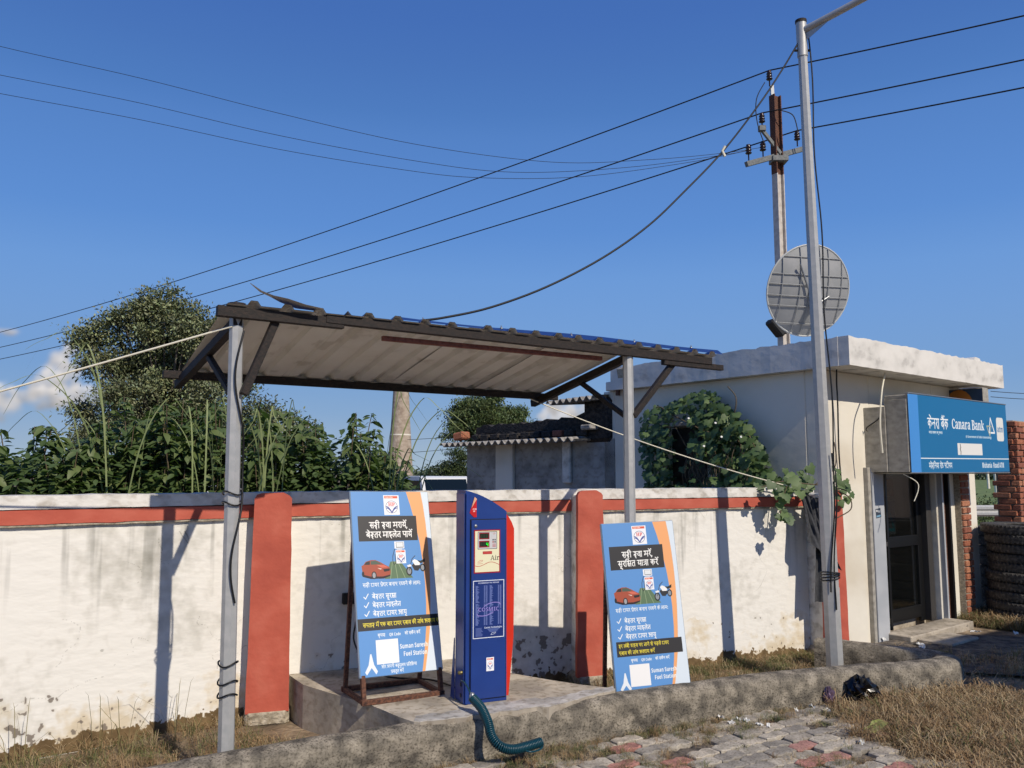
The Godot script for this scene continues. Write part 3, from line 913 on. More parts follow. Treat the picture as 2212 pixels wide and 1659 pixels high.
	for c in [[0.07, 0.12, 0.033], [0.055, 0.1, 0.03], [0.105, 0.165, 0.05]]:
		M.vine.append(leaf_mat(lin(c[0] * 0.8, c[1] * 0.8, c[2] * 0.8), lin(c[0] * 0.7, c[1] * 0.9, c[2] * 0.4)))
	M.reed = leaf_mat(lin(0.2, 0.24, 0.09), lin(0.1, 0.12, 0.03))
	M.stem = nmat([[0.2, g.call(0.08, 0.06, 0.035)], [0.8, g.call(0.17, 0.13, 0.08)]], 0.03, 3.0, 0.9, 0.0, 0.03, 81)
	M.bark = nmat([[0.2, g.call(0.06, 0.05, 0.04)], [0.8, g.call(0.16, 0.13, 0.1)]], 0.03, 2.0, 0.92, 2.0, 0.04, 82)
	M.crown = tinted(0.6, lin(0.03, 0.045, 0.012))
	M.blades = tinted(0.8, lin(0.05, 0.04, 0.015))
	M.paper = plain(Color(0.85, 0.85, 0.83), 0.7)

# ---------------------------------------------------------------- ground
func terrain() -> void:
	var n := noise(0.35, 4, 5)
	var s := ST()
	s.set_smooth_group(0)
	var xs := []
	var k := -9.0
	while k <= 12.01:
		xs.append(k); k += 0.25
	for e in [16.0, 24.0, 40.0, 80.0, 200.0, 600.0]:
		xs.push_front(-e); xs.append(e)
	var ds := []
	k = 1.0
	while k <= 14.01:
		ds.append(k); k += 0.25
	for e in [17.0, 22.0, 30.0, 50.0, 100.0, 250.0, 900.0]:
		ds.append(e)
	for e in [-1.0, -5.0, -20.0, -100.0, -400.0]:
		ds.push_front(e)
	var p := func(x: float, d: float) -> Vector3:
		var h := 0.0
		if absf(x) < 12.5 and d > 0.0 and d < 15.0:
			h = n.get_noise_2d(x, d) * 0.035 + n.get_noise_2d(x * 5.0, d * 5.0) * 0.012 - 0.012
		return V(x, h, d)
	for i in xs.size() - 1:
		for j in ds.size() - 1:
			quad(s, p.call(xs[i], ds[j + 1]), p.call(xs[i + 1], ds[j + 1]), p.call(xs[i + 1], ds[j]), p.call(xs[i], ds[j]))
	structure("ground", done(s), M.soil)
	# green field beyond the road on the right, bare and green strips
	s = ST()
	flat(s)
	quad(s, V(2, 0.04, 400), V(330, 0.04, 400), V(70, 0.04, 30), V(2, 0.04, 26))
	structure("field", done(s), M.field)
	# earth patch before the bank door, cast shade put into its dark colour
	s = ST()
	s.set_smooth_group(0)
	var q := []
	for i in 28:
		var a := TAU * i / 28
		q.append(V(5.0 + cos(a) * (1.5 + 0.25 * n.get_noise_2d(i * 9.0, 3.0)), 0.024, 8.35 + sin(a) * (0.95 + 0.2 * n.get_noise_2d(i * 7.0, 50.0))))
	for i in 28:
		tri(s, V(5.0, 0.032, 8.35), q[(i + 1) % 28], q[i])
	structure("shaded_earth", done(s), M.shaded_soil)

# zigzag interlocking paver, 0.225 by 0.125
func paver_mesh(sd: int) -> ArrayMesh:
	var r := RandomNumberGenerator.new()
	r.seed = sd
	var pts := []
	var L := 0.105
	var W := 0.0565
	for q in [[-1, -0.72], [-0.5, -1.12], [0.02, -0.72], [0.52, -1.1], [1.0, -0.72], [1.0, 0.72], [0.5, 1.12], [0.0, 0.72], [-0.5, 1.12], [-1.0, 0.72]]:
		pts.append(Vector2(q[0] * L + r.randf_range(-0.003, 0.003), q[1] * W * 0.98 + r.randf_range(-0.003, 0.003)))
	var s := ST()
	flat(s)
	var c := Vector2.ZERO
	var top := 0.0
	var n := pts.size()
	for i in n:
		var a: Vector2 = pts[i]
		var b: Vector2 = pts[(i + 1) % n]
		var ai := a * 0.93
		var bi := b * 0.93
		tri(s, Vector3(0, top + 0.001, 0), Vector3(ai.x, top, ai.y), Vector3(bi.x, top, bi.y))
		quad(s, Vector3(ai.x, top, ai.y), Vector3(a.x, top - 0.006, a.y), Vector3(b.x, top - 0.006, b.y), Vector3(bi.x, top, bi.y))
		quad(s, Vector3(a.x, top - 0.006, a.y), Vector3(a.x, -0.06, a.y), Vector3(b.x, -0.06, b.y), Vector3(b.x, top - 0.006, b.y))
	return done(s)

func kerb_depth(x: float) -> float:   # front foot of the kerb
	var best := 0.0
	var pts := [[-4.0, 2.5], [-1.9, 4.25], [-1.0, 4.88], [-0.36, 5.26], [0.64, 5.72], [1.62, 6.26], [2.3, 6.53], [3.2, 6.75], [3.9, 6.9], [6, 7.0]]
	for i in pts.size() - 1:
		if x >= pts[i][0] and x <= pts[i + 1][0]:
			best = lerpf(pts[i][1], pts[i + 1][1], (x - pts[i][0]) / (pts[i + 1][0] - pts[i][0]))
	return best

func in_grass(x: float, d: float) -> float:   # how deep inside the dry grass on the right, in metres
	var edge := 2.5 + 0.14 * sin(d * 5.0) - 0.25 * maxf(0.0, d - 6.1)
	return x - edge

func paving() -> void:
	var bed := ST()
	flat(bed)
	quad(bed, V(-1.6, 0.018, 4.55), V(2.9, 0.018, 6.55), V(4.5, 0.018, 3.0), V(-1.2, 0.018, 2.0))
	var root := structure("paving", done(bed), M.shaded_soil)  # shade of the paver joints is put into the bed colour
	var kinds := []
	for k in 5:
		kinds.append(paver_mesh(k))
	var rest := []
	var wear := noise(0.5, 3, 8)
	var turn := deg_to_rad(33.0)
	var count := 0
	var cand := []
	for r in range(-26, 30):
		for c in range(-20, 26):
			var lx := c * 0.222 + (0.111 if r % 2 else 0.0)
			var lz := r * 0.118
			var p := V(1.2, 0, 5.4) + Vector3(cos(turn), 0, -sin(turn)) * lx + Vector3(sin(turn), 0, cos(turn)) * lz
			var d := -p.z
			if d > kerb_depth(p.x) - 0.1 or d < 2.2 or p.x < -2.0 or p.x > 4.2: continue
			if in_grass(p.x, d) > 0.35: continue
			if wear.get_noise_2d(p.x * 3.0, d * 3.0) > 0.28: continue
			cand.append([d, p])
	cand.sort_custom(func(a, b): return a[0] > b[0])
	for it in cand:
		var p: Vector3 = it[1]
		var sink := 0.022 * maxf(0.0, wear.get_noise_2d(p.x * 2.0 + 9.0, p.z * 2.0))
		p.y = 0.046 - sink + rng.randf_range(-0.005, 0.005)
		var b := Basis.from_euler(Vector3(rng.randf_range(-0.05, 0.05), turn + rng.randf_range(-0.05, 0.05), rng.randf_range(-0.05, 0.05)))
		var redness := 1.0 - Vector2(p.x - 1.0, (-p.z - 5.35) * 1.4).length() / 1.1
		var red := rng.randf() < 0.1 + 0.28 * maxf(0.0, redness)
		var m: Material = M.paver[4 + rng.randi() % 2] if red else M.paver[rng.randi() % 4]
		var t := Transform3D(b, p)
		if count < 290 and -p.z > 4.7:
			part(root, "paver", kinds[rng.randi() % 5], m, t)
			count += 1
		else:
			rest.append(t)
	if rest.size() > 0:
		var o := scatter(root, "more_pavers", kinds[0], M.paver[0], rest)
		o.set_meta("kind", "stuff")

func kerb_and_slab() -> void:
	var c := []
	for q in [[-3.45, 3.05], [-1.93, 4.39], [-1.56, 4.69], [-0.63, 5.225], [0.55, 5.82], [1.77, 6.42], [2.71, 6.755], [3.25, 6.89], [3.56, 7.02], [3.68, 7.2], [3.6, 7.36], [3.33, 7.55], [3.02, 7.77], [2.85, 7.9]]:
		c.append(V(q[0], 0, q[1]))
	var path := curve(c, 14)
	var n := noise(1.0, 4, 17)
	var prof := [[0.125, -0.06], [0.118, 0.1], [0.112, 0.19], [0.1, 0.235], [0.075, 0.256], [0.03, 0.267], [-0.04, 0.267], [-0.085, 0.258], [-0.105, 0.235], [-0.11, 0.15], [-0.112, -0.06]]
	var s := ST()
	s.set_smooth_group(0)
	var rings := []
	for i in path.size():
		var t: Vector3 = (path[mini(i + 1, path.size() - 1)] - path[maxi(i - 1, 0)]).normalized()
		var out := Vector3.UP.cross(t).normalized() * -1.0   # toward the viewer on the front run
		var ring := []
		for q in prof:
			var p: Vector3 = path[i] + out * q[0] + Vector3(0, q[1], 0)
			var f := n.get_noise_3d(p.x * 3.0, p.y * 3.0, p.z * 3.0) * 0.011 + n.get_noise_3d(p.x * 11.0, p.y * 11.0, p.z * 11.0) * 0.007
			ring.append(p + (out * signf(q[0]) + Vector3.UP * 0.25) * f)
		rings.append(ring)
	for i in rings.size() - 1:
		for k in prof.size() - 1:
			quad(s, rings[i][k + 1], rings[i + 1][k + 1], rings[i + 1][k], rings[i][k])
	structure("kerb", done(s), M.kerb)
	# raised concrete pad
	var edge := [[-1.72, 6.47], [-1.50, 6.12], [-1.24, 5.88], [-0.975, 5.651], [-0.84, 5.5], [-0.70, 5.33]]
	var front := []
	var x := -0.60
	var nn := noise(2.2, 3, 29)
	while x < 0.76:
		var k := clampf((x + 0.6) / 1.36, 0.0, 1.0)
		front.append([x, kerb_depth(x) + 0.03 + 0.05 * nn.get_noise_2d(x * 4.0, 0.0) + 0.17 * smoothstep(0.62, 1.0, k) + 0.08 * smoothstep(0.2, 0.0, k)])
		x += 0.04
	var right := [[0.73, 6.02], [0.5, 6.12], [0.266, 6.27], [0.011, 6.453], [-0.2, 6.62], [-0.25, 7.15]]
	var all := PackedVector2Array()
	for q in edge + front + right:
		all.append(Vector2(q[0], -q[1]))
	# local xy is the ground plan: x right, y towards the viewer
	var sl := ST()
	var t := Transform3D(Basis(Vector3(1, 0, 0), Vector3(0, 0, -1), Vector3(0, 1, 0)), Vector3.ZERO)
	var plan := PackedVector2Array()
	for q in all:
		plan.append(Vector2(q.x, -q.y))
	prism(sl, plan, -0.05, 0.281, t)
	var pad := structure("concrete_pad", done(sl), M.slab)
	# paler cement skim along the front of the pad
	var sk := ST()
	var strip := PackedVector2Array()
	for q in front:
		strip.append(Vector2(q[0], q[1] + 0.012))
	for i in front.size():
		var q: Array = front[front.size() - 1 - i]
		var k := 1.0 - i / float(front.size())
		strip.append(Vector2(q[0], q[1] + 0.1 + 0.12 * sin(k * PI) + 0.05 * nn.get_noise_2d(q[0] * 6.0, 7.0)))
	prism(sk, strip, 0.275, 0.2855, t)
	part(pad, "cement_skim", done(sk), M.skim)

# ---------------------------------------------------------------- boundary wall
func wall_picture(w: int, h: int, metres: float, sd: int) -> Image:
	var im := Image.create(w, h, false, Image.FORMAT_RGB8)
	var blot := noise(0.8, 5, sd)
	var fine := noise(9.0, 3, sd + 1)
	var streak := noise(3.0, 4, sd + 2)
	var crack := noise(1.1, 3, sd + 3)
	var white := Vector3(0.905, 0.892, 0.856)
	for y in h:
		var m := 1.47 * (1.0 - float(y) / h)          # height above the foot
		for x in w:
			var u := metres * x / w
			var b := blot.get_noise_2d(u, m)
			var f := fine.get_noise_2d(u, m)
			var c := white - Vector3(0.095, 0.095, 0.1) * maxf(0.0, b * 1.7 + f * 0.8)
			# rain streaks that run down from under the coping
			var s := streak.get_noise_2d(u * 2.6, m * 0.16 + 4.0)
			var reach := 0.25 + 0.5 * streak.get_noise_2d(u * 1.2 + 30.0, 0.0)
			var k := clampf((s - 0.12) * 2.6, 0.0, 1.0) * clampf((m - (1.47 - reach - 0.35)) * 2.2, 0.0, 1.0)
			c -= Vector3(0.21, 0.205, 0.2) * k * 0.75
			# hair cracks
			var cr := absf(crack.get_noise_2d(u * 1.5, m * 1.5))
			if cr < 0.004 and blot.get_noise_2d(u * 1.6 + 50.0, m * 1.6) > 0.16:
				c -= Vector3(0.16, 0.16, 0.16)
			# damp stain and splashed mud, ragged
			var e := m + 0.12 * blot.get_noise_2d(u * 1.8 + 9.0, m * 1.4) + 0.05 * f
			var damp := clampf((blot.get_noise_2d(u * 2.2, m * 2.2 + 60.0) + 0.6 * f + 0.34 - e * 1.5) * 1.5, 0.0, 1.0)
			if e < 0.45: c = c.lerp(Vector3(0.79, 0.715, 0.575), damp * 0.6)
			if f + b * 0.6 > 0.52 and m < 0.42:
				c = c.lerp(Vector3(0.42, 0.38, 0.34), 0.75)
			if m + 0.05 * blot.get_noise_2d(u * 2.6 + 9.0, m * 2.0) + 0.05 * f + 0.03 * fine.get_noise_2d(u * 3.0, m * 3.0) < 0.1:
				c = Vector3(0.44, 0.36, 0.24) + Vector3(0.12, 0.11, 0.09) * f
			im.set_pixel(x, y, Color(clampf(c.x, 0, 1), clampf(c.y, 0, 1), clampf(c.z, 0, 1)))
	return im

# long strip with uneven edges, x from 0 to length; z1 is the front
func strip_mesh(length: float, y0: float, y1: float, z0: float, z1: float, j0: float, j1: float, sd: int) -> ArrayMesh:
	var s := ST()
	flat(s)
	var n := noise(1.6, 4, sd)
	var cnt := maxi(2, int(length / 0.06))
	var pr := []
	for i in cnt + 1:
		var x := length * i / cnt
		pr.append([x, y0 + j0 * n.get_noise_2d(x * 4.0, 1.0), y1 + j1 * n.get_noise_2d(x * 4.0, 40.0), z1 + 0.004 * n.get_noise_2d(x * 2.0, 80.0)])
	for i in cnt:
		var a: Array = pr[i]
		var b: Array = pr[i + 1]
		quad(s, Vector3(a[0], a[2], a[3]), Vector3(b[0], b[2], b[3]), Vector3(b[0], b[1], b[3]), Vector3(a[0], a[1], a[3]))
		quad(s, Vector3(a[0], a[2], z0), Vector3(b[0], b[2], z0), Vector3(b[0], b[2], b[3]), Vector3(a[0], a[2], a[3]))
		quad(s, Vector3(a[0], a[1], a[3]), Vector3(b[0], b[1], b[3]), Vector3(b[0], b[1], z0), Vector3(a[0], a[1], z0))
		quad(s, Vector3(b[0], b[2], z0), Vector3(a[0], a[2], z0), Vector3(a[0], a[1], z0), Vector3(b[0], b[1], z0))
	for e in [0, cnt]:
		var a: Array = pr[e]
		quad(s, Vector3(a[0], a[2], a[3]), Vector3(a[0], a[2], z0), Vector3(a[0], a[1], z0), Vector3(a[0], a[1], a[3]))
	return done(s)

func boundary_wall() -> void:
	var root := thing("boundary_wall", "whitewashed boundary wall with a red band and red pillars behind the air pump", "wall")
	for k in 3:
		var a := V(WALL[k][0], 0, WALL[k][1])
		var b := V(WALL[k + 1][0], 0, WALL[k + 1][1])
		var t := xf(a, atan2(-(b.z - a.z), b.x - a.x))
		var L := (b - a).length()
		var m := picture(wall_picture(760, 330, L, 100 + 10 * k), 0.9)
		m.heightmap_enabled = true
		m.heightmap_texture = bump_tex(0.03, 90 + k)
		m.heightmap_scale = 0.35
		var s := ST()
		flat(s)
		quad(s, Vector3(0, 1.47, 0), Vector3(L, 1.47, 0), Vector3(L, -0.02, 0), Vector3(0, -0.02, 0))
		part(root, "wall_panel", done(s), m, t)
		part(root, "wall_core", box_mesh(Vector3(L, 1.5, 0.19), 0.002), M.white, t * xf(Vector3(L / 2, 0.72, -0.098)))
		part(root, "red_band", strip_mesh(L, 1.462, 1.553, -0.2, 0.034, 0.006, 0.004, 200 + k), M.red, t)
		part(root, "band_lip", strip_mesh(L, 1.448, 1.4605, -0.05, 0.028, 0.008, 0.0, 210 + k), M.plaster_tan, t)
		part(root, "coping", strip_mesh(L, 1.5605, 1.648, -0.21, 0.03, 0.004, 0.008, 220 + k), M.white, t)
	var mid := [atan2(WALL[1][1] - WALL[0][1], WALL[1][0] - WALL[0][0]), atan2(WALL[2][1] - WALL[1][1], WALL[2][0] - WALL[1][0]), atan2(WALL[3][1] - WALL[2][1], WALL[3][0] - WALL[2][0])]
	for q in [[-1.815, 6.31, (mid[0] + mid[1]) * 0.5 - 0.2, 0.265, 1.645, 0], [0.64, 7.36, (mid[1] + mid[2]) * 0.5 - 0.08, 0.235, 1.64, 1], [3.12, 8.36, mid[2], 0.25, 1.63, 2]]:
		var t := xf(V(q[0], 0, q[1]), q[2])
		var w: float = q[3] / 2
		var h: float = q[4]
		var out := []
		var nn := noise(3.0, 3, 300 + q[5])
		for k in 13:
			out.append(Vector2(-w + 0.006 * nn.get_noise_2d(k * 1.3, 0.0) - 0.02 * (1.0 - k / 12.0), 0.07 + (h - 0.11) * k / 12.0))
		out.append(Vector2(-w + 0.015, h - 0.012))
		out.append(Vector2(-w + 0.05, h))
		out.append(Vector2(w - 0.06, h + 0.004))
		out.append(Vector2(w - 0.015, h - 0.02))
		for k in 13:
			out.append(Vector2(w + 0.006 * nn.get_noise_2d(k * 1.3, 50.0) + 0.02 * (k / 12.0), 0.07 + (h - 0.11) * (12 - k) / 12.0))
		part(root, "pillar_body", box_mesh(Vector3(w * 2 - 0.01, h - 0.03, 0.3), 0.012), M.white, t * xf(Vector3(0, (h - 0.03) / 2 - 0.01, -0.05)))
		part(root, "pillar", prism_mesh(out, 0.09, 0.135), M.red, t)
		part(root, "pillar_foot", box_mesh(Vector3(w * 2 + 0.05, 0.14, 0.3), 0.03), M.plaster_tan, t * xf(Vector3(0, 0.03, -0.01)))

# ---------------------------------------------------------------- tin canopy
func trapezoid(len_x: float, pitch: float, rise: float) -> Array:
	var out := []
	var x := 0.0
	while x < len_x - 0.001:
		for q in [[0.0, 0.0], [0.56, 0.0], [0.66, 1.0], [0.86, 1.0], [0.96, 0.0]]:
			var xx: float = x + q[0] * pitch
			if xx <= len_x + 0.0001: out.append(Vector2(xx, q[1] * rise))
		x += pitch
	if out[-1].x < len_x: out.append(Vector2(len_x, 0.0))
	return out

# corrugated sheet: profile along x, running from z0 (front) to z1; slope lifts y with z; two skins
func tin_sheet(len_x: float, z0: float, z1: float, slope: float, pitch := 0.2, rise := 0.028, warp := 0.0) -> ArrayMesh:
	var pr := trapezoid(len_x, pitch, rise)
	var mesh: ArrayMesh
	for side in 2:
		var s := ST()
		flat(s)
		for i in pr.size() - 1:
			for j in 4:
				var za := lerpf(z0, z1, j / 4.0)
				var zb := lerpf(z0, z1, (j + 1) / 4.0)
				var wa := warp * sin(j / 4.0 * PI)
				var wb := warp * sin((j + 1) / 4.0 * PI)
				var off := 0.0 if side == 0 else -0.0015
				var a := Vector3(pr[i].x, pr[i].y + za * slope + wa + off, za)
				var b := Vector3(pr[i + 1].x, pr[i + 1].y + za * slope + wa + off, za)
				var c := Vector3(pr[i + 1].x, pr[i + 1].y + zb * slope + wb + off, zb)
				var d := Vector3(pr[i].x, pr[i].y + zb * slope + wb + off, zb)
				if side == 0: quad(s, d, c, b, a)
				else: quad(s, a, b, c, d)
		s.generate_normals()
		if side == 0: mesh = s.commit()
		else: s.commit(mesh)
	mesh.surface_set_material(0, M.roof_blue)
	mesh.surface_set_material(1, M.roof_under)
	return mesh

func octagon(a: Vector3, b: Vector3, ra: float, rb: float) -> ArrayMesh:
	var s := ST()
	var pts := []
	var rr := []
	for k in 9:
		pts.append(a.lerp(b, k / 8.0))
		rr.append(lerpf(ra, rb, k / 8.0))
	tube(s, pts, rr, 8, true, false)
	return done(s)

func canopy() -> void:
	var a := V(-1.604, 0, 4.82)
	var b := V(0.907, 0, 6.41)
	var turn := atan2(-(b.z - a.z), b.x - a.x)
	var root := thing("tin_canopy", "tin sheet canopy on two octagonal steel posts over the air pump", "canopy", a, turn)
	var inv := root.transform.affine_inverse()
	var L := (b - a).length()
	var top_l := inv * at_d(511, 686, 4.84)
	var top_r := inv * at_d(1356, 768, 6.41)
	var yb := (top_l.y + top_r.y) * 0.5 + 0.02
	part(root, "post", octagon(Vector3(0, -0.02, 0), top_l + Vector3(0, 0.05, 0), 0.047, 0.041), M.galvanised)
	part(root, "post", octagon(Vector3(L, -0.02, 0), top_r + Vector3(0, 0.03, 0), 0.047, 0.041), M.galvanised)
	part(root, "post_cap", lathe_mesh([Vector2(0.048, -0.01), Vector2(0.052, 0.03), Vector2(0.0, 0.034)], 12), M.dark_steel, xf(top_l + Vector3(0, 0.055, 0)))
	var R := 1.3 * L
	# front beam of two overlapping lengths, red purlin behind it, purlin along the back
	var f0 := Vector3(top_l.x - 0.13, yb, 0.03)
	part(root, "front_beam", bar_mesh(f0, Vector3(0.62, yb - 0.005, 0.03), 0.05, 0.064), M.dark_steel)
	part(root, "front_beam", bar_mesh(Vector3(0.5, yb + 0.018, 0.034), Vector3(R - 0.02, yb - 0.012, 0.034), 0.052, 0.06), M.dark_steel)
	part(root, "front_beam_end", bar_mesh(Vector3(R - 0.55, yb - 0.052, 0.03), Vector3(R + 0.12, yb - 0.056, 0.03), 0.045, 0.045), M.dark_steel)
	part(root, "purlin", bar_mesh(Vector3(0.92, yb - 0.058, -0.05), Vector3(2.75, yb - 0.058, -0.05), 0.035, 0.032), M.red_oxide)
	var slope := 0.2
	var zb := -1.34
	var roof_y := func(z: float) -> float: return yb + 0.03 + z * slope
	part(root, "purlin", bar_mesh(Vector3(-0.22, roof_y.call(zb + 0.1) - 0.03, zb + 0.1), Vector3(L + 0.2, roof_y.call(zb + 0.1) - 0.03, zb + 0.1), 0.05, 0.055), M.dark_steel)
	for q in [[top_l.x, -0.08], [L, 0.0]]:
		part(root, "rafter", bar_mesh(Vector3(q[0], roof_y.call(0.0) - 0.07, 0.0), Vector3(q[0] + q[1], roof_y.call(zb) - 0.07, zb), 0.05, 0.06), M.dark_steel)
		var m := 0.62
		part(root, "brace", bar_mesh(Vector3(q[0] + q[1] * 0.4, roof_y.call(-m) - 0.08, -m), Vector3(q[0] + 0.0, yb - 0.5, -0.03), 0.036, 0.036), M.dark_steel)
	part(root, "brace", bar_mesh(Vector3(top_l.x + 0.22, yb - 0.03, 0.0), Vector3(0.02, yb - 0.48, 0.02), 0.045, 0.045), M.dark_steel)
	part(root, "brace", bar_mesh(Vector3(L + 0.5, yb - 0.03, 0.0), Vector3(L + 0.03, yb - 0.5, 0.02), 0.045, 0.045), M.dark_steel)
	# sheets, overlapping sideways
	var spans := [[-0.1, 0.76, 0.075, 0.0], [0.62, 0.92, 0.08, 0.012], [1.5, 0.84, 0.085, 0.0], [2.28, 0.72, 0.085, -0.01]]
	for i in spans.size():
		var q: Array = spans[i]
		var o := part(root, "roof_sheet", tin_sheet(q[1], q[2], zb - 0.03, slope, 0.2, 0.028, q[3]), null, xf(Vector3(q[0], yb + 0.03 + 0.0016 * i, 0)))
		o.rotation.z = rng.randf_range(-0.004, 0.004)
	part(root, "roof_sheet", tin_sheet(1.0, 0.08, -0.06, slope, 0.2, 0.03), null, xf(Vector3(L - 0.1, yb + 0.034, 0), 0.0, 0.0, -0.012))
	# blue ridge flashing lying on the front edge, and a sheet corner curled up by the wind
	var fl := ST()
	flat(fl)
	for k in 12:
		var x0 := lerpf(1.0, R + 0.14, k / 12.0)
		var x1 := lerpf(1.0, R + 0.14, (k + 1) / 12.0)
		var h0 := 0.05 + 0.006 * x0 + 0.008 * sin(x0 * 3.0)
		var h1 := 0.05 + 0.006 * x1 + 0.008 * sin(x1 * 3.0)
		quad(fl, Vector3(x0, yb + 0.036 + h0, -0.03), Vector3(x1, yb + 0.036 + h1, -0.03), Vector3(x1, yb + 0.062, 0.03), Vector3(x0, yb + 0.062, 0.03))
	part(root, "ridge_flashing", done(fl), M.roof_blue)
	var cu := ST()
	cu.set_smooth_group(0)
	var cl := [[0.45, 0.06, 0.14], [0.34, 0.07, 0.2], [0.23, 0.092, 0.17], [0.14, 0.1, 0.07], [0.07, 0.118, 0.05], [0.0, 0.155, 0.012]]
	for k in cl.size() - 1:
		var p: Array = cl[k]
		var q: Array = cl[k + 1]
		var pf := Vector3(p[0], yb + p[1], 0.17 - 0.08 * p[0])
		var qf := Vector3(q[0], yb + q[1], 0.17 - 0.08 * q[0])
		quad(cu, pf + Vector3(0, p[2] * 0.05, -p[2]), qf + Vector3(0, q[2] * 0.05, -q[2]), qf, pf)
	part(root, "curled_sheet", done(cu), M.roof_under)
	for k in 5:
		part(root, "screw", lathe_mesh([Vector2(0.012, 0), Vector2(0.01, 0.008), Vector2(0.004, 0.01), Vector2(0.004, 0.022), Vector2(0.0, 0.023)], 8), M.steel, xf(Vector3(1.2 + 0.62 * k, yb + 0.082 + 0.004 * k, -0.02)))
	# ropes and cable, tied to the canopy
	var tie := root.transform * (top_l + Vector3(-0.03, -0.06, 0.03))
	var far := V(-4.7, 1.66, 4.28)
	single("rope", tube_mesh(sag(tie, far, 0.01, 6), 0.006, 8), M.rope, "taut white rope from the canopy's octagonal post to the wall over the shrubs", "rope")
	var t2 := root.transform * Vector3(L - 0.12, roof_y.call(zb + 0.1) - 0.05, zb + 0.1)
	single("rope", tube_mesh(sag(t2, V(2.72, 1.665, 8.2), 0.05, 10), 0.0052, 8), M.rope, "white rope from the back of the canopy down to the wall by the vine", "rope")
	var w := []
	for k in 60:
		var t := k / 59.0
		var ang := sin(t * 9.0) * 0.9 + 0.9
		w.append(root.transform * (Vector3(0, 0, 0).lerp(top_l, 0.97 - 0.58 * t) + Vector3(cos(ang), 0, sin(ang)) * 0.056))
	var cab := ST()
	tube(cab, w, 0.006, 6)
	for y in [0.55, 0.62, 0.72, 1.62, 1.68]:
		var lp := []
		for k in 17:
			var an := TAU * k / 16
			lp.append(root.transform * (Vector3(0, 0, 0).lerp(top_l, y / top_l.y) + Vector3(cos(an) * 0.054, 0.012 * sin(an * 2.0 + y * 9.0), sin(an) * 0.054)))
		tube(cab, lp, 0.005, 6)
	single("cable", done(cab), M.black, "black cable wound round the galvanised canopy post with the wall's red pillar behind it", "cable")

# ---------------------------------------------------------------- bank building
func wavy_slab(len_x: float, y0: float, y1: float, depth: float, sd: int) -> ArrayMesh:
	return strip_mesh(len_x, y0, y1, -depth, 0.0, 0.004, 0.03, sd)

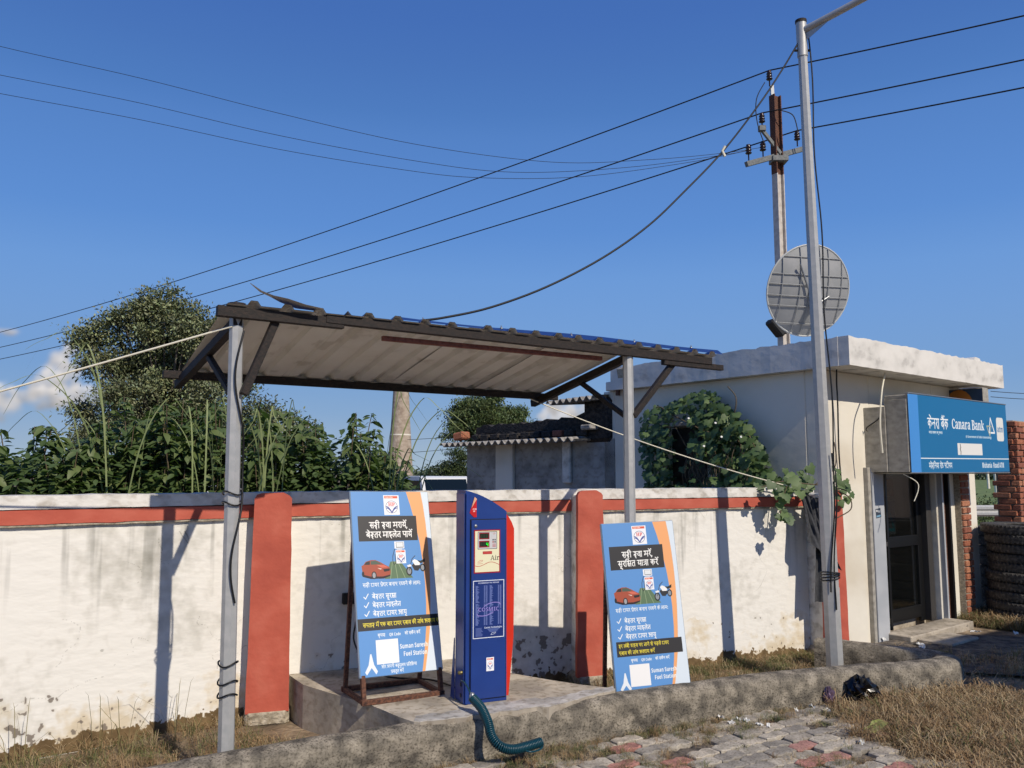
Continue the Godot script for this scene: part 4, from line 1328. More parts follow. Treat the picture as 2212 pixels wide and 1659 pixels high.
func bank_building() -> void:
	var root := thing("bank_building", "small flat-roofed cash machine building with a blue sign above its glass door", "building", C0, TH)
	# local: x along the front, z out of it, -z along the side
	var W := 3.52
	var D := 3.0
	var H := 2.867
	var x0 := 0.93   # door opening
	var x1 := 2.42
	var wall := func(xa: float, xb: float, ya: float, yb: float, n: String, m: Material) -> void:
		part(root, n, box_mesh(Vector3(xb - xa, yb - ya, 0.2), 0.01), m, xf(Vector3((xa + xb) / 2, (ya + yb) / 2, -0.1)))
	wall.call(0.0, x0, -0.02, H, "front_wall", M.bank_front)
	wall.call(x1, W, -0.02, H, "front_wall", M.bank_front)
	wall.call(x0, x1, 2.1, H, "front_wall", M.bank_front)
	part(root, "side_wall", box_mesh(Vector3(0.2, H + 0.02, D - 0.2), 0.01), M.bank_side, xf(Vector3(0.098, H / 2 - 0.01, -0.2 - (D - 0.2) / 2)))
	part(root, "side_wall", box_mesh(Vector3(0.2, H + 0.02, D - 0.2), 0.01), M.bank_side, xf(Vector3(W - 0.1, H / 2 - 0.01, -0.2 - (D - 0.2) / 2)))
	part(root, "back_wall", box_mesh(Vector3(W, H + 0.02, 0.2), 0.01), M.bank_side, xf(Vector3(W / 2, H / 2 - 0.01, -D - 0.1)))
	part(root, "floor", box_mesh(Vector3(W - 0.4, 0.12, D - 0.2), 0.01), M.slab, xf(Vector3(W / 2, 0.05, -D / 2 - 0.1)))
	part(root, "inner_wall", box_mesh(Vector3(W - 0.4, H, 0.05), 0.004), M.bank_front, xf(Vector3(W / 2, H / 2, -1.7)))
	# roof slab with a raised rim
	part(root, "roof_slab", box_mesh(Vector3(3.3, 0.12, 3.45), 0.01), M.parapet, xf(Vector3(-0.1 + 1.68, H + 0.061, 0.36 - 1.725)))
	var P := 3.16 - H
	var front := strip_mesh(3.72, 0.0, P, -0.12, 0.0, 0.005, 0.02, 401)
	part(root, "parapet", front, M.parapet, xf(Vector3(-0.12, H - 0.004, 0.38)))
	part(root, "parapet", strip_mesh(3.2, 0.0, P, -0.12, 0.0, 0.005, 0.02, 402), M.parapet, Transform3D(Basis(Vector3(0, 0, 1), Vector3(0, 1, 0), Vector3(-1, 0, 0)), Vector3(-0.123, H - 0.002, 0.26 - 3.2)))
	part(root, "parapet", strip_mesh(3.2, 0.0, P, -0.12, 0.0, 0.005, 0.02, 403), M.parapet, Transform3D(Basis(Vector3(0, 0, -1), Vector3(0, 1, 0), Vector3(1, 0, 0)), Vector3(3.6, H - 0.002, 0.26)))
	part(root, "parapet_lump", prism_mesh([Vector2(0, 0), Vector2(0.24, 0), Vector2(0.2, 0.05), Vector2(0.08, 0.06)], -0.12, 0.0), M.parapet, xf(Vector3(2.75, H + P - 0.02, 0.37)))
	# broken corner of the rim: bare brick
	part(root, "rim_break", box_mesh(Vector3(0.03, 0.14, 0.22), 0.02), M.plaster_tan, xf(Vector3(-0.12, H + 0.2, -2.7), 0.0, 0.0, 0.2))
	part(root, "rain_spout", box_mesh(Vector3(0.05, 0.07, 0.05), 0.005), M.rust, xf(Vector3(-0.08, H - 0.04, -2.85)))
	# tan corner strip and grey panel left of the door, rolled shutter rail and post on its right
	part(root, "corner_strip", box_mesh(Vector3(0.055, 1.86, 0.05), 0.004), M.box_metal, xf(Vector3(0.77, 0.92, 0.027)))
	part(root, "grey_panel", box_mesh(Vector3(0.235, 1.85, 0.06), 0.006), M.acp, xf(Vector3(0.92, 0.915, 0.035)))
	part(root, "panel_fold", box_mesh(Vector3(0.05, 1.84, 0.04), 0.006), M.acp, xf(Vector3(1.066, 0.915, 0.02)))
	var st := fresh(40, 36, Color(0.2, 0.24, 0.3))
	rect(st, 4, 4, 10, 8, Color(0.8, 0.8, 0.8))
	for k in 4:
		rect(st, 16 + 6 * k, 6 + k, 4, 9, Color(0.7, 0.72, 0.74))
	rect(st, 3, 26, 34, 7, Color(0.45, 0.62, 0.72))
	part(root, "sticker", sheet_mesh(0.105, 0.1), picture(st), xf(Vector3(0.9, 1.36, 0.067), 0.0, 0.0, 0.1))
	var door := part(root, "door", box_mesh(Vector3(0.07, 2.0, 0.1), 0.004), M.aluminium, xf(Vector3(1.14, 1.06, -0.06)))
	var dp := func(n: String, x: float, y: float, w: float, h: float, z: float, m: Material) -> void:
		part(door, n, box_mesh(Vector3(w, h, 0.04), 0.004), m, xf(Vector3(x - 1.14, y - 1.06, z + 0.06)))
	dp.call("side_frame", 1.3, 1.06, 0.04, 2.0, -0.06, M.door_black)
	dp.call("cross_bar", 1.22, 1.0, 0.13, 0.05, -0.06, M.aluminium)
	dp.call("side_pane", 1.22, 1.5, 0.12, 0.95, -0.065, M.glass)
	dp.call("side_pane", 1.22, 0.55, 0.12, 0.84, -0.065, M.glass)
	# inner door leaf, black frame
	for q in [[1.34, 1.06, 0.06, 2.0], [2.2, 1.06, 0.1, 2.0], [1.77, 2.03, 0.9, 0.1], [1.77, 1.0, 0.8, 0.12], [1.77, 0.18, 0.8, 0.14]]:
		dp.call("leaf_frame", q[0], q[1], q[2], q[3], -0.14, M.door_black)
	dp.call("pane", 1.77, 1.5, 0.78, 0.9, -0.16, M.glass)
	dp.call("pane", 1.77, 0.6, 0.78, 0.7, -0.16, M.glass)
	part(root, "inner_post", box_mesh(Vector3(0.12, 2.0, 0.1), 0.004), M.aluminium, xf(Vector3(2.31, 1.06, -0.1)))
	part(root, "shutter_rail", box_mesh(Vector3(0.035, 2.05, 0.06), 0.004), M.acp, xf(Vector3(2.455, 1.0, 0.03)))
	part(root, "shutter_rail", box_mesh(Vector3(0.09, 2.05, 0.03), 0.004), M.rust, xf(Vector3(2.52, 1.0, 0.015)))
	part(root, "shutter_rail", box_mesh(Vector3(0.04, 2.05, 0.08), 0.004), M.door_black, xf(Vector3(2.59, 1.0, 0.04)))
	part(root, "door_step", box_mesh(Vector3(1.5, 0.1, 0.3), 0.01), M.slab, xf(Vector3(1.75, 0.03, 0.16)))
	part(root, "door_step", box_mesh(Vector3(0.62, 0.08, 0.36), 0.01), M.slab, xf(Vector3(1.42, 0.01, 0.5)))
	# notices behind the glass
	var nt := fresh(96, 48, Color(0.85, 0.55, 0.12))
	latin(nt, "lcome", 2, 26, 26, Color(0.2, 0.13, 0.05), "Droid Sans", true)
	part(root, "notice", sheet_mesh(0.4, 0.2), picture(nt), xf(Vector3(1.62, 1.62, -0.22)))
	var tr := fresh(64, 72, Color(0.42, 0.45, 0.45))
	ink(tr, [Vector2(32, 6), Vector2(58, 64), Vector2(10, 60), Vector2(32, 6)], 6.0, Color(0.15, 0.55, 0.6))
	part(root, "notice", sheet_mesh(0.34, 0.4), picture(tr), xf(Vector3(1.66, 1.28, -0.22)))
	# exposed bricks at the broken right end of the front
	part(root, "brick_core", box_mesh(Vector3(0.22, 2.2, 0.16), 0.01), M.mortar, xf(Vector3(3.0, 1.1, 0.0)))
	# sunshade, dark window under the vine, sill
	var sd := Transform3D(Basis(Vector3(0, 0, 1), Vector3(0, 1, 0), Vector3(-1, 0, 0)), Vector3.ZERO)
	part(root, "window", box_mesh(Vector3(0.5, 0.75, 0.03), 0.004), M.door_black, sd * xf(Vector3(-1.75, 1.95, 0.016)))
	part(root, "window_shade", box_mesh(Vector3(0.5, 0.05, 0.25), 0.01), M.shed_wall, sd * xf(Vector3(-1.72, 2.36, 0.126)))
	part(root, "window_sill", box_mesh(Vector3(0.6, 0.06, 0.15), 0.01), M.bank_side, sd * xf(Vector3(-1.7, 1.55, 0.077)))
	# wires dangling on the corner
	single("cable", tube_mesh(curve([C0 + Vector3(0, 2.86, 0) + FR * 0.12 + NF * 0.1, C0 + Vector3(0, 2.72, 0) + FR * 0.18 + NF * 0.06, C0 + Vector3(0, 2.5, 0) + FR * 0.2 + NF * 0.05, C0 + Vector3(0, 2.0, 0) + FR * 0.22 + NF * 0.03, C0 + Vector3(0, 1.62, 0) + FR * 0.25 + NF * 0.03]), 0.008, 6), M.black, "black cable hanging from the eave down the cream bank front", "cable")
	single("conduit", tube_mesh(curve([ROOF_O + FR * 1.0 + Vector3(0, 3.15, 0) + NF * 0.01, ROOF_O + FR * 0.9 + Vector3(0, 2.85, 0) + NF * 0.012, ROOF_O + FR * 0.72 + Vector3(0, 2.62, 0) + NF * 0.06, ROOF_O + FR * 0.66 + Vector3(0, 2.3, 0) + NF * 0.06, ROOF_O + FR * 0.68 + Vector3(0, 2.0, 0) + NF * 0.06]), 0.009, 6), M.rope, "pale flexible conduit hanging over the roof edge to the blue bank sign", "cable")

func bank_sign() -> void:
	# box on the front wall: left edge and size found from the picture
	var org := C0 + FR * 0.83
	var root := thing("bank_sign", "blue boxed bank sign with white lettering above the glass door", "sign", org, TH)
	var w := 2.5
	var p := 0.48
	var y0 := 1.80
	var y1 := 2.63
	# front sheet leans a little
	part(root, "sign_face", sheet_mesh(w, y1 - y0), grime(picture(bank_picture(), 0.42), 0.88, 0.012, 1.2, 14), xf(Vector3(w / 2, (y0 + y1) / 2, p + 0.003), 0.0, 0.0, 0.006))
	part(root, "sign_box", box_mesh(Vector3(w - 0.02, y1 - y0 - 0.02, p * 0.55), 0.008), M.box_metal, xf(Vector3(w / 2, (y0 + y1) / 2, p - p * 0.275)))
	part(root, "side_sheet", box_mesh(Vector3(0.015, y1 - y0 - 0.06, p * 0.5), 0.003), M.box_metal, xf(Vector3(0.0, (y0 + y1) / 2 - 0.03, p * 0.72)))
	part(root, "side_sheet", box_mesh(Vector3(0.014, y1 - y0 - 0.13, p * 0.52), 0.003), M.box_metal, xf(Vector3(-0.02, (y0 + y1) / 2 - 0.065, p * 0.24)))
	part(root, "bottom_sheet", box_mesh(Vector3(w - 0.1, 0.012, p - 0.03), 0.003), M.box_metal, xf(Vector3(w / 2, y0 - 0.012, p / 2)))
	part(root, "edge_trim", box_mesh(Vector3(w + 0.01, 0.012, 0.02), 0.003), M.steel, xf(Vector3(w / 2, y1 + 0.004, p + 0.0)))
	part(root, "edge_trim", box_mesh(Vector3(w + 0.01, 0.012, 0.02), 0.003), M.steel, xf(Vector3(w / 2, y0 - 0.006, p + 0.0)))
	part(root, "loose_wire", tube_mesh(curve([Vector3(0.03, 1.78, p - 0.1), Vector3(0.1, 1.7, p), Vector3(0.09, 1.62, p + 0.02), Vector3(0.03, 1.5, p)]), 0.005, 6), M.rope)
	part(root, "loose_wire", tube_mesh(curve([Vector3(-0.02, 2.42, p * 0.4), Vector3(-0.05, 2.36, p * 0.35), Vector3(-0.06, 2.28, p * 0.1), Vector3(-0.05, 2.24, 0.05)]), 0.006, 6), M.black)
	# older sign box behind it, turned across the eave
	var im := fresh(64, 48, Color(0.08, 0.2, 0.32))
	disc(im, Vector2(18, 26), 26, 26, Color(0.62, 0.38, 0.08))
	latin(im, "tm", 4, 24, 26, Color(0.2, 0.12, 0.04), "Droid Sans", true)
	var o := thing("projecting_sign", "small blue and orange projecting sign under the roof edge behind the blue sign", "sign", C0 + FR * 3.05, TH)
	part(o, "sign_box", box_mesh(Vector3(0.16, 0.34, 0.4), 0.01), M.box_metal, xf(Vector3(-0.06, 2.66, 0.2)))
	part(o, "sign_face", sheet_mesh(0.39, 0.32), picture(im), xf(Vector3(-0.143, 2.66, 0.2), -PI / 2))

# ---------------------------------------------------------------- shed behind the wall
func sine_sheet(len_x: float, z0: float, z1: float, drop: float, pitch := 0.15, amp := 0.028) -> ArrayMesh:
	var s := ST()
	s.set_smooth_group(0)
	var n := int(len_x / pitch * 8)
	for i in n:
		var xa := len_x * i / n
		var xb := len_x * (i + 1) / n
		var ya := amp * sin(xa / pitch * TAU)
		var yb := amp * sin(xb / pitch * TAU)
		quad(s, Vector3(xa, ya, z1), Vector3(xb, yb, z1), Vector3(xb, yb - drop, z0), Vector3(xa, ya - drop, z0))
	s.set_smooth_group(1)
	for i in n:
		var xa := len_x * i / n
		var xb := len_x * (i + 1) / n
		var ya := amp * sin(xa / pitch * TAU) - 0.012
		var yb := amp * sin(xb / pitch * TAU) - 0.012
		quad(s, Vector3(xa, ya - drop, z0), Vector3(xb, yb - drop, z0), Vector3(xb, yb, z1), Vector3(xa, ya, z1))
		s.set_smooth_group(-1)
		quad(s, Vector3(xa, ya - drop + 0.012, z0), Vector3(xb, yb - drop + 0.012, z0), Vector3(xb, yb - drop, z0), Vector3(xa, ya - drop, z0))
		s.set_smooth_group(1)
	return done(s)

func shed() -> void:
	# local x runs along the shed front from its left end to the bank building
	var left := C0 + SD * 6.35
	var root := thing("shed", "grey shed with a corrugated asbestos roof and black brick ledge behind the wall", "shed", left, TH - PI / 2)
	var L := 3.35
	part(root, "front_wall", box_mesh(Vector3(L, 2.26, 0.2), 0.01), M.shed_wall, xf(Vector3(L / 2, 1.12, -0.1)))
	part(root, "end_wall", box_mesh(Vector3(0.2, 2.26, 2.4), 0.01), M.shed_wall, xf(Vector3(0.1, 1.12, -1.4)))
	part(root, "pale_pier", box_mesh(Vector3(0.42, 2.25, 0.06), 0.01), M.bank_side, xf(Vector3(1.05, 1.1, 0.028)))
	part(root, "pale_pier", box_mesh(Vector3(0.16, 0.6, 0.05), 0.02), M.white, xf(Vector3(2.45, 1.95, 0.03)))
	part(root, "roof_sheet", sine_sheet(L - 0.15, 0.36, -2.4, 0.18, 0.16, 0.03), M.asbestos, xf(Vector3(-0.25, 2.42, 0)))
	part(root, "brick_ledge", strip_mesh(L - 0.3, 0.0, 0.13, -0.25, 0.1, 0.01, 0.03, 511), M.black_brick, xf(Vector3(0.25, 2.27, -0.06)))
	part(root, "brick_ledge", strip_mesh(L - 0.35, 0.14, 0.27, -0.25, 0.03, 0.01, 0.05, 512), M.black_brick, xf(Vector3(0.22, 2.27, -0.06)))
	for k in 11:
		part(root, "ledge_brick", box_mesh(Vector3(0.2, 0.09, 0.1), 0.012), M.black_brick if k != 8 else M.brick[2], xf(Vector3(0.36 + 0.245 * k, 2.34 + rng.randf_range(-0.006, 0.006), 0.05 + rng.randf_range(-0.01, 0.015)), rng.randf_range(-0.06, 0.06)))
	part(root, "corner_brick", box_mesh(Vector3(0.22, 0.12, 0.2), 0.02), M.brick[1], xf(Vector3(0.02, 2.38, 0.12), 0.2, 0.0, 0.15))
	# little lean-to roof against the bank, with its dark packing
	part(root, "lean_to_roof", sine_sheet(0.95, 0.35, -1.0, 0.1, 0.13, 0.03), M.asbestos, xf(Vector3(2.32, 2.86, -0.05), 0.0, 0.0, 0.02))
	part(root, "lean_to_wall", box_mesh(Vector3(0.55, 0.62, 0.5), 0.06), M.black_brick, xf(Vector3(3.05, 2.5, -0.2)))
	part(root, "tarpaulin", prism_mesh([Vector2(0, 0), Vector2(1.4, 0), Vector2(1.4, 0.3), Vector2(1.1, 0.22), Vector2(0.75, 0.12), Vector2(0.5, 0.14), Vector2(0.3, 0.04)], -0.3, 0.0), M.black_brick, xf(Vector3(1.75, 2.44, -0.05)))
	part(root, "folded_sheet", box_mesh(Vector3(0.2, 0.07, 0.2), 0.02), M.asbestos, xf(Vector3(3.0, 2.4, 0.1)))
	single("wooden_post", tube_mesh([left + Vector3(0.25, 0, 0.15), left + Vector3(0.27, 1.2, 0.16), left + Vector3(0.25, 1.95, 0.15)], [0.07, 0.06, 0.055], 8), M.stem, "weathered wooden post standing before the end of the grey shed", "post")

# ---------------------------------------------------------------- the two printed boards
func board_frame(root: Node3D, img: Image, w: float, h: float, lean: float, foot: float, stand: bool) -> void:
	# local: origin at the middle of the board's foot, x right, z to the front; the board leans back
	var t := Transform3D(Basis(Vector3(1, 0, 0), -lean), Vector3.ZERO)
	var m := grime(picture(img, 0.42), 0.9, 0.012, 1.6, 14)
	var bd := part(root, "board", box_mesh(Vector3(w, h, 0.03), 0.006), plain(Color(0.55, 0.62, 0.68), 0.45), t * xf(Vector3(0, h / 2, -0.018)))
	part(bd, "print", sheet_mesh(w - 0.012, h - 0.008), m, xf(Vector3(0, 0, 0.0165)))
	var legs := [t * Vector3(-w / 2 + 0.025, 0, -0.02), t * Vector3(w / 2 - 0.025, 0, -0.02)]
	var up := [t * Vector3(-w / 2 + 0.025, h * 0.72, -0.04), t * Vector3(w / 2 - 0.025, h * 0.72, -0.04)]
	var dirn := (t.basis * Vector3(0, -1, 0))
	var front := []
	var back := []
	for k in 2:
		var f: Vector3 = legs[k] + dirn * (foot / -dirn.y)
		front.append(f)
		var b := Vector3(f.x, -foot, f.z - 0.36)
		back.append(b)
		if stand:
			part(root, "leg", bar_mesh(legs[k] + Vector3(0, 0.02, 0), f, 0.03, 0.03), M.rust)
		part(root, "back_leg", bar_mesh(up[k] + Vector3(0, 0, -0.01), b, 0.028, 0.028), M.rust)
	if stand:
		part(root, "base_rail", bar_mesh(front[0] + Vector3(-0.02, 0.018, 0), front[1] + Vector3(0.02, 0.018, 0), 0.032, 0.034), M.rust)
		part(root, "base_rail", bar_mesh(back[0] + Vector3(-0.02, 0.018, -0.02), back[1] + Vector3(0.02, 0.018, -0.02), 0.032, 0.034), M.rust)
		for k in 2:
			part(root, "base_rail", bar_mesh(front[k] + Vector3(0, 0.018, -0.018), back[k] + Vector3(0, 0.018, 0), 0.03, 0.032), M.rust)

func sign_boards() -> void:
	var a := thing("sign_board", "blue printed sign board on a rusty frame standing on the concrete pad", "sign board", V(-0.736, 0.445, 5.738), 0.542)
	a.rotation.z = -0.019
	board_frame(a, board_picture(false), 0.61, 1.262, 0.266, 0.445 - 0.284, true)
	var b := thing("sign_board", "blue printed sign board leaning behind the kerb in front of a canopy post", "sign board", V(1.03, 0.223, 6.165), 0.239)
	b.rotation.z = 0.033
	board_frame(b, board_picture(true), 0.585, 1.215, 0.145, 0.223, false)
	# socket box and plug on the wall behind the first board, and the lead to the pump
	var t: Array = WALL[1]
	var wt := atan2(WALL[2][1] - t[1], WALL[2][0] - t[0])
	var k := thing("power_socket", "dark and white electrical socket box with a plug on the whitewashed wall", "socket", V(-1.235, 0.82, 6.624), wt)
	part(k, "back_box", box_mesh(Vector3(0.17, 0.085, 0.05), 0.006), M.rubber_black, xf(Vector3(-0.02, 0, 0.03)))
	part(k, "switch_plate", box_mesh(Vector3(0.085, 0.1, 0.06), 0.006), M.paper, xf(Vector3(0.045, -0.01, 0.045)))
	part(k, "plug", box_mesh(Vector3(0.05, 0.07, 0.06), 0.012), M.black, xf(Vector3(0.07, -0.015, 0.1)))
	single("power_lead", tube_mesh(curve([V(-1.19, 0.78, 6.55), V(-1.2, 0.66, 6.5), V(-1.21, 0.52, 6.48), V(-1.12, 0.4, 6.4), V(-0.95, 0.3, 6.3), V(-0.6, 0.292, 6.22), V(-0.4, 0.292, 6.0), V(-0.33, 0.292, 5.86)]), 0.007, 6), M.black, "black power lead running from the wall socket across the pad to the pump", "cable")

# ---------------------------------------------------------------- air pump
func air_pump() -> void:
	var root := thing("air_pump", "blue tyre air pump column with a red fin, display panel and coiled hose", "air pump", V(-0.311, 0.283, 5.595), 0.42)
	# local: x 0 .. 0.30 along the front, z 0 the front, body behind
	var W := 0.300
	var Dp := 0.17
	var top := []
	for k in 11:
		var t := k / 10.0
		top.append(Vector2(W * t, 1.395 - 0.145 * (0.45 * t + 0.55 * t * t)))
	var outline := [Vector2(0, 0.0), Vector2(W, 0.0)]
	for k in 11:
		outline.append(top[10 - k])
	part(root, "body", prism_mesh(outline, -Dp, 0.0), M.pump_blue)
	part(root, "left_side", box_mesh(Vector3(0.006, 1.37, Dp - 0.01), 0.002), M.pump_dark, xf(Vector3(-0.0035, 0.69, -Dp / 2)))
	part(root, "side_foot", prism_mesh([Vector2(0, 0), Vector2(0.07, 0.0), Vector2(0.005, 0.4), Vector2(0, 0.4)], -0.003, 0.003), M.pump_dark, Transform3D(Basis(Vector3(0, 0, -1), Vector3(0, 1, 0), Vector3(1, 0, 0)), Vector3(-0.012, 0, -Dp + 0.005)))
	part(root, "front_rim", box_mesh(Vector3(0.022, 1.37, 0.012), 0.004), M.pump_blue, xf(Vector3(0.011, 0.688, 0.006)))
	# door set in, with a dark joint round it
	part(root, "door_joint", box_mesh(Vector3(0.262, 1.18, 0.004), 0.001), M.black, xf(Vector3(0.163, 0.612, 0.0024)))
	var door := part(root, "door", box_mesh(Vector3(0.25, 1.168, 0.012), 0.003), M.pump_blue, xf(Vector3(0.163, 0.612, 0.007)))
	var z := 0.0075
	part(door, "panel", sheet_mesh(0.192, 0.288), picture(panel_picture(), 0.35), xf(Vector3(-0.012, 0.375, z)))
	var glow := plain(Color(0.1, 0.9, 0.2), 0.4)
	glow.emission_enabled = true
	glow.emission = Color(0.1, 1.0, 0.2)
	glow.emission_energy_multiplier = 0.9
	var dg := ST()
	for q in [[Vector3(-0.006, 0.012, 0), Vector3(-0.006, 0.0, 0)], [Vector3(-0.006, 0.0, 0), Vector3(0.004, 0.0, 0)], [Vector3(0.005, 0.012, 0), Vector3(0.005, -0.012, 0)]]:
		bar(dg, q[0], q[1], 0.003, 0.003, 0.0005)
	part(door, "display_digit", done(dg), glow, xf(Vector3(-0.012 - 0.0, 0.42, z + 0.001)))
	part(door, "chart", sheet_mesh(0.225, 0.378), picture(chart_picture(), 0.4), xf(Vector3(0.0, -0.005, z)))
	var card := fresh(60, 96, Color(0.9, 0.9, 0.92))
	oil_card(card, 3, 3, 54, 90)
	part(door, "oil_sticker", sheet_mesh(0.055, 0.088), picture(card), xf(Vector3(0.012, -0.365, z)))
	part(door, "lock", lathe_mesh([Vector2(0.012, 0), Vector2(0.011, 0.004), Vector2(0.0, 0.005)], 14), M.steel, Transform3D(Basis(Vector3(1, 0, 0), PI / 2), Vector3(-0.095, 0.545, z - 0.002)))
	part(root, "club_sticker", prism_mesh([Vector2(0.0, 0.03), Vector2(0.034, 0.135), Vector2(0.05, 0.12), Vector2(0.05, 0.0), Vector2(0.03, 0.0)], 0.0, 0.002), plain(Color(0.75, 0.08, 0.1), 0.4), xf(Vector3(0.028, 1.215, 0.001)))
	part(root, "sticker_curl", prism_mesh([Vector2(0.012, 0.062), Vector2(0.034, 0.136), Vector2(0.052, 0.122), Vector2(0.036, 0.1)], 0.003, 0.005), plain(Color(0.85, 0.65, 0.52), 0.6), xf(Vector3(0.028, 1.215, 0.001)))
	var lt := fresh(40, 40, Color(0.75, 0.08, 0.1))
	latin(lt, "CLUB", 4, 12, 15, Color.WHITE, "Droid Sans", true)
	latin(lt, "HP", 10, 28, 15, Color.WHITE, "Droid Sans", true)
	part(root, "club_print", sheet_mesh(0.03, 0.036), picture(lt), xf(Vector3(0.061, 1.262, 0.0042)))
	# red fin on the right
	var fin := [Vector2(W - 0.02, 0.02), Vector2(W + 0.028, 0.02), Vector2(W + 0.065, 0.4), Vector2(W + 0.07, 0.8), Vector2(W + 0.07, 1.13), Vector2(W + 0.052, 1.175), Vector2(W + 0.03, 1.21), Vector2(W - 0.005, 1.25), Vector2(W - 0.02, 1.25)]
	part(root, "fin", prism_mesh(fin, -0.10, -0.03), M.pump_red)
	for y in [0.05, 0.12]:
		part(root, "bolt_slot", box_mesh(Vector3(0.003, 0.025, 0.02), 0.001), M.black, xf(Vector3(-0.0095, y, -0.05)))
	part(root, "valve", lathe_mesh([Vector2(0.012, 0), Vector2(0.012, 0.025), Vector2(0.006, 0.03), Vector2(0.0, 0.03)], 10), plain(Color(0.5, 0.45, 0.28), 0.4, 0.6), Transform3D(Basis(Vector3(0, 0, 1), PI / 2), Vector3(-0.007, 0.2, -0.03)))
	# hose: thin lead, ferrule, tight coil hanging over the kerb to the pavers
	var inv := root.transform.affine_inverse()
	var P := func(px: float, py: float, d: float) -> Vector3: return inv * at_d(px, py, d)
	part(root, "hose_lead", tube_mesh(curve([P.call(996, 1470, 5.63), P.call(1003, 1474, 5.58), P.call(1011, 1486, 5.5), P.call(1018, 1502, 5.44)]), 0.006, 8), M.hose)
	part(root, "hose_ferrule", lathe_mesh([Vector2(0.018, -0.02), Vector2(0.02, 0.0), Vector2(0.013, 0.018), Vector2(0.0, 0.022)], 12), M.steel, xf(P.call(1020, 1503, 5.43)))
	var mid := curve([P.call(1021, 1508, 5.425), P.call(1040, 1530, 5.34), P.call(1054, 1560, 5.25), P.call(1062, 1590, 5.19), P.call(1080, 1612, 5.16), P.call(1108, 1619, 5.19), P.call(1140, 1612, 5.26), P.call(1168, 1603, 5.32)], 10)
	var tot := 0.0
	for i in mid.size() - 1:
		tot += (mid[i + 1] - mid[i]).length()
	var turns := int(tot / 0.0118)
	var coil := []
	var run := 0.0
	for i in mid.size() - 1:
		var seg: Vector3 = mid[i + 1] - mid[i]
		var t := seg.normalized()
		var x := t.cross(Vector3(0.3, 0.2, 0.9)).normalized()
		var y := t.cross(x)
		var steps := maxi(3, int(seg.length() / 0.0118 * 10.0))
		for k in steps:
			var u: float = run + seg.length() * k / steps
			var an := u / tot * turns * TAU
			coil.append(mid[i] + seg * (float(k) / steps) + x * cos(an) * 0.0255 + y * sin(an) * 0.0255)
		run += seg.length()
	part(root, "coiled_hose", tube_mesh(coil, 0.0058, 6), M.hose)
	part(root, "hose_end", tube_mesh(curve([P.call(1170, 1600, 5.32), P.call(1172, 1612, 5.31), P.call(1164, 1620, 5.27), P.call(1148, 1624, 5.22), P.call(1136, 1622, 5.22)]), 0.006, 8), M.hose)

# ---------------------------------------------------------------- street lamp
func street_lamp() -> void:
	var base := V(2.733, -0.02, 7.18)
	var top := at_d(1730, 48, 7.0)
	var root := thing("street_lamp", "tall galvanised octagonal street lamp pole with an outreach arm beside the bank", "street lamp", base)
	var tp := top - base
	var s := ST()
	part(root, "pole", octagon(Vector3.ZERO, tp * 0.955, 0.075, 0.041), M.galvanised)
	part(root, "sleeve", tube_mesh([tp * 0.945, tp], [0.046, 0.046], 16), M.galvanised)
	part(root, "sleeve_ring", tube_mesh([tp * 0.9985, tp * 1.003], [0.05, 0.05], 16), M.dark_steel)
	for sd in [-1.0, 1.0]:
		part(root, "bolt", tube_mesh([tp * 0.955 + Vector3(0.04 * sd, 0, 0), tp * 0.955 + Vector3(0.07 * sd, 0, 0)], 0.011, 6), M.dark_steel)
	var e := at_d(1745, 72, 6.98) - base
	var e2 := at_d(1990, -70, 6.3) - base
	part(root, "arm", tube_mesh([tp * 0.985, e2], [0.032, 0.028], 14), M.galvanised)
	var g := ST()
	flat(g)
	var a := tp * 0.983
	var b := tp * 0.965
	var c := tp * 0.983 + (e2 - tp * 0.985) * 0.3
	quad(g, a + Vector3(0, 0, 0.004), c + Vector3(0, 0, 0.004), b + Vector3(0, 0, 0.004), b + Vector3(0, -0.002, 0.004))
	tri(g, a - Vector3(0, 0, 0.004), b - Vector3(0, 0, 0.004), c - Vector3(0, 0, 0.004))
	part(root, "gusset", done(g), M.galvanised)
	var dirn := (e2 - tp * 0.985).normalized()
	var lb := Basis(dirn, Vector3.UP, dirn.cross(Vector3.UP).normalized()).orthonormalized()
	part(root, "lamp_head", box_mesh(Vector3(0.62, 0.09, 0.24), 0.04), M.steel, Transform3D(lb, e2 + dirn * 0.28))
	var cl := []
	for k in 40:
		var t := k / 39.0
		cl.append(tp * (0.975 - 0.66 * t) + Vector3(0.05 + 0.03 * t + 0.012 * sin(t * 17.0), 0, 0.03))
	for k in 14:
		var t := k / 13.0
		cl.append(tp * (0.315 - 0.2 * t) + Vector3(0.08 - 0.08 * t + 0.012 * sin(t * 7.0), 0, 0.03 + 0.05 * t))
	part(root, "cable", tube_mesh(cl, 0.0065, 6), M.black)
	var c2 := []
	for k in 20:
		var t := k / 19.0
		c2.append(tp * (0.34 - 0.2 * t) + Vector3(0.04 - 0.05 * t + 0.02 * sin(t * 5.0), 0, 0.075))
	part(root, "cable", tube_mesh(c2, 0.0065, 6), M.black)
	var tie := ST()
	for q in [[0.163, 0.0], [0.16, 0.6], [0.166, -0.5], [0.157, 1.2]]:
		var lp := []
		for k in 17:
			var an := TAU * k / 16
			lp.append(tp * q[0] + Vector3(cos(an) * 0.076, 0.014 * sin(an + q[1]), sin(an) * 0.076))
		tube(tie, lp, 0.005, 6)
	part(root, "wire_tie", done(tie), M.black)
	part(root, "hatch", box_mesh(Vector3(0.05, 0.34, 0.008), 0.003), M.galvanised, xf(Vector3(0.012, 0.68, 0.068), 0.1))

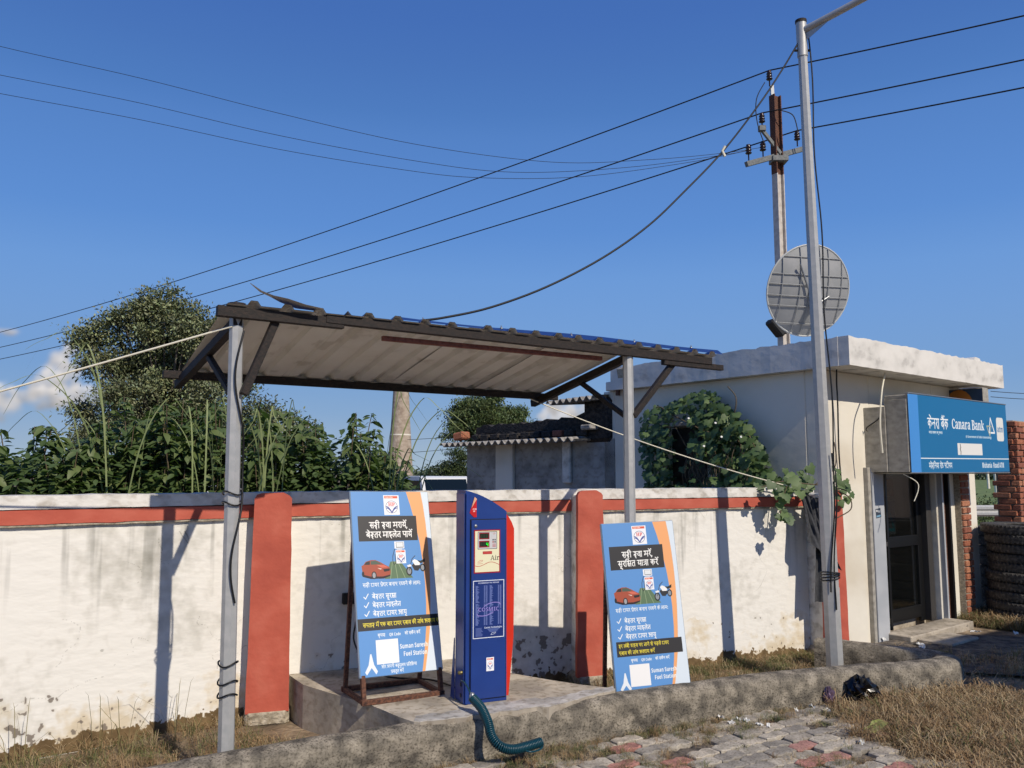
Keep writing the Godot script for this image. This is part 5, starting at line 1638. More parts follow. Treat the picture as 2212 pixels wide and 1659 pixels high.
# ---------------------------------------------------------------- power pole and lines
func insulator() -> ArrayMesh:
	var pr := [Vector2(0.012, -0.12), Vector2(0.012, 0.0)]
	for k in 3:
		pr += [Vector2(0.05, 0.0 + 0.05 * k), Vector2(0.058 - 0.004 * k, 0.012 + 0.05 * k), Vector2(0.034, 0.035 + 0.05 * k)]
	pr += [Vector2(0.04, 0.16), Vector2(0.0, 0.175)]
	return lathe_mesh(pr, 12)

func power_pole() -> void:
	var D := 14.0
	var base := at_d(1712, 1250, D)
	base.y = -0.05
	var top := at_d(1674, 207, D)
	var root := thing("power_pole", "rust-topped steel power pole with a cross-arm and brown insulators behind the bank", "power pole", base)
	var t := top - base
	var dirn := t.normalized()
	# I-section: two flanges and a web
	var I := func(a: float, b: float, m: Material, n: String) -> void:
		var s := ST()
		for q in [[-0.075, 0.022, 0.13], [0.075, 0.022, 0.13], [0.0, 0.14, 0.02]]:
			var bs := Basis(Vector3(1, 0, 0), dirn, Vector3(1, 0, 0).cross(dirn)).orthonormalized().rotated(Vector3.UP, 0.5)
			var off: Vector3 = bs.x * q[0]
			cbox(s, Transform3D(bs, t * ((a + b) / 2) + off), Vector3(q[1], t.length() * (b - a), q[2]), 0.003)
		part(root, n, done(s), m)
	I.call(0.0, 0.83, M.pole_paint, "shaft")
	I.call(0.83, 1.0, M.rust, "rusty_top")
	var porcelain := plain(Color(0.16, 0.09, 0.08), 0.25)
	var ins := insulator()
	var L := func(px: float, py: float, d: float) -> Vector3: return at_d(px, py, d) - base
	part(root, "cross_arm", bar_mesh(L.call(1612, 355, D - 0.3), L.call(1738, 321, D + 0.3), 0.07, 0.09), M.zinc)
	part(root, "clamp", box_mesh(Vector3(0.28, 0.1, 0.24), 0.01), M.zinc, xf(L.call(1682, 346, D)))
	part(root, "bracket", bar_mesh(L.call(1648, 283, D - 0.1), L.call(1686, 332, D), 0.05, 0.06), M.zinc)
	part(root, "bracket_head", box_mesh(Vector3(0.12, 0.1, 0.1), 0.01), M.zinc, xf(L.call(1646, 278, D - 0.1)))
	part(root, "top_bracket", bar_mesh(L.call(1667, 185, D), L.call(1669, 215, D), 0.06, 0.06), M.steel)
	var spots := {"top": [1662, 172], "mid": [1646, 264], "right": [1722, 302], "a": [1617, 332], "b": [1648, 325]}
	for k in spots:
		part(root, "insulator", ins, porcelain, xf(L.call(spots[k][0], spots[k][1], D - (0.1 if k != "right" else -0.2))))
	var fl := thing("floodlight", "small black floodlight clamped to the power pole above the roof", "floodlight", at_d(1684, 712, D - 0.2), 0.3)
	part(fl, "head", box_mesh(Vector3(0.12, 0.34, 0.2), 0.03), M.rubber_black, xf(Vector3(-0.08, 0.02, 0), 0.0, 0.0, 0.75))
	part(fl, "bracket", bar_mesh(Vector3(-0.02, 0.02, 0), Vector3(0.13, -0.06, 0), 0.03, 0.03), M.rubber_black)
	part(fl, "arm", bar_mesh(Vector3(0.02, 0.12, 0), Vector3(0.16, 0.05, 0), 0.025, 0.025), M.rubber_black)
	# conductors
	var A := func(k: String) -> Vector3: return at_d(spots[k][0], spots[k][1] - 20.0, D)
	var grp := "overhead conductors on the power pole"
	var lines := [["top", -420, 800, 44.0, 0.9, "conductor from the top insulator running down over the leafy tree"], ["mid", -420, 818, 44.0, 0.9, "conductor from the bracket insulator running down over the leafy tree"], ["right", -420, 836, 44.0, 0.9, "conductor from the cross-arm's far insulator running down over the leafy tree"]]
	for q in lines:
		single("power_line", tube_mesh(sag(A.call(q[0]), at_d(q[1], q[2], q[3]), q[4], 40), 0.012, 6), M.wire, "black " + q[5], "power line", grp)
	lines = [["top", 2212, 27, "top"], ["mid", 2212, 122, "bracket"], ["right", 2212, 182, "cross-arm"]]
	for q in lines:
		var far := at_d(q[1], q[2], 11.6)
		var p: Vector3 = A.call(q[0])
		single("power_line", tube_mesh(sag(p, p + (far - p) * 2.2, 0.05, 20), 0.012, 6), M.wire, "black conductor from the %s insulator running past the street lamp" % q[3], "power line", grp)
	# three more spans that come from overhead on the left
	var ends := [["a", 0, 100, 200.0, "a"], ["b", 0, 162, 200.0, "b"], ["b", 0, 200, 200.0, "c"]]
	var wires := [[[-220, 40], [0, 100], [300, 168], [600, 244], [900, 312], [1190, 350], [1400, 345], [1560, 331], [1648, 318]],
			[[-220, 118], [0, 162], [300, 222], [600, 292], [900, 348], [1110, 372], [1350, 362], [1560, 335], [1617, 324]],
			[[-220, 160], [0, 202], [300, 258], [600, 322], [880, 368], [1040, 384], [1250, 382], [1480, 352], [1617, 325]]]
	for w in 3:
		var pts := []
		for i in wires[w].size():
			var u: float = (wires[w][i][0] + 220.0) / 1860.0
			pts.append(at_d(wires[w][i][0], wires[w][i][1], lerpf(12.6, D - 0.1, u)))
		single("power_line", tube_mesh(curve(pts, 8), 0.0042, 6), M.wire, ["highest", "middle", "lowest"][w] + " of three thin conductors drooping across the open sky", "power line", "thin conductors from the left")
	# service cable from the lamp pole to the canopy, and two jumpers
	var sv := []
	for q in [[1727, 88, 7.0], [1690, 150, 7.0], [1640, 225, 6.95], [1563, 325, 6.9], [1480, 412, 6.75], [1400, 488, 6.6], [1300, 558, 6.4], [1180, 620, 6.2], [1060, 664, 5.95], [960, 686, 5.75], [905, 693, 5.62]]:
		sv.append(at_d(q[0], q[1], q[2]))
	single("service_cable", tube_mesh(curve(sv, 6), 0.0085, 6), M.wire, "black service cable drooping from the street lamp to the tin canopy", "cable")
	single("cable_knot", tube_mesh([at_d(1566, 316, 6.88), at_d(1560, 326, 6.88), at_d(1566, 338, 6.88)], 0.012, 6), M.rope, "pale tie knotted on the drooping service cable", "cable tie")
	for q in [[[1652, 178], [1634, 215], [1636, 265], [1654, 318]], [[1686, 238], [1712, 248], [1722, 276], [1722, 290]]]:
		var pts := []
		for p in q:
			pts.append(L.call(p[0], p[1], D - 0.15))
		part(root, "jumper", tube_mesh(curve(pts, 6), 0.009, 6), M.wire)

func dish() -> void:
	var c := at_d(1746, 628, 9.6)
	var root := thing("satellite_dish", "grey ribbed satellite dish seen from behind on the bank roof", "satellite dish", Vector3(c.x, 2.98, c.z))
	var cy := c.y - 2.98
	var R := 0.54
	# dish axis points away, up and to the left
	var ax := Vector3(-0.22, 0.27, -0.93).normalized()
	var x := Vector3.UP.cross(ax).normalized()
	var y := ax.cross(x)
	var t := Transform3D(Basis(x, ax, x.cross(ax)), Vector3(0, cy, 0))
	var bowl := ST()
	var f := func(r: float) -> float: return 0.42 * r * r
	var pr := []
	for k in 11:
		var r := R * k / 10.0
		pr.append(Vector2(r, f.call(r) - f.call(R)))
	pr.reverse()
	lathe(bowl, pr, 48, t)
	var inner := []
	for q in pr:
		inner.append(Vector2(q.x * 0.992, q.y + 0.008))
	inner.reverse()
	lathe(bowl, inner, 48, t)
	part(root, "bowl", done(bowl), nmat([[0.2, lin(0.27, 0.28, 0.28)], [0.8, lin(0.32, 0.325, 0.325)]], 0.01, 1.0, 0.6, 0.0, 0.03, 91))
	var rim := []
	for k in 49:
		var an := TAU * k / 48
		rim.append(t * Vector3(cos(an) * R, 0.0, sin(an) * R))
	part(root, "rim", tube_mesh(rim, 0.011, 8), plain(Color(0.72, 0.73, 0.72), 0.5))
	var ribm := plain(Color(0.58, 0.59, 0.59), 0.55)
	for ax2 in 2:
		for k in [-0.72, -0.34, -0.12, 0.12, 0.34, 0.72]:
			var o: float = k * R
			var half := sqrt(maxf(0.0, R * R - o * o)) * 0.985
			var pts := []
			for j in 13:
				var v := lerpf(-half, half, j / 12.0)
				var r := sqrt(v * v + o * o)
				pts.append(t * Vector3(o if ax2 == 0 else v, f.call(r) - f.call(R) - 0.012, v if ax2 == 0 else o))
			var s := ST()
			tube(s, pts, 0.0055, 5)
			part(root, "rib", done(s), ribm)
	part(root, "mast", tube_mesh([Vector3(0.02, -0.1, 0.12), Vector3(0.02, cy * 0.95, 0.12)], 0.035, 12), M.galvanised)
	part(root, "mount", box_mesh(Vector3(0.1, 0.16, 0.12), 0.02), M.rust, xf(Vector3(0.02, cy * 0.92, 0.1)))
	for q in [[-0.1, 0.18], [0.14, 0.05], [0.06, 0.3]]:
		part(root, "strut", bar_mesh(Vector3(q[0], -0.1, q[1] + 0.08), Vector3(0.02, cy * 0.5, 0.12), 0.03, 0.012), M.galvanised)
	part(root, "tilt_strut", tube_mesh([Vector3(0.02, cy * 0.78, 0.12), t * Vector3(-0.2, -0.12, 0.05)], 0.012, 6), M.steel)
	part(root, "tilt_strut", tube_mesh([Vector3(0.02, cy * 0.78, 0.12), t * Vector3(0.22, -0.12, -0.3)], 0.012, 6), M.steel)
	var lp := curve([Vector3(-0.08, 0.1, 0.36), Vector3(-0.12, -0.1, 0.66), Vector3(-0.13, -0.5, 0.7), Vector3(-0.1, -0.75, 0.7), Vector3(-0.07, -0.5, 0.7), Vector3(-0.06, -0.1, 0.66), Vector3(-0.06, 0.08, 0.4)], 8)
	part(root, "cable_loop", tube_mesh(lp, 0.006, 6), M.black)

# ---------------------------------------------------------------- right edge: bricks, tyres
func brick_ruin() -> void:
	var bk := box_mesh(Vector3(0.215, 0.066, 0.1), 0.006)
	var hb := box_mesh(Vector3(0.1, 0.066, 0.1), 0.006)
	var br := func(parent: Node, t: Transform3D, half := false) -> void:
		var j := Transform3D(Basis.from_euler(Vector3(rng.randf_range(-0.03, 0.03), rng.randf_range(-0.04, 0.04), rng.randf_range(-0.02, 0.02))), Vector3(0, rng.randf_range(-0.003, 0.003), rng.randf_range(-0.006, 0.008)))
		part(parent, "brick", hb if half else bk, M.brick[rng.randi() % 4], t * j)
	# broken brick edge of the bank building
	var bank := get_node("bank_building")
	for k in 27:
		var y := 0.05 + 0.08 * k
		if k % 2: br.call(bank, xf(Vector3(3.0, y, 0.045)))
		else:
			br.call(bank, xf(Vector3(2.945, y, 0.045)), true)
			br.call(bank, xf(Vector3(3.06, y, 0.045)), true)
	# free-standing brick pier and wall at the right
	var org := at_h(2196, 1330, 0.0)
	org = V(6.78, 0, 11.1)
	var root := thing("brick_wall", "unplastered red brick wall end behind the stacked tyres", "wall", org, TH)
	part(root, "mortar", box_mesh(Vector3(1.6, 2.5, 0.27), 0.02), M.mortar, xf(Vector3(0.82, 1.25, -0.16)))
	for k in 31:
		var y := 0.05 + 0.08 * k
		for c in 5:
			br.call(root, xf(Vector3(0.12 + 0.235 * c + (0.0 if k % 2 else 0.115), y, -0.045)))
		if k % 2 == 0: br.call(root, xf(Vector3(0.05, y, -0.045)), true)
		for c in 1:
			part(root, "brick", bk, M.brick[rng.randi() % 4], Transform3D(Basis(Vector3.UP, PI / 2), Vector3(0.045 + rng.randf_range(-0.012, 0.008), y, -0.2 - 0.23 * c + (0.05 if k % 2 else -0.02))))

const NTH := ["first", "second", "third", "fourth", "fifth", "sixth", "seventh", "eighth", "ninth", "tenth"]

func tyre_mesh(R: float, w: float) -> ArrayMesh:
	var s := ST()
	var pr := []
	for q in [[0.60, -0.34], [0.66, -0.46], [0.86, -0.5], [0.955, -0.45], [0.985, -0.36], [1.0, -0.2], [1.0, 0.2], [0.985, 0.36], [0.955, 0.45], [0.86, 0.5], [0.66, 0.46], [0.60, 0.34], [0.63, 0.2], [0.72, 0.1], [0.74, 0.0], [0.72, -0.1], [0.63, -0.2], [0.60, -0.34]]:
		pr.append(Vector2(q[0] * R, q[1] * w))
	lathe(s, pr, 40)
	for k in 70:
		var a := TAU * k / 70
		for sd in [-1.0, 1.0]:
			var b := Basis(Vector3.UP, -a) * Basis(Vector3(1, 0, 0), sd * 0.55)
			cbox(s, Transform3D(b, Vector3(cos(a), 0, sin(a)) * (R - 0.004) + Vector3(0, sd * w * 0.3, 0)), Vector3(0.011, w * 0.26, 0.02), 0.002)
	return done(s)

func tyres() -> void:
	var big := tyre_mesh(0.56, 0.118)
	var c := V(6.4, 0, 10.2)
	for k in 10:
		single("tyre", big, M.tyre, "worn black tyre, %s from the ground in the tall stack by the brick wall end" % NTH[k], "tyre", "tyres in the tall stack", Transform3D(Basis.from_euler(Vector3(rng.randf_range(-0.02, 0.02), rng.randf() * 6.0, rng.randf_range(-0.025, 0.025))), c + Vector3(rng.randf_range(-0.03, 0.03), 0.1 + 0.112 * k, rng.randf_range(-0.03, 0.03))))
	var small := tyre_mesh(0.27, 0.13)
	for k in 8:
		single("tyre", small, M.tyre, "smaller black tyre, %s from the ground in the narrow stack against the bank's bricks" % NTH[k], "tyre", "tyres in the short stack", Transform3D(Basis.from_euler(Vector3(rng.randf_range(-0.02, 0.02), rng.randf() * 6.0, 0.0)), V(6.6, 0.09 + 0.132 * k, 11.3)))

# ---------------------------------------------------------------- background things
func car_shape(root: Node3D, L: float, Wd: float, H: float, paint: Material, boxy: bool) -> void:
	var waist := H * 0.58
	var body := [Vector2(-L / 2, 0.3), Vector2(-L / 2, waist * 0.95), Vector2(-L * 0.44, waist)]
	if boxy:
		body += [Vector2(L * 0.42, waist), Vector2(L / 2, waist * 0.8), Vector2(L / 2, 0.3)]
	else:
		body += [Vector2(L * 0.28, waist), Vector2(L * 0.47, waist * 0.82), Vector2(L / 2, waist * 0.6), Vector2(L / 2, 0.3)]
	part(root, "body", prism_mesh(body, -Wd / 2, Wd / 2), paint)
	var f := 0.36 if boxy else 0.1
	var g := 0.42 if boxy else 0.27
	var cab := [Vector2(-L * 0.42, waist), Vector2(L * g, waist), Vector2(L * f, H - 0.04), Vector2(L * f - 0.1, H), Vector2(-L * 0.34, H), Vector2(-L * 0.4, H - 0.08)]
	part(root, "cabin", prism_mesh(cab, -Wd / 2 + 0.06, Wd / 2 - 0.06), paint)
	var win := [Vector2(-L * 0.38, waist + 0.03), Vector2(L * g - 0.12, waist + 0.03), Vector2(L * f - 0.08, H - 0.1), Vector2(-L * 0.34, H - 0.1)]
	part(root, "side_window", prism_mesh(win, Wd / 2 - 0.062, Wd / 2 - 0.052), M.glass_dark)
	var a := Vector3(L * g + 0.006, waist + 0.03, 0)
	var b := Vector3(L * f + 0.012, H - 0.07, 0)
	var s := ST()
	flat(s)
	var z := Wd / 2 - 0.14
	quad(s, b + Vector3(0, 0, z), b - Vector3(0, 0, z), a - Vector3(0, 0, z), a + Vector3(0, 0, z))
	part(root, "windscreen", done(s), M.glass_dark)
	for sx in [-0.32, 0.34]:
		for sz in [-1.0, 1.0]:
			part(root, "wheel", lathe_mesh([Vector2(0.0, -0.09), Vector2(0.26, -0.09), Vector2(0.3, -0.05), Vector2(0.3, 0.05), Vector2(0.26, 0.09), Vector2(0.0, 0.09)], 18), M.rubber_black, Transform3D(Basis(Vector3(1, 0, 0), PI / 2), Vector3(L * sx, 0.3, sz * (Wd / 2 - 0.08))))
	for sz in [-1.0, 1.0]:
		part(root, "headlight", box_mesh(Vector3(0.05, 0.14, 0.22), 0.03), M.paper, xf(Vector3(L / 2 - 0.01, waist * 0.72, sz * (Wd / 2 - 0.24))))

func background() -> void:
	M.glass_dark = plain(Color(0.06, 0.09, 0.1), 0.08)
	var white := plain(Color(0.85, 0.86, 0.86), 0.3)
	# white van standing in for a half-hidden truck, and two cars glimpsed
	var v := thing("truck_stand_in", "small white van standing in for a half-hidden truck below the kiln chimney", "van", V(-2.3, 0, 21.0), -0.95)
	car_shape(v, 3.3, 1.45, 1.7, white, true)
	var c := thing("parked_car", "white car glimpsed through the reeds behind the canopy post", "car", V(-7.1, 0, 18.5), -0.4)
	car_shape(c, 3.9, 1.6, 1.52, white, false)
	c = thing("parked_car", "white car behind the dense shrub beside the wall's red pillar", "car", V(-5.8, 0, 19.0), -0.3)
	car_shape(c, 3.9, 1.6, 1.46, plain(Color(0.8, 0.79, 0.77), 0.3), false)
	# kiln chimney
	var D := 95.0
	var base := at_d(864, 1020, D)
	var k := thing("kiln_chimney", "tall tapering brick kiln chimney far behind the shrubs", "chimney", Vector3(base.x, 0, base.z))
	var stack := nmat([[0.2, lin(0.26, 0.2, 0.15)], [0.5, lin(0.38, 0.31, 0.24)], [0.8, lin(0.46, 0.39, 0.31)]], 0.02, 0.12, 0.92, 4.0, 0.04, 95)
	part(k, "stack", lathe_mesh([Vector2(1.55, -0.5), Vector2(1.4, 3.0), Vector2(1.06, 8.0), Vector2(0.84, 13.0), Vector2(0.78, 14.2), Vector2(0.86, 14.3), Vector2(0.86, 14.8), Vector2(0.6, 14.8)], 28), stack)
	part(k, "pale_band", lathe_mesh([Vector2(1.3, 4.35), Vector2(1.29, 4.6)], 28), M.bank_side)
	part(k, "pale_band", lathe_mesh([Vector2(1.2, 6.0), Vector2(1.19, 6.15)], 28), M.bank_side)
	# far wires
	for q in [[[880, 950], [1400, 905], 40.0, "upper of two thin wires low in the sky between the kiln chimney and the shed"], [[880, 978], [1400, 922], 40.0, "lower of two thin wires low in the sky between the kiln chimney and the shed"], [[2140, 845], [2400, 846], 30.0, "upper of two thin level wires beside the bank roof above the brick wall end"], [[2140, 857], [2400, 858], 30.0, "lower of two thin level wires beside the bank roof above the brick wall end"]]:
		single("distant_wire", tube_mesh(sag(at_d(q[0][0], q[0][1], q[2]), at_d(q[1][0], q[1][1], q[2]), 0.1, 12), 0.012, 5), M.wire, q[3], "power line", "distant wires")
	# guard rail, seen through the gap by the bricks
	var gr := thing("guard_rail", "grey steel guard rail beyond the gap between the bank and the brick wall", "guard rail", V(11.0, 0, 23.5), 0.05)
	var s := ST()
	var pr := [[0.0, 0.55], [0.05, 0.6], [0.05, 0.66], [0.0, 0.71], [0.05, 0.76], [0.05, 0.82], [0.0, 0.87]]
	flat(s)
	for i in pr.size() - 1:
		quad(s, Vector3(-6, pr[i + 1][1], pr[i + 1][0]), Vector3(9, pr[i + 1][1], pr[i + 1][0]), Vector3(9, pr[i][1], pr[i][0]), Vector3(-6, pr[i][1], pr[i][0]))
	part(gr, "rail", done(s), M.galvanised)
	for i in 7:
		part(gr, "post", box_mesh(Vector3(0.12, 0.85, 0.08), 0.01), M.galvanised, xf(Vector3(-5.0 + 2.2 * i, 0.4, -0.06)))
		part(gr, "stay", bar_mesh(Vector3(-5.0 + 2.2 * i, 0.55, -0.02), Vector3(-5.6 + 2.2 * i, 0.05, -0.02), 0.05, 0.05), M.galvanised)
	for q in [[2135, 90.0], [2152, 60.0]]:
		var p := at_d(q[0], 1040, q[1])
		single("far_pole", tube_mesh([Vector3(p.x, 0, p.z), Vector3(p.x - 0.1, 6.5, p.z)], [0.14, 0.1], 8), M.bank_side, "pale distant pole standing in the green field", "pole", "distant poles in the field")

# ---------------------------------------------------------------- leaves
func leaf_mesh(L: float, W: float, bend := 0.25) -> ArrayMesh:
	var s := ST()
	s.set_smooth_group(0)
	var rows := [[0.0, 0.0], [0.2, 0.72], [0.45, 1.0], [0.75, 0.62], [1.0, 0.0]]
	var p := func(i: int, sd: float) -> Vector3:
		var t: float = rows[i][0]
		return Vector3(sd * rows[i][1] * W / 2, absf(sd) * rows[i][1] * W * 0.14 - bend * t * t * L, t * L)
	for i in rows.size() - 1:
		quad(s, p.call(i, 0.0), p.call(i + 1, 0.0), p.call(i + 1, 1.0), p.call(i, 1.0))
		quad(s, p.call(i, -1.0), p.call(i + 1, -1.0), p.call(i + 1, 0.0), p.call(i, 0.0))
	return done(s)

# lobed gourd leaf, base at the origin, in the xz plane
func gourd_leaf(R: float) -> ArrayMesh:
	var s := ST()
	s.set_smooth_group(0)
	var o := [[0.0, 0.06], [0.35, -0.12], [0.62, 0.02], [0.55, 0.28], [0.72, 0.5], [0.42, 0.62], [0.3, 0.86], [0.0, 1.08]]
	var pts := []
	for q in o:
		pts.append(Vector3(q[0] * R, -0.1 * R * q[0] * q[0] - 0.12 * R * q[1] * q[1], q[1] * R))
	for i in range(o.size() - 2, 0, -1):
		pts.append(Vector3(-o[i][0] * R, -0.1 * R * o[i][0] * o[i][0] - 0.12 * R * o[i][1] * o[i][1], o[i][1] * R))
	var c := Vector3(0, 0.03 * R, 0.42 * R)
	for i in pts.size():
		tri(s, c, pts[(i + 1) % pts.size()], pts[i])
	return done(s)

func spray_mesh(n: int, leaf: float, spread: float, droop: float, sd: int) -> ArrayMesh:
	var r := RandomNumberGenerator.new()
	r.seed = sd
	var s := ST()
	flat(s)
	for k in n:
		var b := Basis.from_euler(Vector3(r.randf_range(-1.2, 1.2), r.randf() * TAU, r.randf_range(-0.8, 0.8)))
		var o := Vector3(r.randfn(), r.randfn() * 0.7 - droop * r.randf() * 2.0, r.randfn()) * spread
		var l := leaf * r.randf_range(0.7, 1.25)
		var w := l * 0.48
		tri(s, o, o + b * Vector3(w / 2, 0, l * 0.5), o + b * Vector3(0, 0, l))
		tri(s, o, o + b * Vector3(0, 0, l), o + b * Vector3(-w / 2, l * 0.08, l * 0.5))
	return done(s)

func facing(dirn: Vector3, tip: Vector3) -> Basis:
	# y along dirn (upper face of the leaf), z along the leaf
	var y := dirn.normalized()
	var z := (tip - y * tip.dot(y)).normalized()
	if z.length() < 0.5: z = Vector3(1, 0, 0)
	return Basis(y.cross(z), y, z).orthonormalized()

func ball() -> Vector3:
	while true:
		var p := Vector3(rng.randf_range(-1, 1), rng.randf_range(-1, 1), rng.randf_range(-1, 1))
		if p.length_squared() <= 1.0: return p
	return Vector3.ZERO

# ---------------------------------------------------------------- shrubs and reeds behind the wall
func shrubs() -> void:
	var lm := [leaf_mesh(0.135, 0.066), leaf_mesh(0.105, 0.056, 0.1), leaf_mesh(0.155, 0.072, 0.45)]
	# picture place of the crown, its half width and top, depth, share of leaves built one by one
	var spec := [[-60, 925, 110, 7.0], [55, 905, 95, 6.9], [165, 900, 90, 7.3], [270, 850, 85, 7.6], [365, 838, 85, 7.7], [455, 845, 75, 7.9], [560, 858, 75, 8.1], [655, 868, 75, 8.3], [755, 880, 85, 8.4], [830, 950, 55, 8.6]]
	var words := ["glossy green shrub at the far end of the wall away from the bank", "glossy green shrub with dark red young leaves above the white wall", "broad glossy shrub beneath the big leafy tree", "tall glossy shrub touching the tree's lower crown behind the wall", "tall large-leaved shrub under the taut white rope", "large-leaved shrub just behind the canopy post", "dense shrub beside the wall's first red pillar", "dark dense shrub under the canopy roof behind the wall", "leafy shrub with upright shoots left of the kiln chimney", "low dark shrub at the foot of the kiln chimney"]
	for k in spec.size():
		var q: Array = spec[k]
		var d: float = q[3]
		var m := d / FOCAL
		var topp := at_d(q[0], q[1], d)
		var base := Vector3(topp.x, 0, topp.z)
		var root := thing("shrub", words[k], "shrub", base, 0.0, "shrubs behind the wall")
		var rx: float = q[2] * m
		var h := topp.y
		var stems := 26
		var fol := []
		var lone := []
		for s in stems:
			var a := rng.randf() * TAU
			var e := Vector3(cos(a) * rx * sqrt(rng.randf()) * 1.15, h * rng.randf_range(0.72, 1.0), sin(a) * 0.45 * sqrt(rng.randf()))
			e.y -= 0.35 * h * pow(absf(e.x) / rx, 2.0) * rng.randf()
			var p0 := Vector3(rng.randf_range(-0.15, 0.15), 0, rng.randf_range(-0.12, 0.12))
			var pts := curve([p0, p0.lerp(e, 0.5) + Vector3(rng.randf_range(-0.1, 0.1), 0.12, 0.0), e], 5)
			part(root, "stem", tube_mesh(pts, PackedFloat32Array([0.014, 0.013, 0.012, 0.011, 0.01, 0.009, 0.008, 0.007, 0.006, 0.005, 0.004]), 5), M.stem)
			for j in 46:
				var t := 1.0 - pow(rng.randf(), 1.5) * 0.72
				var f := t * (pts.size() - 1)
				var i := mini(int(f), pts.size() - 2)
				var p: Vector3 = pts[i].lerp(pts[i + 1], f - i)
				var an := rng.randf() * TAU
				var outw := Vector3(cos(an), rng.randf_range(-0.25, 0.6), sin(an)).normalized()
				var up := (Vector3.UP * 0.9 + outw * 0.3 + Vector3(rng.randf_range(-0.5, 0.5), 0, rng.randf_range(-0.2, 0.6)))
				var sc := rng.randf_range(0.5, 1.2) * (0.75 if t > 0.96 else 1.0)
				var tr := Transform3D(facing(up, outw).scaled(Vector3.ONE * sc), p + outw * 0.012)
				if t > 0.86 and p.z > -0.1 and lone.size() < 28: lone.append(tr)
				else: fol.append(tr)
		for tr in lone:
			var red: bool = k == 1 and tr.origin.y > h * 0.9 and rng.randf() < 0.6
			part(root, "leaf", lm[rng.randi() % 3], M.leaf_red if red else M.leaf[rng.randi() % 4], tr)
		for mi in 3:
			var sub := []
			for i in range(mi, fol.size(), 3):
				sub.append(fol[i])
			var o := scatter(root, "foliage", lm[mi], M.leaf[mi], sub)
			o.set_meta("kind", "stuff")
		# leaves low down, shade put into their darker green
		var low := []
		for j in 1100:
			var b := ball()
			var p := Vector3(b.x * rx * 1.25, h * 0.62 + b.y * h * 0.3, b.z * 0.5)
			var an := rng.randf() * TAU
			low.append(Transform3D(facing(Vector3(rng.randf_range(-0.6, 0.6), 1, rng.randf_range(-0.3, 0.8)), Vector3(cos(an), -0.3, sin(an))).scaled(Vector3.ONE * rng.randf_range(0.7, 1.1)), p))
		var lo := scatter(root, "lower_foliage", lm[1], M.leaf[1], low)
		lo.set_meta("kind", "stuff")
	# reeds: long arching blades
	var clumps := [[250, 7.2, [[155, 752], [95, 712], [60, 810], [30, 822], [330, 880], [150, 905], [400, 880], [20, 900]], "long arching reed clump reaching over the white rope"],
			[475, 7.2, [[430, 900], [455, 870], [400, 890], [520, 890], [480, 905], [350, 905]], "upright reed clump just left of the canopy post behind the wall"],
			[560, 7.4, [[545, 900], [600, 880], [640, 870], [520, 905], [660, 900], [690, 905], [575, 915]], "upright reed clump behind the wall's first red pillar"],
			[820, 7.7, [[985, 905], [880, 850], [960, 880], [1000, 985], [905, 965], [740, 960], [1010, 940], [930, 1010]], "thin arching reeds before the kiln chimney"]]
	for q in clumps:
		var b0 := at_d(q[0], 1100, q[1])
		var root := thing("reed_clump", q[3], "reeds", Vector3(b0.x, 0, b0.z), 0.0, "reeds behind the wall")
		for k in q[2].size() + 2:
			var e: Array = q[2][k % q[2].size()]
			var tip := at_d(e[0] + rng.randf_range(-14, 14), e[1] + rng.randf_range(0, 30), q[1] + rng.randf_range(-0.25, 0.25)) - Vector3(b0.x, 0, b0.z)
			var p0 := Vector3(rng.randf_range(-0.18, 0.18), 0.0, rng.randf_range(-0.12, 0.12))
			var over := rng.randf_range(0.05, 0.3)
			var mid := Vector3(lerpf(p0.x, tip.x, 0.35), tip.y * 0.78, lerpf(p0.z, tip.z, 0.4))
			var high := Vector3(lerpf(p0.x, tip.x, 0.72), tip.y + over * 0.4, lerpf(p0.z, tip.z, 0.8))
			var pts := curve([p0, mid, high, tip, tip + Vector3(signf(tip.x - p0.x) * 0.16, -over, 0.0)], 6)
			var s := ST()
			s.set_smooth_group(0)
			var n := pts.size()
			var side := Vector3(0.6, 0, 0.8).rotated(Vector3.UP, rng.randf() * 3.0)
			for i in n - 1:
				var wa := 0.0065 * (1.0 - pow(float(i) / n, 2.2)) + 0.0008
				var wb := 0.0065 * (1.0 - pow(float(i + 1) / n, 2.2)) + 0.0008
				quad(s, pts[i + 1] - side * wb, pts[i + 1] + side * wb, pts[i] + side * wa, pts[i] - side * wa)
			part(root, "blade", done(s), M.reed)

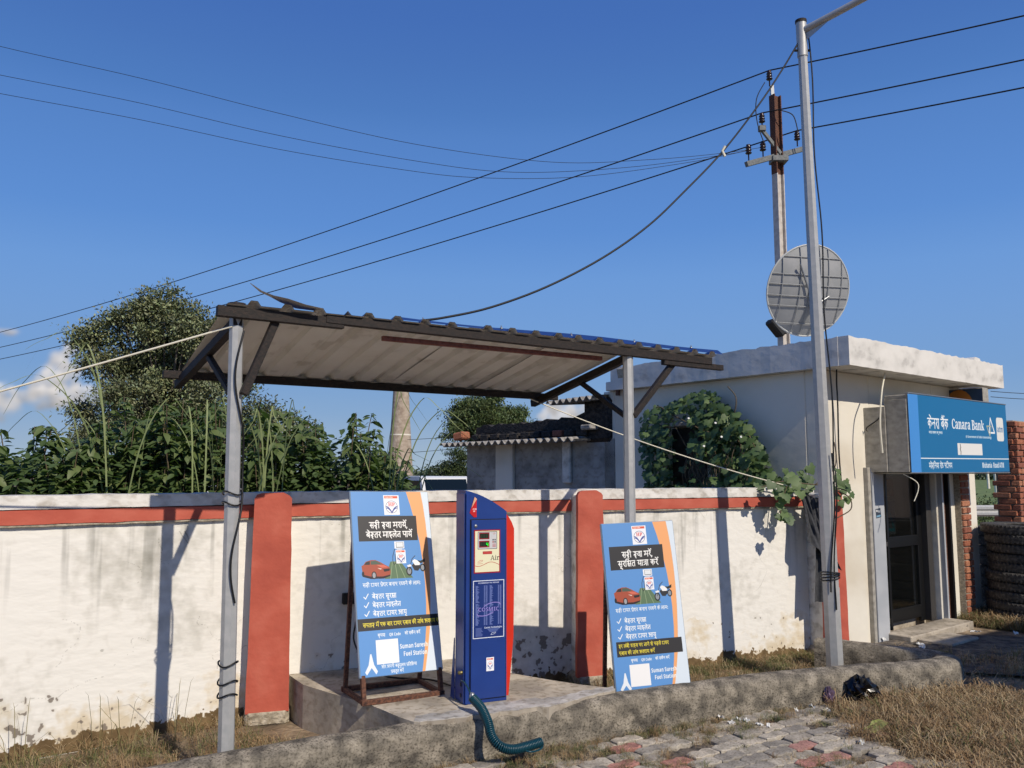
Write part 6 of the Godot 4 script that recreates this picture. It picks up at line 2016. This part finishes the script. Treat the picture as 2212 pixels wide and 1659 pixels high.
# ---------------------------------------------------------------- trees
func tree(label: String, base: Vector3, lobes: Array, trunk: float, sprays: int, mesh: ArrayMesh, tone: Color, vary: float, group := "trees beyond the wall") -> void:
	var root := thing("tree", label, "tree", base, 0.0, group)
	var cent := Vector3.ZERO
	for l in lobes:
		cent += l[0]
	cent /= lobes.size()
	var s := ST()
	var tp := Vector3(cent.x * 0.5, cent.y * 0.62, cent.z * 0.5)
	tube(s, curve([Vector3.ZERO, Vector3(cent.x * 0.2, tp.y * 0.5, 0), tp], 4), PackedFloat32Array([trunk, trunk * 0.95, trunk * 0.9, trunk * 0.84, trunk * 0.78, trunk * 0.72, trunk * 0.66, trunk * 0.6, trunk * 0.55]), 9)
	part(root, "trunk", done(s), M.bark)
	for l in lobes:
		part(root, "limb", tube_mesh(curve([tp * 0.8, tp.lerp(l[0], 0.55) + Vector3(0, 0.1, 0), l[0] + Vector3(0, l[1] * 0.3, 0)], 4), PackedFloat32Array([trunk * 0.5, trunk * 0.45, trunk * 0.4, trunk * 0.35, trunk * 0.3, trunk * 0.22, trunk * 0.16, trunk * 0.1, trunk * 0.06]), 6), M.bark)
	# leaves gather in clumps at the ends of twigs
	var clumps := []
	var tot := 0.0
	for l in lobes:
		var n := maxi(7, int(l[1] / lobes[0][1] * l[1] / lobes[0][1] * 24.0))
		for i in n:
			var b := ball()
			b = b.normalized() * pow(b.length(), 0.5)
			var r: float = lobes[0][1] * rng.randf_range(0.2, 0.46)
			clumps.append([l[0] + b * Vector3(1.0, 0.9, 1.0) * l[1], r])
			tot += r * r
	var places := []
	var cols := []
	for c in clumps:
		var n := int(sprays * c[1] * c[1] / tot)
		var f0 := 1.0 + rng.randf_range(-vary, vary)
		for i in n:
			var p: Vector3 = c[0] + Vector3(rng.randfn(), rng.randfn() * 0.6, rng.randfn()) * c[1] * 0.48
			places.append(Transform3D(Basis.from_euler(Vector3(rng.randf_range(-0.5, 0.5), rng.randf() * TAU, rng.randf_range(-0.5, 0.5))).scaled(Vector3.ONE * rng.randf_range(0.65, 1.35)), p))
			var f := f0 * rng.randf_range(0.8, 1.2)
			cols.append(Color(tone.r * f * rng.randf_range(0.9, 1.2), tone.g * f, tone.b * f * rng.randf_range(0.8, 1.15)))
		if rng.randf() < 0.5:
			var from: Vector3 = tp.lerp(c[0], 0.55)
			part(root, "twig", tube_mesh([from, from.lerp(c[0], 0.5) + Vector3(0, -0.05, 0), c[0]], [trunk * 0.12, trunk * 0.08, trunk * 0.04], 5), M.bark)
	scatter(root, "crown", mesh, M.crown, places, cols).set_meta("kind", "stuff")

func trees() -> void:
	var D := 13.0
	var m := D / FOCAL
	var base := at_d(360, 1100, D)
	base.y = 0.0
	var lobes := []
	for q in [[350, 700, 62, 0.0], [300, 760, 74, 0.3], [415, 725, 56, -0.2], [245, 715, 40, 0.1], [230, 795, 48, 0.0], [385, 810, 90, 0.4], [300, 870, 80, -0.3], [458, 725, 36, 0.2], [470, 870, 80, -0.2], [570, 925, 66, 0.2], [180, 900, 30, 0.2], [240, 950, 80, 0.0], [420, 960, 100, 0.3], [180, 728, 22, 0.0], [345, 645, 34, 0.0], [290, 680, 34, 0.0], [395, 668, 28, 0.0], [640, 960, 50, 0.0]]:
		lobes.append([at_d(q[0], q[1], D + q[3]) - base, q[2] * m])
	tree("big small-leaved tree rising behind the shrubs and the white rope", base, lobes, 0.16, 7600, spray_mesh(13, 0.056, 0.07, 0.1, 1), Color(0.165, 0.195, 0.095), 0.35)
	D = 34.0
	m = D / FOCAL
	base = at_d(1058, 1100, D)
	base.y = 0.0
	lobes = []
	for q in [[1055, 895, 52, 0.0], [1008, 905, 36, 0.0], [1105, 905, 42, 0.4], [985, 925, 24, -0.3], [1060, 925, 60, 0.3], [1130, 925, 24, 0.0], [1020, 885, 30, 0.0]]:
		lobes.append([at_d(q[0], q[1], D + q[3]) - base, q[2] * m])
	tree("feathery drooping tree behind the grey shed roof", base, lobes, 0.2, 2600, spray_mesh(22, 0.1, 0.13, 0.9, 2), Color(0.085, 0.125, 0.04), 0.3)
	D = 26.0
	m = D / FOCAL
	base = at_d(985, 1100, D)
	base.y = 0.0
	lobes = []
	for q in [[985, 990, 24, 0.0], [972, 1020, 28, 0.2], [1000, 1030, 32, 0.0], [985, 1050, 40, 0.0]]:
		lobes.append([at_d(q[0], q[1], D + q[3]) - base, q[2] * m])
	tree("small bushy tree between the white truck stand-in and the grey shed", base, lobes, 0.08, 1100, spray_mesh(16, 0.07, 0.09, 0.2, 3), Color(0.06, 0.09, 0.03), 0.3)
	# far wood along the horizon, and hedge behind the guard rail
	var far := spray_mesh(26, 0.9, 1.0, 0.0, 4)
	var pl := []
	var cl := []
	for k in 1500:
		var x := rng.randf_range(-170.0, 250.0)
		var hh := 4.0 + 2.4 * sin(x * 0.11) + 1.6 * sin(x * 0.37 + 1.0)
		pl.append(Transform3D(Basis.from_euler(Vector3(0, rng.randf() * TAU, 0)), V(x, rng.randf() * hh, 190.0 + rng.randf() * 12.0)))
		var f := rng.randf_range(0.7, 1.2)
		cl.append(Color(0.05 * f, 0.075 * f, 0.035 * f))
	var w := scatter(self, "far_wood", far, M.crown, pl, cl)
	tag(w, "dark line of far-off trees along the horizon", "wood")
	w.set_meta("kind", "stuff")
	pl = []
	cl = []
	for k in 900:
		pl.append(Transform3D(Basis.from_euler(Vector3(0, rng.randf() * TAU, 0)).scaled(Vector3.ONE * 0.8), V(rng.randf_range(9.0, 22.0), rng.randf() * 0.95, 26.5 + rng.randf() * 1.6)))
		var f := rng.randf_range(0.7, 1.3)
		cl.append(Color(0.075 * f, 0.11 * f, 0.03 * f))
	w = scatter(self, "hedge", spray_mesh(20, 0.12, 0.16, 0.0, 6), M.crown, pl, cl)
	tag(w, "low green hedge behind the steel guard rail", "hedge")
	w.set_meta("kind", "stuff")

# ---------------------------------------------------------------- gourd vines
func in_poly(p: Vector2, poly: PackedVector2Array) -> bool:
	return Geometry2D.is_point_in_polygon(p, poly)

func vines() -> void:
	var lm := [gourd_leaf(0.09), gourd_leaf(0.07), gourd_leaf(0.11)]
	var poly := PackedVector2Array([Vector2(1385, 900), Vector2(1400, 880), Vector2(1450, 868), Vector2(1490, 850), Vector2(1520, 840), Vector2(1555, 850), Vector2(1575, 880), Vector2(1610, 905), Vector2(1635, 940), Vector2(1655, 990), Vector2(1670, 1020), Vector2(1700, 1045), Vector2(1700, 1062), Vector2(1395, 1062), Vector2(1390, 1000), Vector2(1380, 950)])
	var hole := PackedVector2Array([Vector2(1448, 892), Vector2(1492, 888), Vector2(1496, 985), Vector2(1540, 1000), Vector2(1530, 1040), Vector2(1450, 1045)])
	var n := SD.cross(Vector3.UP).normalized()     # out of the side wall
	if n.dot(Vector3(0, 0, 1)) < 0: n = -n
	var hit := func(px: float, py: float, off: float) -> Vector3:
		var r := ray(px, py)
		var o := Vector3(0, EYE, 0)
		return o + r * ((C0 + n * off - o).dot(n) / r.dot(n))
	var b0: Vector3 = hit.call(1530, 1150, 0.3)
	b0.y = 0.0
	var root := thing("gourd_vine", "big-leaved gourd vine climbing over the window on the shaded bank side wall", "vine", b0)
	# runners
	for q in [[[1600, 1100], [1580, 980], [1540, 900], [1525, 845]], [[1560, 1100], [1480, 960], [1430, 880], [1392, 905]], [[1600, 1100], [1640, 1000], [1600, 910]], [[1560, 1060], [1600, 960], [1520, 930], [1440, 890]], [[1520, 1060], [1500, 960], [1540, 880], [1580, 900], [1590, 860], [1572, 835]]]:
		var pts := []
		for p in q:
			pts.append(hit.call(p[0], p[1], rng.randf_range(0.12, 0.3)) - b0)
		part(root, "runner", tube_mesh(curve(pts, 6), 0.007, 5), M.stem)
	for k in 42:   # dead, dry strands
		var px := rng.randf_range(1480, 1630)
		var py := rng.randf_range(960, 1020)
		part(root, "dry_strand", tube_mesh(curve([hit.call(px, py, 0.34) - b0, hit.call(px + rng.randf_range(-14, 14), py + 30, 0.38) - b0, hit.call(px + rng.randf_range(-22, 22), py + 60, 0.34) - b0], 3), 0.004, 4), M.stem)
	var cnt := 0
	var back := []
	while cnt < 280 or back.size() < 1100:
		var p := Vector2(rng.randf_range(1378, 1702), rng.randf_range(838, 1064))
		if not in_poly(p, poly): continue
		var front := cnt < 280 and rng.randf() < 0.5
		if in_poly(p, hole) and rng.randf() < (0.8 if front else 0.97): continue
		var pos: Vector3 = hit.call(p.x, p.y, rng.randf_range(0.25, 0.5) if front else rng.randf_range(0.04, 0.26)) - b0
		var nrm := n * 0.75 + Vector3(rng.randf_range(-0.5, 0.6), rng.randf_range(0.0, 0.9), rng.randf_range(-0.4, 0.4))
		var tip := Vector3(rng.randf_range(-0.7, 0.7), -1.0, rng.randf_range(-0.3, 0.3))
		var tr := Transform3D(facing(nrm, tip).scaled(Vector3.ONE * rng.randf_range(0.6, 1.05)), pos)
		if front:
			part(root, "leaf", lm[cnt % 3], M.vine[rng.randi() % 3], tr)
			cnt += 1
		else:
			back.append(tr)
	scatter(root, "inner_leaves", lm[1], M.vine[1], back).set_meta("kind", "stuff")
	for p in [[1487, 905], [1545, 915], [1558, 945], [1520, 965], [1600, 945]]:
		part(root, "flower", lathe_mesh([Vector2(0.0, 0.0), Vector2(0.006, 0.01), Vector2(0.014, 0.014), Vector2(0.012, 0.017), Vector2(0.0, 0.012)], 7), M.paper, Transform3D(Basis(Vector3(1, 0, 0), 1.1), hit.call(p[0], p[1], 0.52) - b0))
	# second, smaller vine trailing over the wall end by the lamp pole
	var c0 := V(2.9, 1.62, 8.12)
	var r2 := thing("gourd_vine", "few-leaved vine trailing over the wall end round the lamp pole", "vine", c0)
	var spots := [[1640, 1048], [1660, 1040], [1680, 1050], [1692, 1030], [1700, 1020], [1712, 1032], [1725, 1018], [1730, 1040], [1742, 1010], [1748, 1030], [1690, 1070], [1680, 1082], [1684, 1098], [1690, 1108], [1696, 1118], [1676, 1110], [1705, 1052], [1720, 1060], [1752, 1048], [1738, 1058], [1800, 1008], [1808, 1030], [1815, 1045], [1822, 1060], [1830, 1072], [1818, 1082], [1806, 1070], [1832, 1050], [1800, 1048], [1826, 1036], [1790, 1062], [1672, 1060]]
	var ds := 8.1
	for k in spots.size() * 2:
		var q: Array = spots[k / 2]
		var j := 0.0 if k % 2 == 0 else 9.0
		var pos := at_d(q[0] + rng.randf_range(-j, j), q[1] + rng.randf_range(-j, j), ds + rng.randf_range(-0.15, 0.2) + (0.1 if q[0] > 1780 else 0.0)) - c0
		if q[0] < 1735 and q[0] > 1640: pos.z += (1735 - q[0]) * 0.0016
		part(r2, "leaf", lm[k % 3], M.vine[rng.randi() % 3], Transform3D(facing(Vector3(rng.randf_range(-0.2, 0.7), rng.randf_range(0.1, 0.8), 0.9), Vector3(rng.randf_range(-0.7, 0.7), -1, 0.2)).scaled(Vector3.ONE * rng.randf_range(0.6, 1.0)), pos))
	for q in [[[1645, 1052], [1690, 1040], [1740, 1045], [1790, 1050], [1830, 1060]], [[1700, 1050], [1690, 1080], [1686, 1112]], [[1760, 1048], [1800, 1015], [1806, 985], [1802, 955]], [[1808, 1060], [1835, 1075], [1838, 1100], [1810, 1118], [1790, 1130]]]:
		var pts := []
		for p in q:
			pts.append(at_d(p[0], p[1], ds) - c0)
		part(r2, "runner", tube_mesh(curve(pts, 6), 0.006, 5), M.stem)

# ---------------------------------------------------------------- grasses
func tuft_mesh(n: int, h: float, spread: float, sd: int, curl := 0.5) -> ArrayMesh:
	var r := RandomNumberGenerator.new()
	r.seed = sd
	var s := ST()
	flat(s)
	for k in n:
		var a := r.randf() * TAU
		var o := Vector3(r.randfn() * spread * 0.35, 0, r.randfn() * spread * 0.35)
		var out := Vector3(cos(a), 0, sin(a))
		var L := h * r.randf_range(0.5, 1.15)
		var lean := r.randf_range(0.1, 0.9) * curl * 1.4
		var side := Vector3(-out.z, 0, out.x) * 0.0021
		var p0 := o
		var p1 := o + out * L * lean * 0.35 + Vector3(0, L * 0.5, 0)
		var p2 := o + out * L * lean * 0.95 + Vector3(0, L * (0.95 - lean * 0.3), 0)
		var p3 := o + out * L * lean * 1.5 + Vector3(0, L * (1.1 - lean * 0.75), 0)
		quad(s, p1 - side, p1 + side, p0 + side, p0 - side)
		quad(s, p2 - side * 0.8, p2 + side * 0.8, p1 + side, p1 - side)
		tri(s, p3, p2 + side * 0.8, p2 - side * 0.8)
	return done(s)

func weeds() -> void:
	var straw := [tuft_mesh(22, 0.12, 0.12, 1, 1.3), tuft_mesh(15, 0.165, 0.1, 2, 0.95), tuft_mesh(24, 0.09, 0.15, 3, 1.5)]
	var col := func(green: float) -> Color:
		var f := rng.randf_range(0.6, 1.15)
		if rng.randf() < green: return Color(0.13 * f, 0.145 * f, 0.045 * f)
		return [Color(0.36 * f, 0.25 * f, 0.125 * f), Color(0.28 * f, 0.175 * f, 0.08 * f), Color(0.42 * f, 0.32 * f, 0.18 * f)][rng.randi() % 3]
	var lay := func(n: String, label: String, spots: Array, size: float, green: float) -> void:
		var root := Node3D.new()
		root.name = numbered(n)
		add_child(root)
		tag(root, label, "grass")
		root.set_meta("kind", "stuff")
		for k in 3:
			var pl := []
			var cl := []
			for i in range(k, spots.size(), 3):
				pl.append(Transform3D(Basis(Vector3.UP, rng.randf() * TAU).scaled(Vector3.ONE * size * rng.randf_range(0.6, 1.25)), spots[i]))
				cl.append(col.call(green))
			if pl.size() > 0:
				scatter(root, "tufts", straw[k], M.blades, pl, cl).set_meta("kind", "stuff")
	# thick dry grass over the paving on the right
	var sp := []
	var clump := noise(1.2, 3, 55)
	while sp.size() < 8500:
		var x := rng.randf_range(1.4, 4.9)
		var d := rng.randf_range(3.6, 7.0)
		var g: float = in_grass(x, d)
		if d > kerb_depth(x) - 0.04 and x < 3.9: continue
		if d > 6.75 - 0.12 * (x - 3.9) and x >= 3.9: continue
		if g < -0.15 or rng.randf() > 0.25 + g * 1.6 + 0.8 * clump.get_noise_2d(x * 2.0, d * 2.0): continue
		sp.append(V(x, 0.01, d))
	lay.call("dry_grass", "thick mat of dry brown grass spreading over the pavers by the kerb end", sp, 0.92, 0.05)
	# along the foot of the kerb and in the joints
	sp = []
	for k in 210:
		var x := rng.randf_range(-0.9, 3.0)
		sp.append(V(x, 0.02, kerb_depth(x) - absf(rng.randfn()) * 0.05 + 0.01))
	for k in 330:
		var c: Array = [[0.55, 5.45], [0.3, 5.35], [1.25, 5.75], [1.5, 5.9], [0.9, 5.2], [0.1, 5.15], [1.9, 5.2], [2.0, 6.15]][rng.randi() % 8]
		sp.append(V(c[0] + rng.randfn() * 0.14, 0.03, c[1] + rng.randfn() * 0.1))
	lay.call("kerb_weeds", "dry weeds along the kerb foot and between the pavers", sp, 0.42, 0.35)
	# bed between kerb and wall, left and right of the pad
	sp = []
	while sp.size() < 950:
		var x := rng.randf_range(-4.2, -1.25)
		var d := rng.randf_range(3.0, 6.3)
		var wd: float = lerpf(WALL[0][1], WALL[1][1], (x - WALL[0][0]) / (WALL[1][0] - WALL[0][0])) - 0.03
		if d > wd or d < kerb_depth(x) + 0.24: continue
		if x > -1.9 and d > 5.4 + (-1.0 - x) * 0.7: continue
		sp.append(V(x, -0.01, d))
	lay.call("bed_weeds", "dry weeds in the bed between the kerb and the wall's long white panel", sp, 0.66, 0.3)
	sp = []
	while sp.size() < 1000:
		var x := rng.randf_range(0.5, 3.3)
		var d := rng.randf_range(6.0, 8.4)
		var wd: float = lerpf(WALL[2][1], WALL[3][1], (x - WALL[2][0]) / (WALL[3][0] - WALL[2][0])) - 0.03
		if d > wd or d < kerb_depth(x) + 0.26: continue
		if x < 0.75 and d < 6.5: continue
		if rng.randf() > 0.3 + 0.9 * smoothstep(0.35, 0.0, wd - d): continue
		sp.append(V(x, -0.01, d))
	lay.call("bed_weeds", "grass and weeds at the foot of the white wall behind the leaning board", sp, 0.62, 0.45)
	# bank and tyres
	sp = []
	while sp.size() < 1300:
		var p := V(rng.randf_range(5.0, 7.6), 0.0, rng.randf_range(8.6, 10.9))
		var l := (p - C0)
		if l.dot(NF) < 0.02 and l.dot(FR) < 3.1: continue
		if l.dot(NF) > 1.0 - 0.15 * (l.dot(FR) - 3.0): continue
		if l.dot(FR) < 2.7: continue
		sp.append(p)
	lay.call("verge_grass", "matted dry grass in front of the tyre stack", sp, 1.0, 0.3)
	sp = []
	for k in 160:
		sp.append(V(rng.randf_range(3.6, 6.0), 0.02, rng.randf_range(6.9, 8.4)))
	lay.call("verge_grass", "scattered weeds on the earth painted dark as shade before the bank door", sp, 0.9, 0.2)
	# a few tall bent stalks by the wall
	var st := tuft_mesh(5, 0.42, 0.06, 9, 0.6)
	var pl := []
	var cl := []
	for q in [[-2.5, 5.45], [-2.65, 5.5], [-2.25, 5.75], [-2.9, 5.1], [-3.0, 5.2], [-2.38, 5.3]]:
		pl.append(Transform3D(Basis(Vector3.UP, rng.randf() * TAU), V(q[0], 0, q[1])))
		cl.append(Color(0.2, 0.17, 0.07))
	var o := scatter(self, "tall_stalks", st, M.blades, pl, cl)
	tag(o, "tall bent dry stalks before the long white wall panel", "grass")
	o.set_meta("kind", "stuff")

# ---------------------------------------------------------------- litter, cloth, things outside the frame
func crumple(size: Vector3, amp: float, sd: int, freq := 3.0) -> ArrayMesh:
	var n := noise(freq, 3, sd)
	n.fractal_type = FastNoiseLite.FRACTAL_RIDGED
	var s := ST()
	flat(s)
	var U := 22
	var Vn := 12
	var p := func(i: int, j: int) -> Vector3:
		var a := TAU * (i % U) / U
		var b := PI * j / Vn - PI / 2
		var d := Vector3(cos(a) * cos(b), sin(b), sin(a) * cos(b))
		return d * size * (1.0 + amp * n.get_noise_3dv(d))
	for i in U:
		for j in Vn:
			quad(s, p.call(i, j), p.call(i + 1, j), p.call(i + 1, j + 1), p.call(i, j + 1))
	return done(s)

func scrap(w: float, h: float, sd: int) -> ArrayMesh:
	var n := noise(12.0, 2, sd)
	var s := ST()
	flat(s)
	var p := func(i: int, j: int) -> Vector3:
		var x := w * (i / 4.0 - 0.5)
		var z := h * (j / 4.0 - 0.5)
		return Vector3(x + 0.08 * w * n.get_noise_2d(x * 9.0, z * 9.0 + 5.0), 0.02 + 0.022 * n.get_noise_2d(x * 6.0, z * 6.0) + 0.01 * (i % 2), z)
	for i in 4:
		for j in 4:
			quad(s, p.call(i, j), p.call(i + 1, j), p.call(i + 1, j + 1), p.call(i, j + 1))
	return done(s)

func small_things() -> void:
	# black plastic bag and litter in the grass
	var bag := plain(Color(0.025, 0.025, 0.027), 0.22)
	single("plastic_bag", crumple(Vector3(0.1, 0.095, 0.08), 0.6, 3, 2.6), bag, "crumpled shiny black plastic bag lying in the dry grass against the kerb", "bag", "", Transform3D(Basis(), at_h(1862, 1497, 0.11)))
	single("snack_wrapper", crumple(Vector3(0.035, 0.075, 0.03), 0.6, 5, 2.0), plain(Color(0.42, 0.34, 0.4), 0.25, 0.5), "silvery purple snack wrapper standing against the kerb", "litter", "", Transform3D(Basis(), at_h(1791, 1512, 0.07)))
	var green := plain(Color(0.5, 0.53, 0.27), 0.3)
	var g := single("food_packet", scrap(0.2, 0.09, 4), green, "flattened yellow-green food packet at the edge of the dry grass", "litter", "", Transform3D(Basis(Vector3.UP, 0.7), at_h(1893, 1578, 0.05)))
	g.rotation.z = 0.25
	var blue := plain(Color(0.2, 0.5, 0.7), 0.4)
	single("blue_wrapper", crumple(Vector3(0.022, 0.03, 0.02), 0.5, 6), blue, "small crumpled blue wrapper beside the black plastic bag", "litter", "", Transform3D(Basis(), at_h(1871, 1521, 0.04)))
	var bits := [[1612, 1563], [1595, 1560], [1580, 1568], [1660, 1575], [1720, 1540], [1640, 1572], [1860, 1610], [1900, 1548], [1556, 1556], [952, 1652], [1790, 1540], [1755, 1532]]
	for k in bits.size():
		single("paper_scrap", scrap(rng.randf_range(0.03, 0.06), rng.randf_range(0.02, 0.035), 30 + k), M.paper, "small white paper scrap lying on the paving by the kerb", "litter", "paper scraps on the paving", Transform3D(Basis(Vector3.UP, rng.randf() * 6.0), at_h(bits[k][0], bits[k][1], 0.03)))
	bits = [[2080, 1356], [2108, 1368], [2195, 1372], [1905, 1384], [1992, 1402], [2020, 1418], [2200, 1345], [1985, 1396]]
	for k in bits.size():
		single("paper_scrap", scrap(rng.randf_range(0.07, 0.13), rng.randf_range(0.04, 0.07), 50 + k), M.paper, "white paper scrap on the bare earth between the bank and the tyres", "litter", "paper scraps on the earth", Transform3D(Basis(Vector3.UP, rng.randf() * 6.0), at_h(bits[k][0], bits[k][1], 0.02)))
	# dark cloth hanging between the wall end and the lamp pole
	var s := ST()
	s.set_smooth_group(0)
	var a := at_d(1742, 1066, 8.2)
	var b := at_d(1782, 1190, 8.1)
	var R := 26
	var C := 16
	var p := func(i: int, j: int) -> Vector3:
		var t := i / float(R)
		var u := j / float(C)
		var w := 0.17 + 0.2 * t
		var mid := a.lerp(b, pow(t, 0.9)) + Vector3(0.02 * sin(t * 3.0), -0.07 * sin(t * PI), 0)
		var fold := sin(u * 15.0 + t * 4.0) * 0.024 * (0.5 + t) + 0.012 * sin(u * 31.0 - t * 6.0)
		return mid + Vector3((u - 0.5) * w * 0.9, (u - 0.5) * w * -0.5 - 0.1 * t * u, fold - (u - 0.5) * w * 0.2)
	for i in R:
		for j in C:
			quad(s, p.call(i, j), p.call(i, j + 1), p.call(i + 1, j + 1), p.call(i + 1, j))
	var fall := func(i: int, j: int) -> Vector3:
		var t := i / 14.0
		var u := j / 8.0
		return V(3.02 + (u - 0.5) * 0.15, 1.55 - 1.0 * t, 8.2 - 0.03 * t) + Vector3(0.02 * sin(t * 4.0), 0, 0.02 * sin(u * 12.0 + t * 2.0))
	for i in 14:
		for j in 8:
			quad(s, fall.call(i, j), fall.call(i, j + 1), fall.call(i + 1, j + 1), fall.call(i + 1, j))
	single("hanging_cloth", done(s), nmat([[0.2, lin(0.03, 0.032, 0.036)], [0.8, lin(0.06, 0.062, 0.068)]], 0.02, 2.0, 0.95, 0.0, 0.03, 97), "dark grey cloth hanging from the wall end behind the lamp pole", "cloth")
	# unseen board added on the right to throw shade before the bank door
	var hd := thing("shade_board", "unseen board on two posts added to cast shade before the bank door", "shade_board", V(7.05, 0, 4.84), 0.61)
	part(hd, "panel", box_mesh(Vector3(3.4, 1.35, 0.06), 0.01), M.bank_front, xf(Vector3(0.3, 3.3, 0)))
	for x in [-1.1, 1.7]:
		part(hd, "post", tube_mesh([Vector3(x, 0, -0.06), Vector3(x, 3.85, -0.06)], 0.04, 10), M.galvanised)
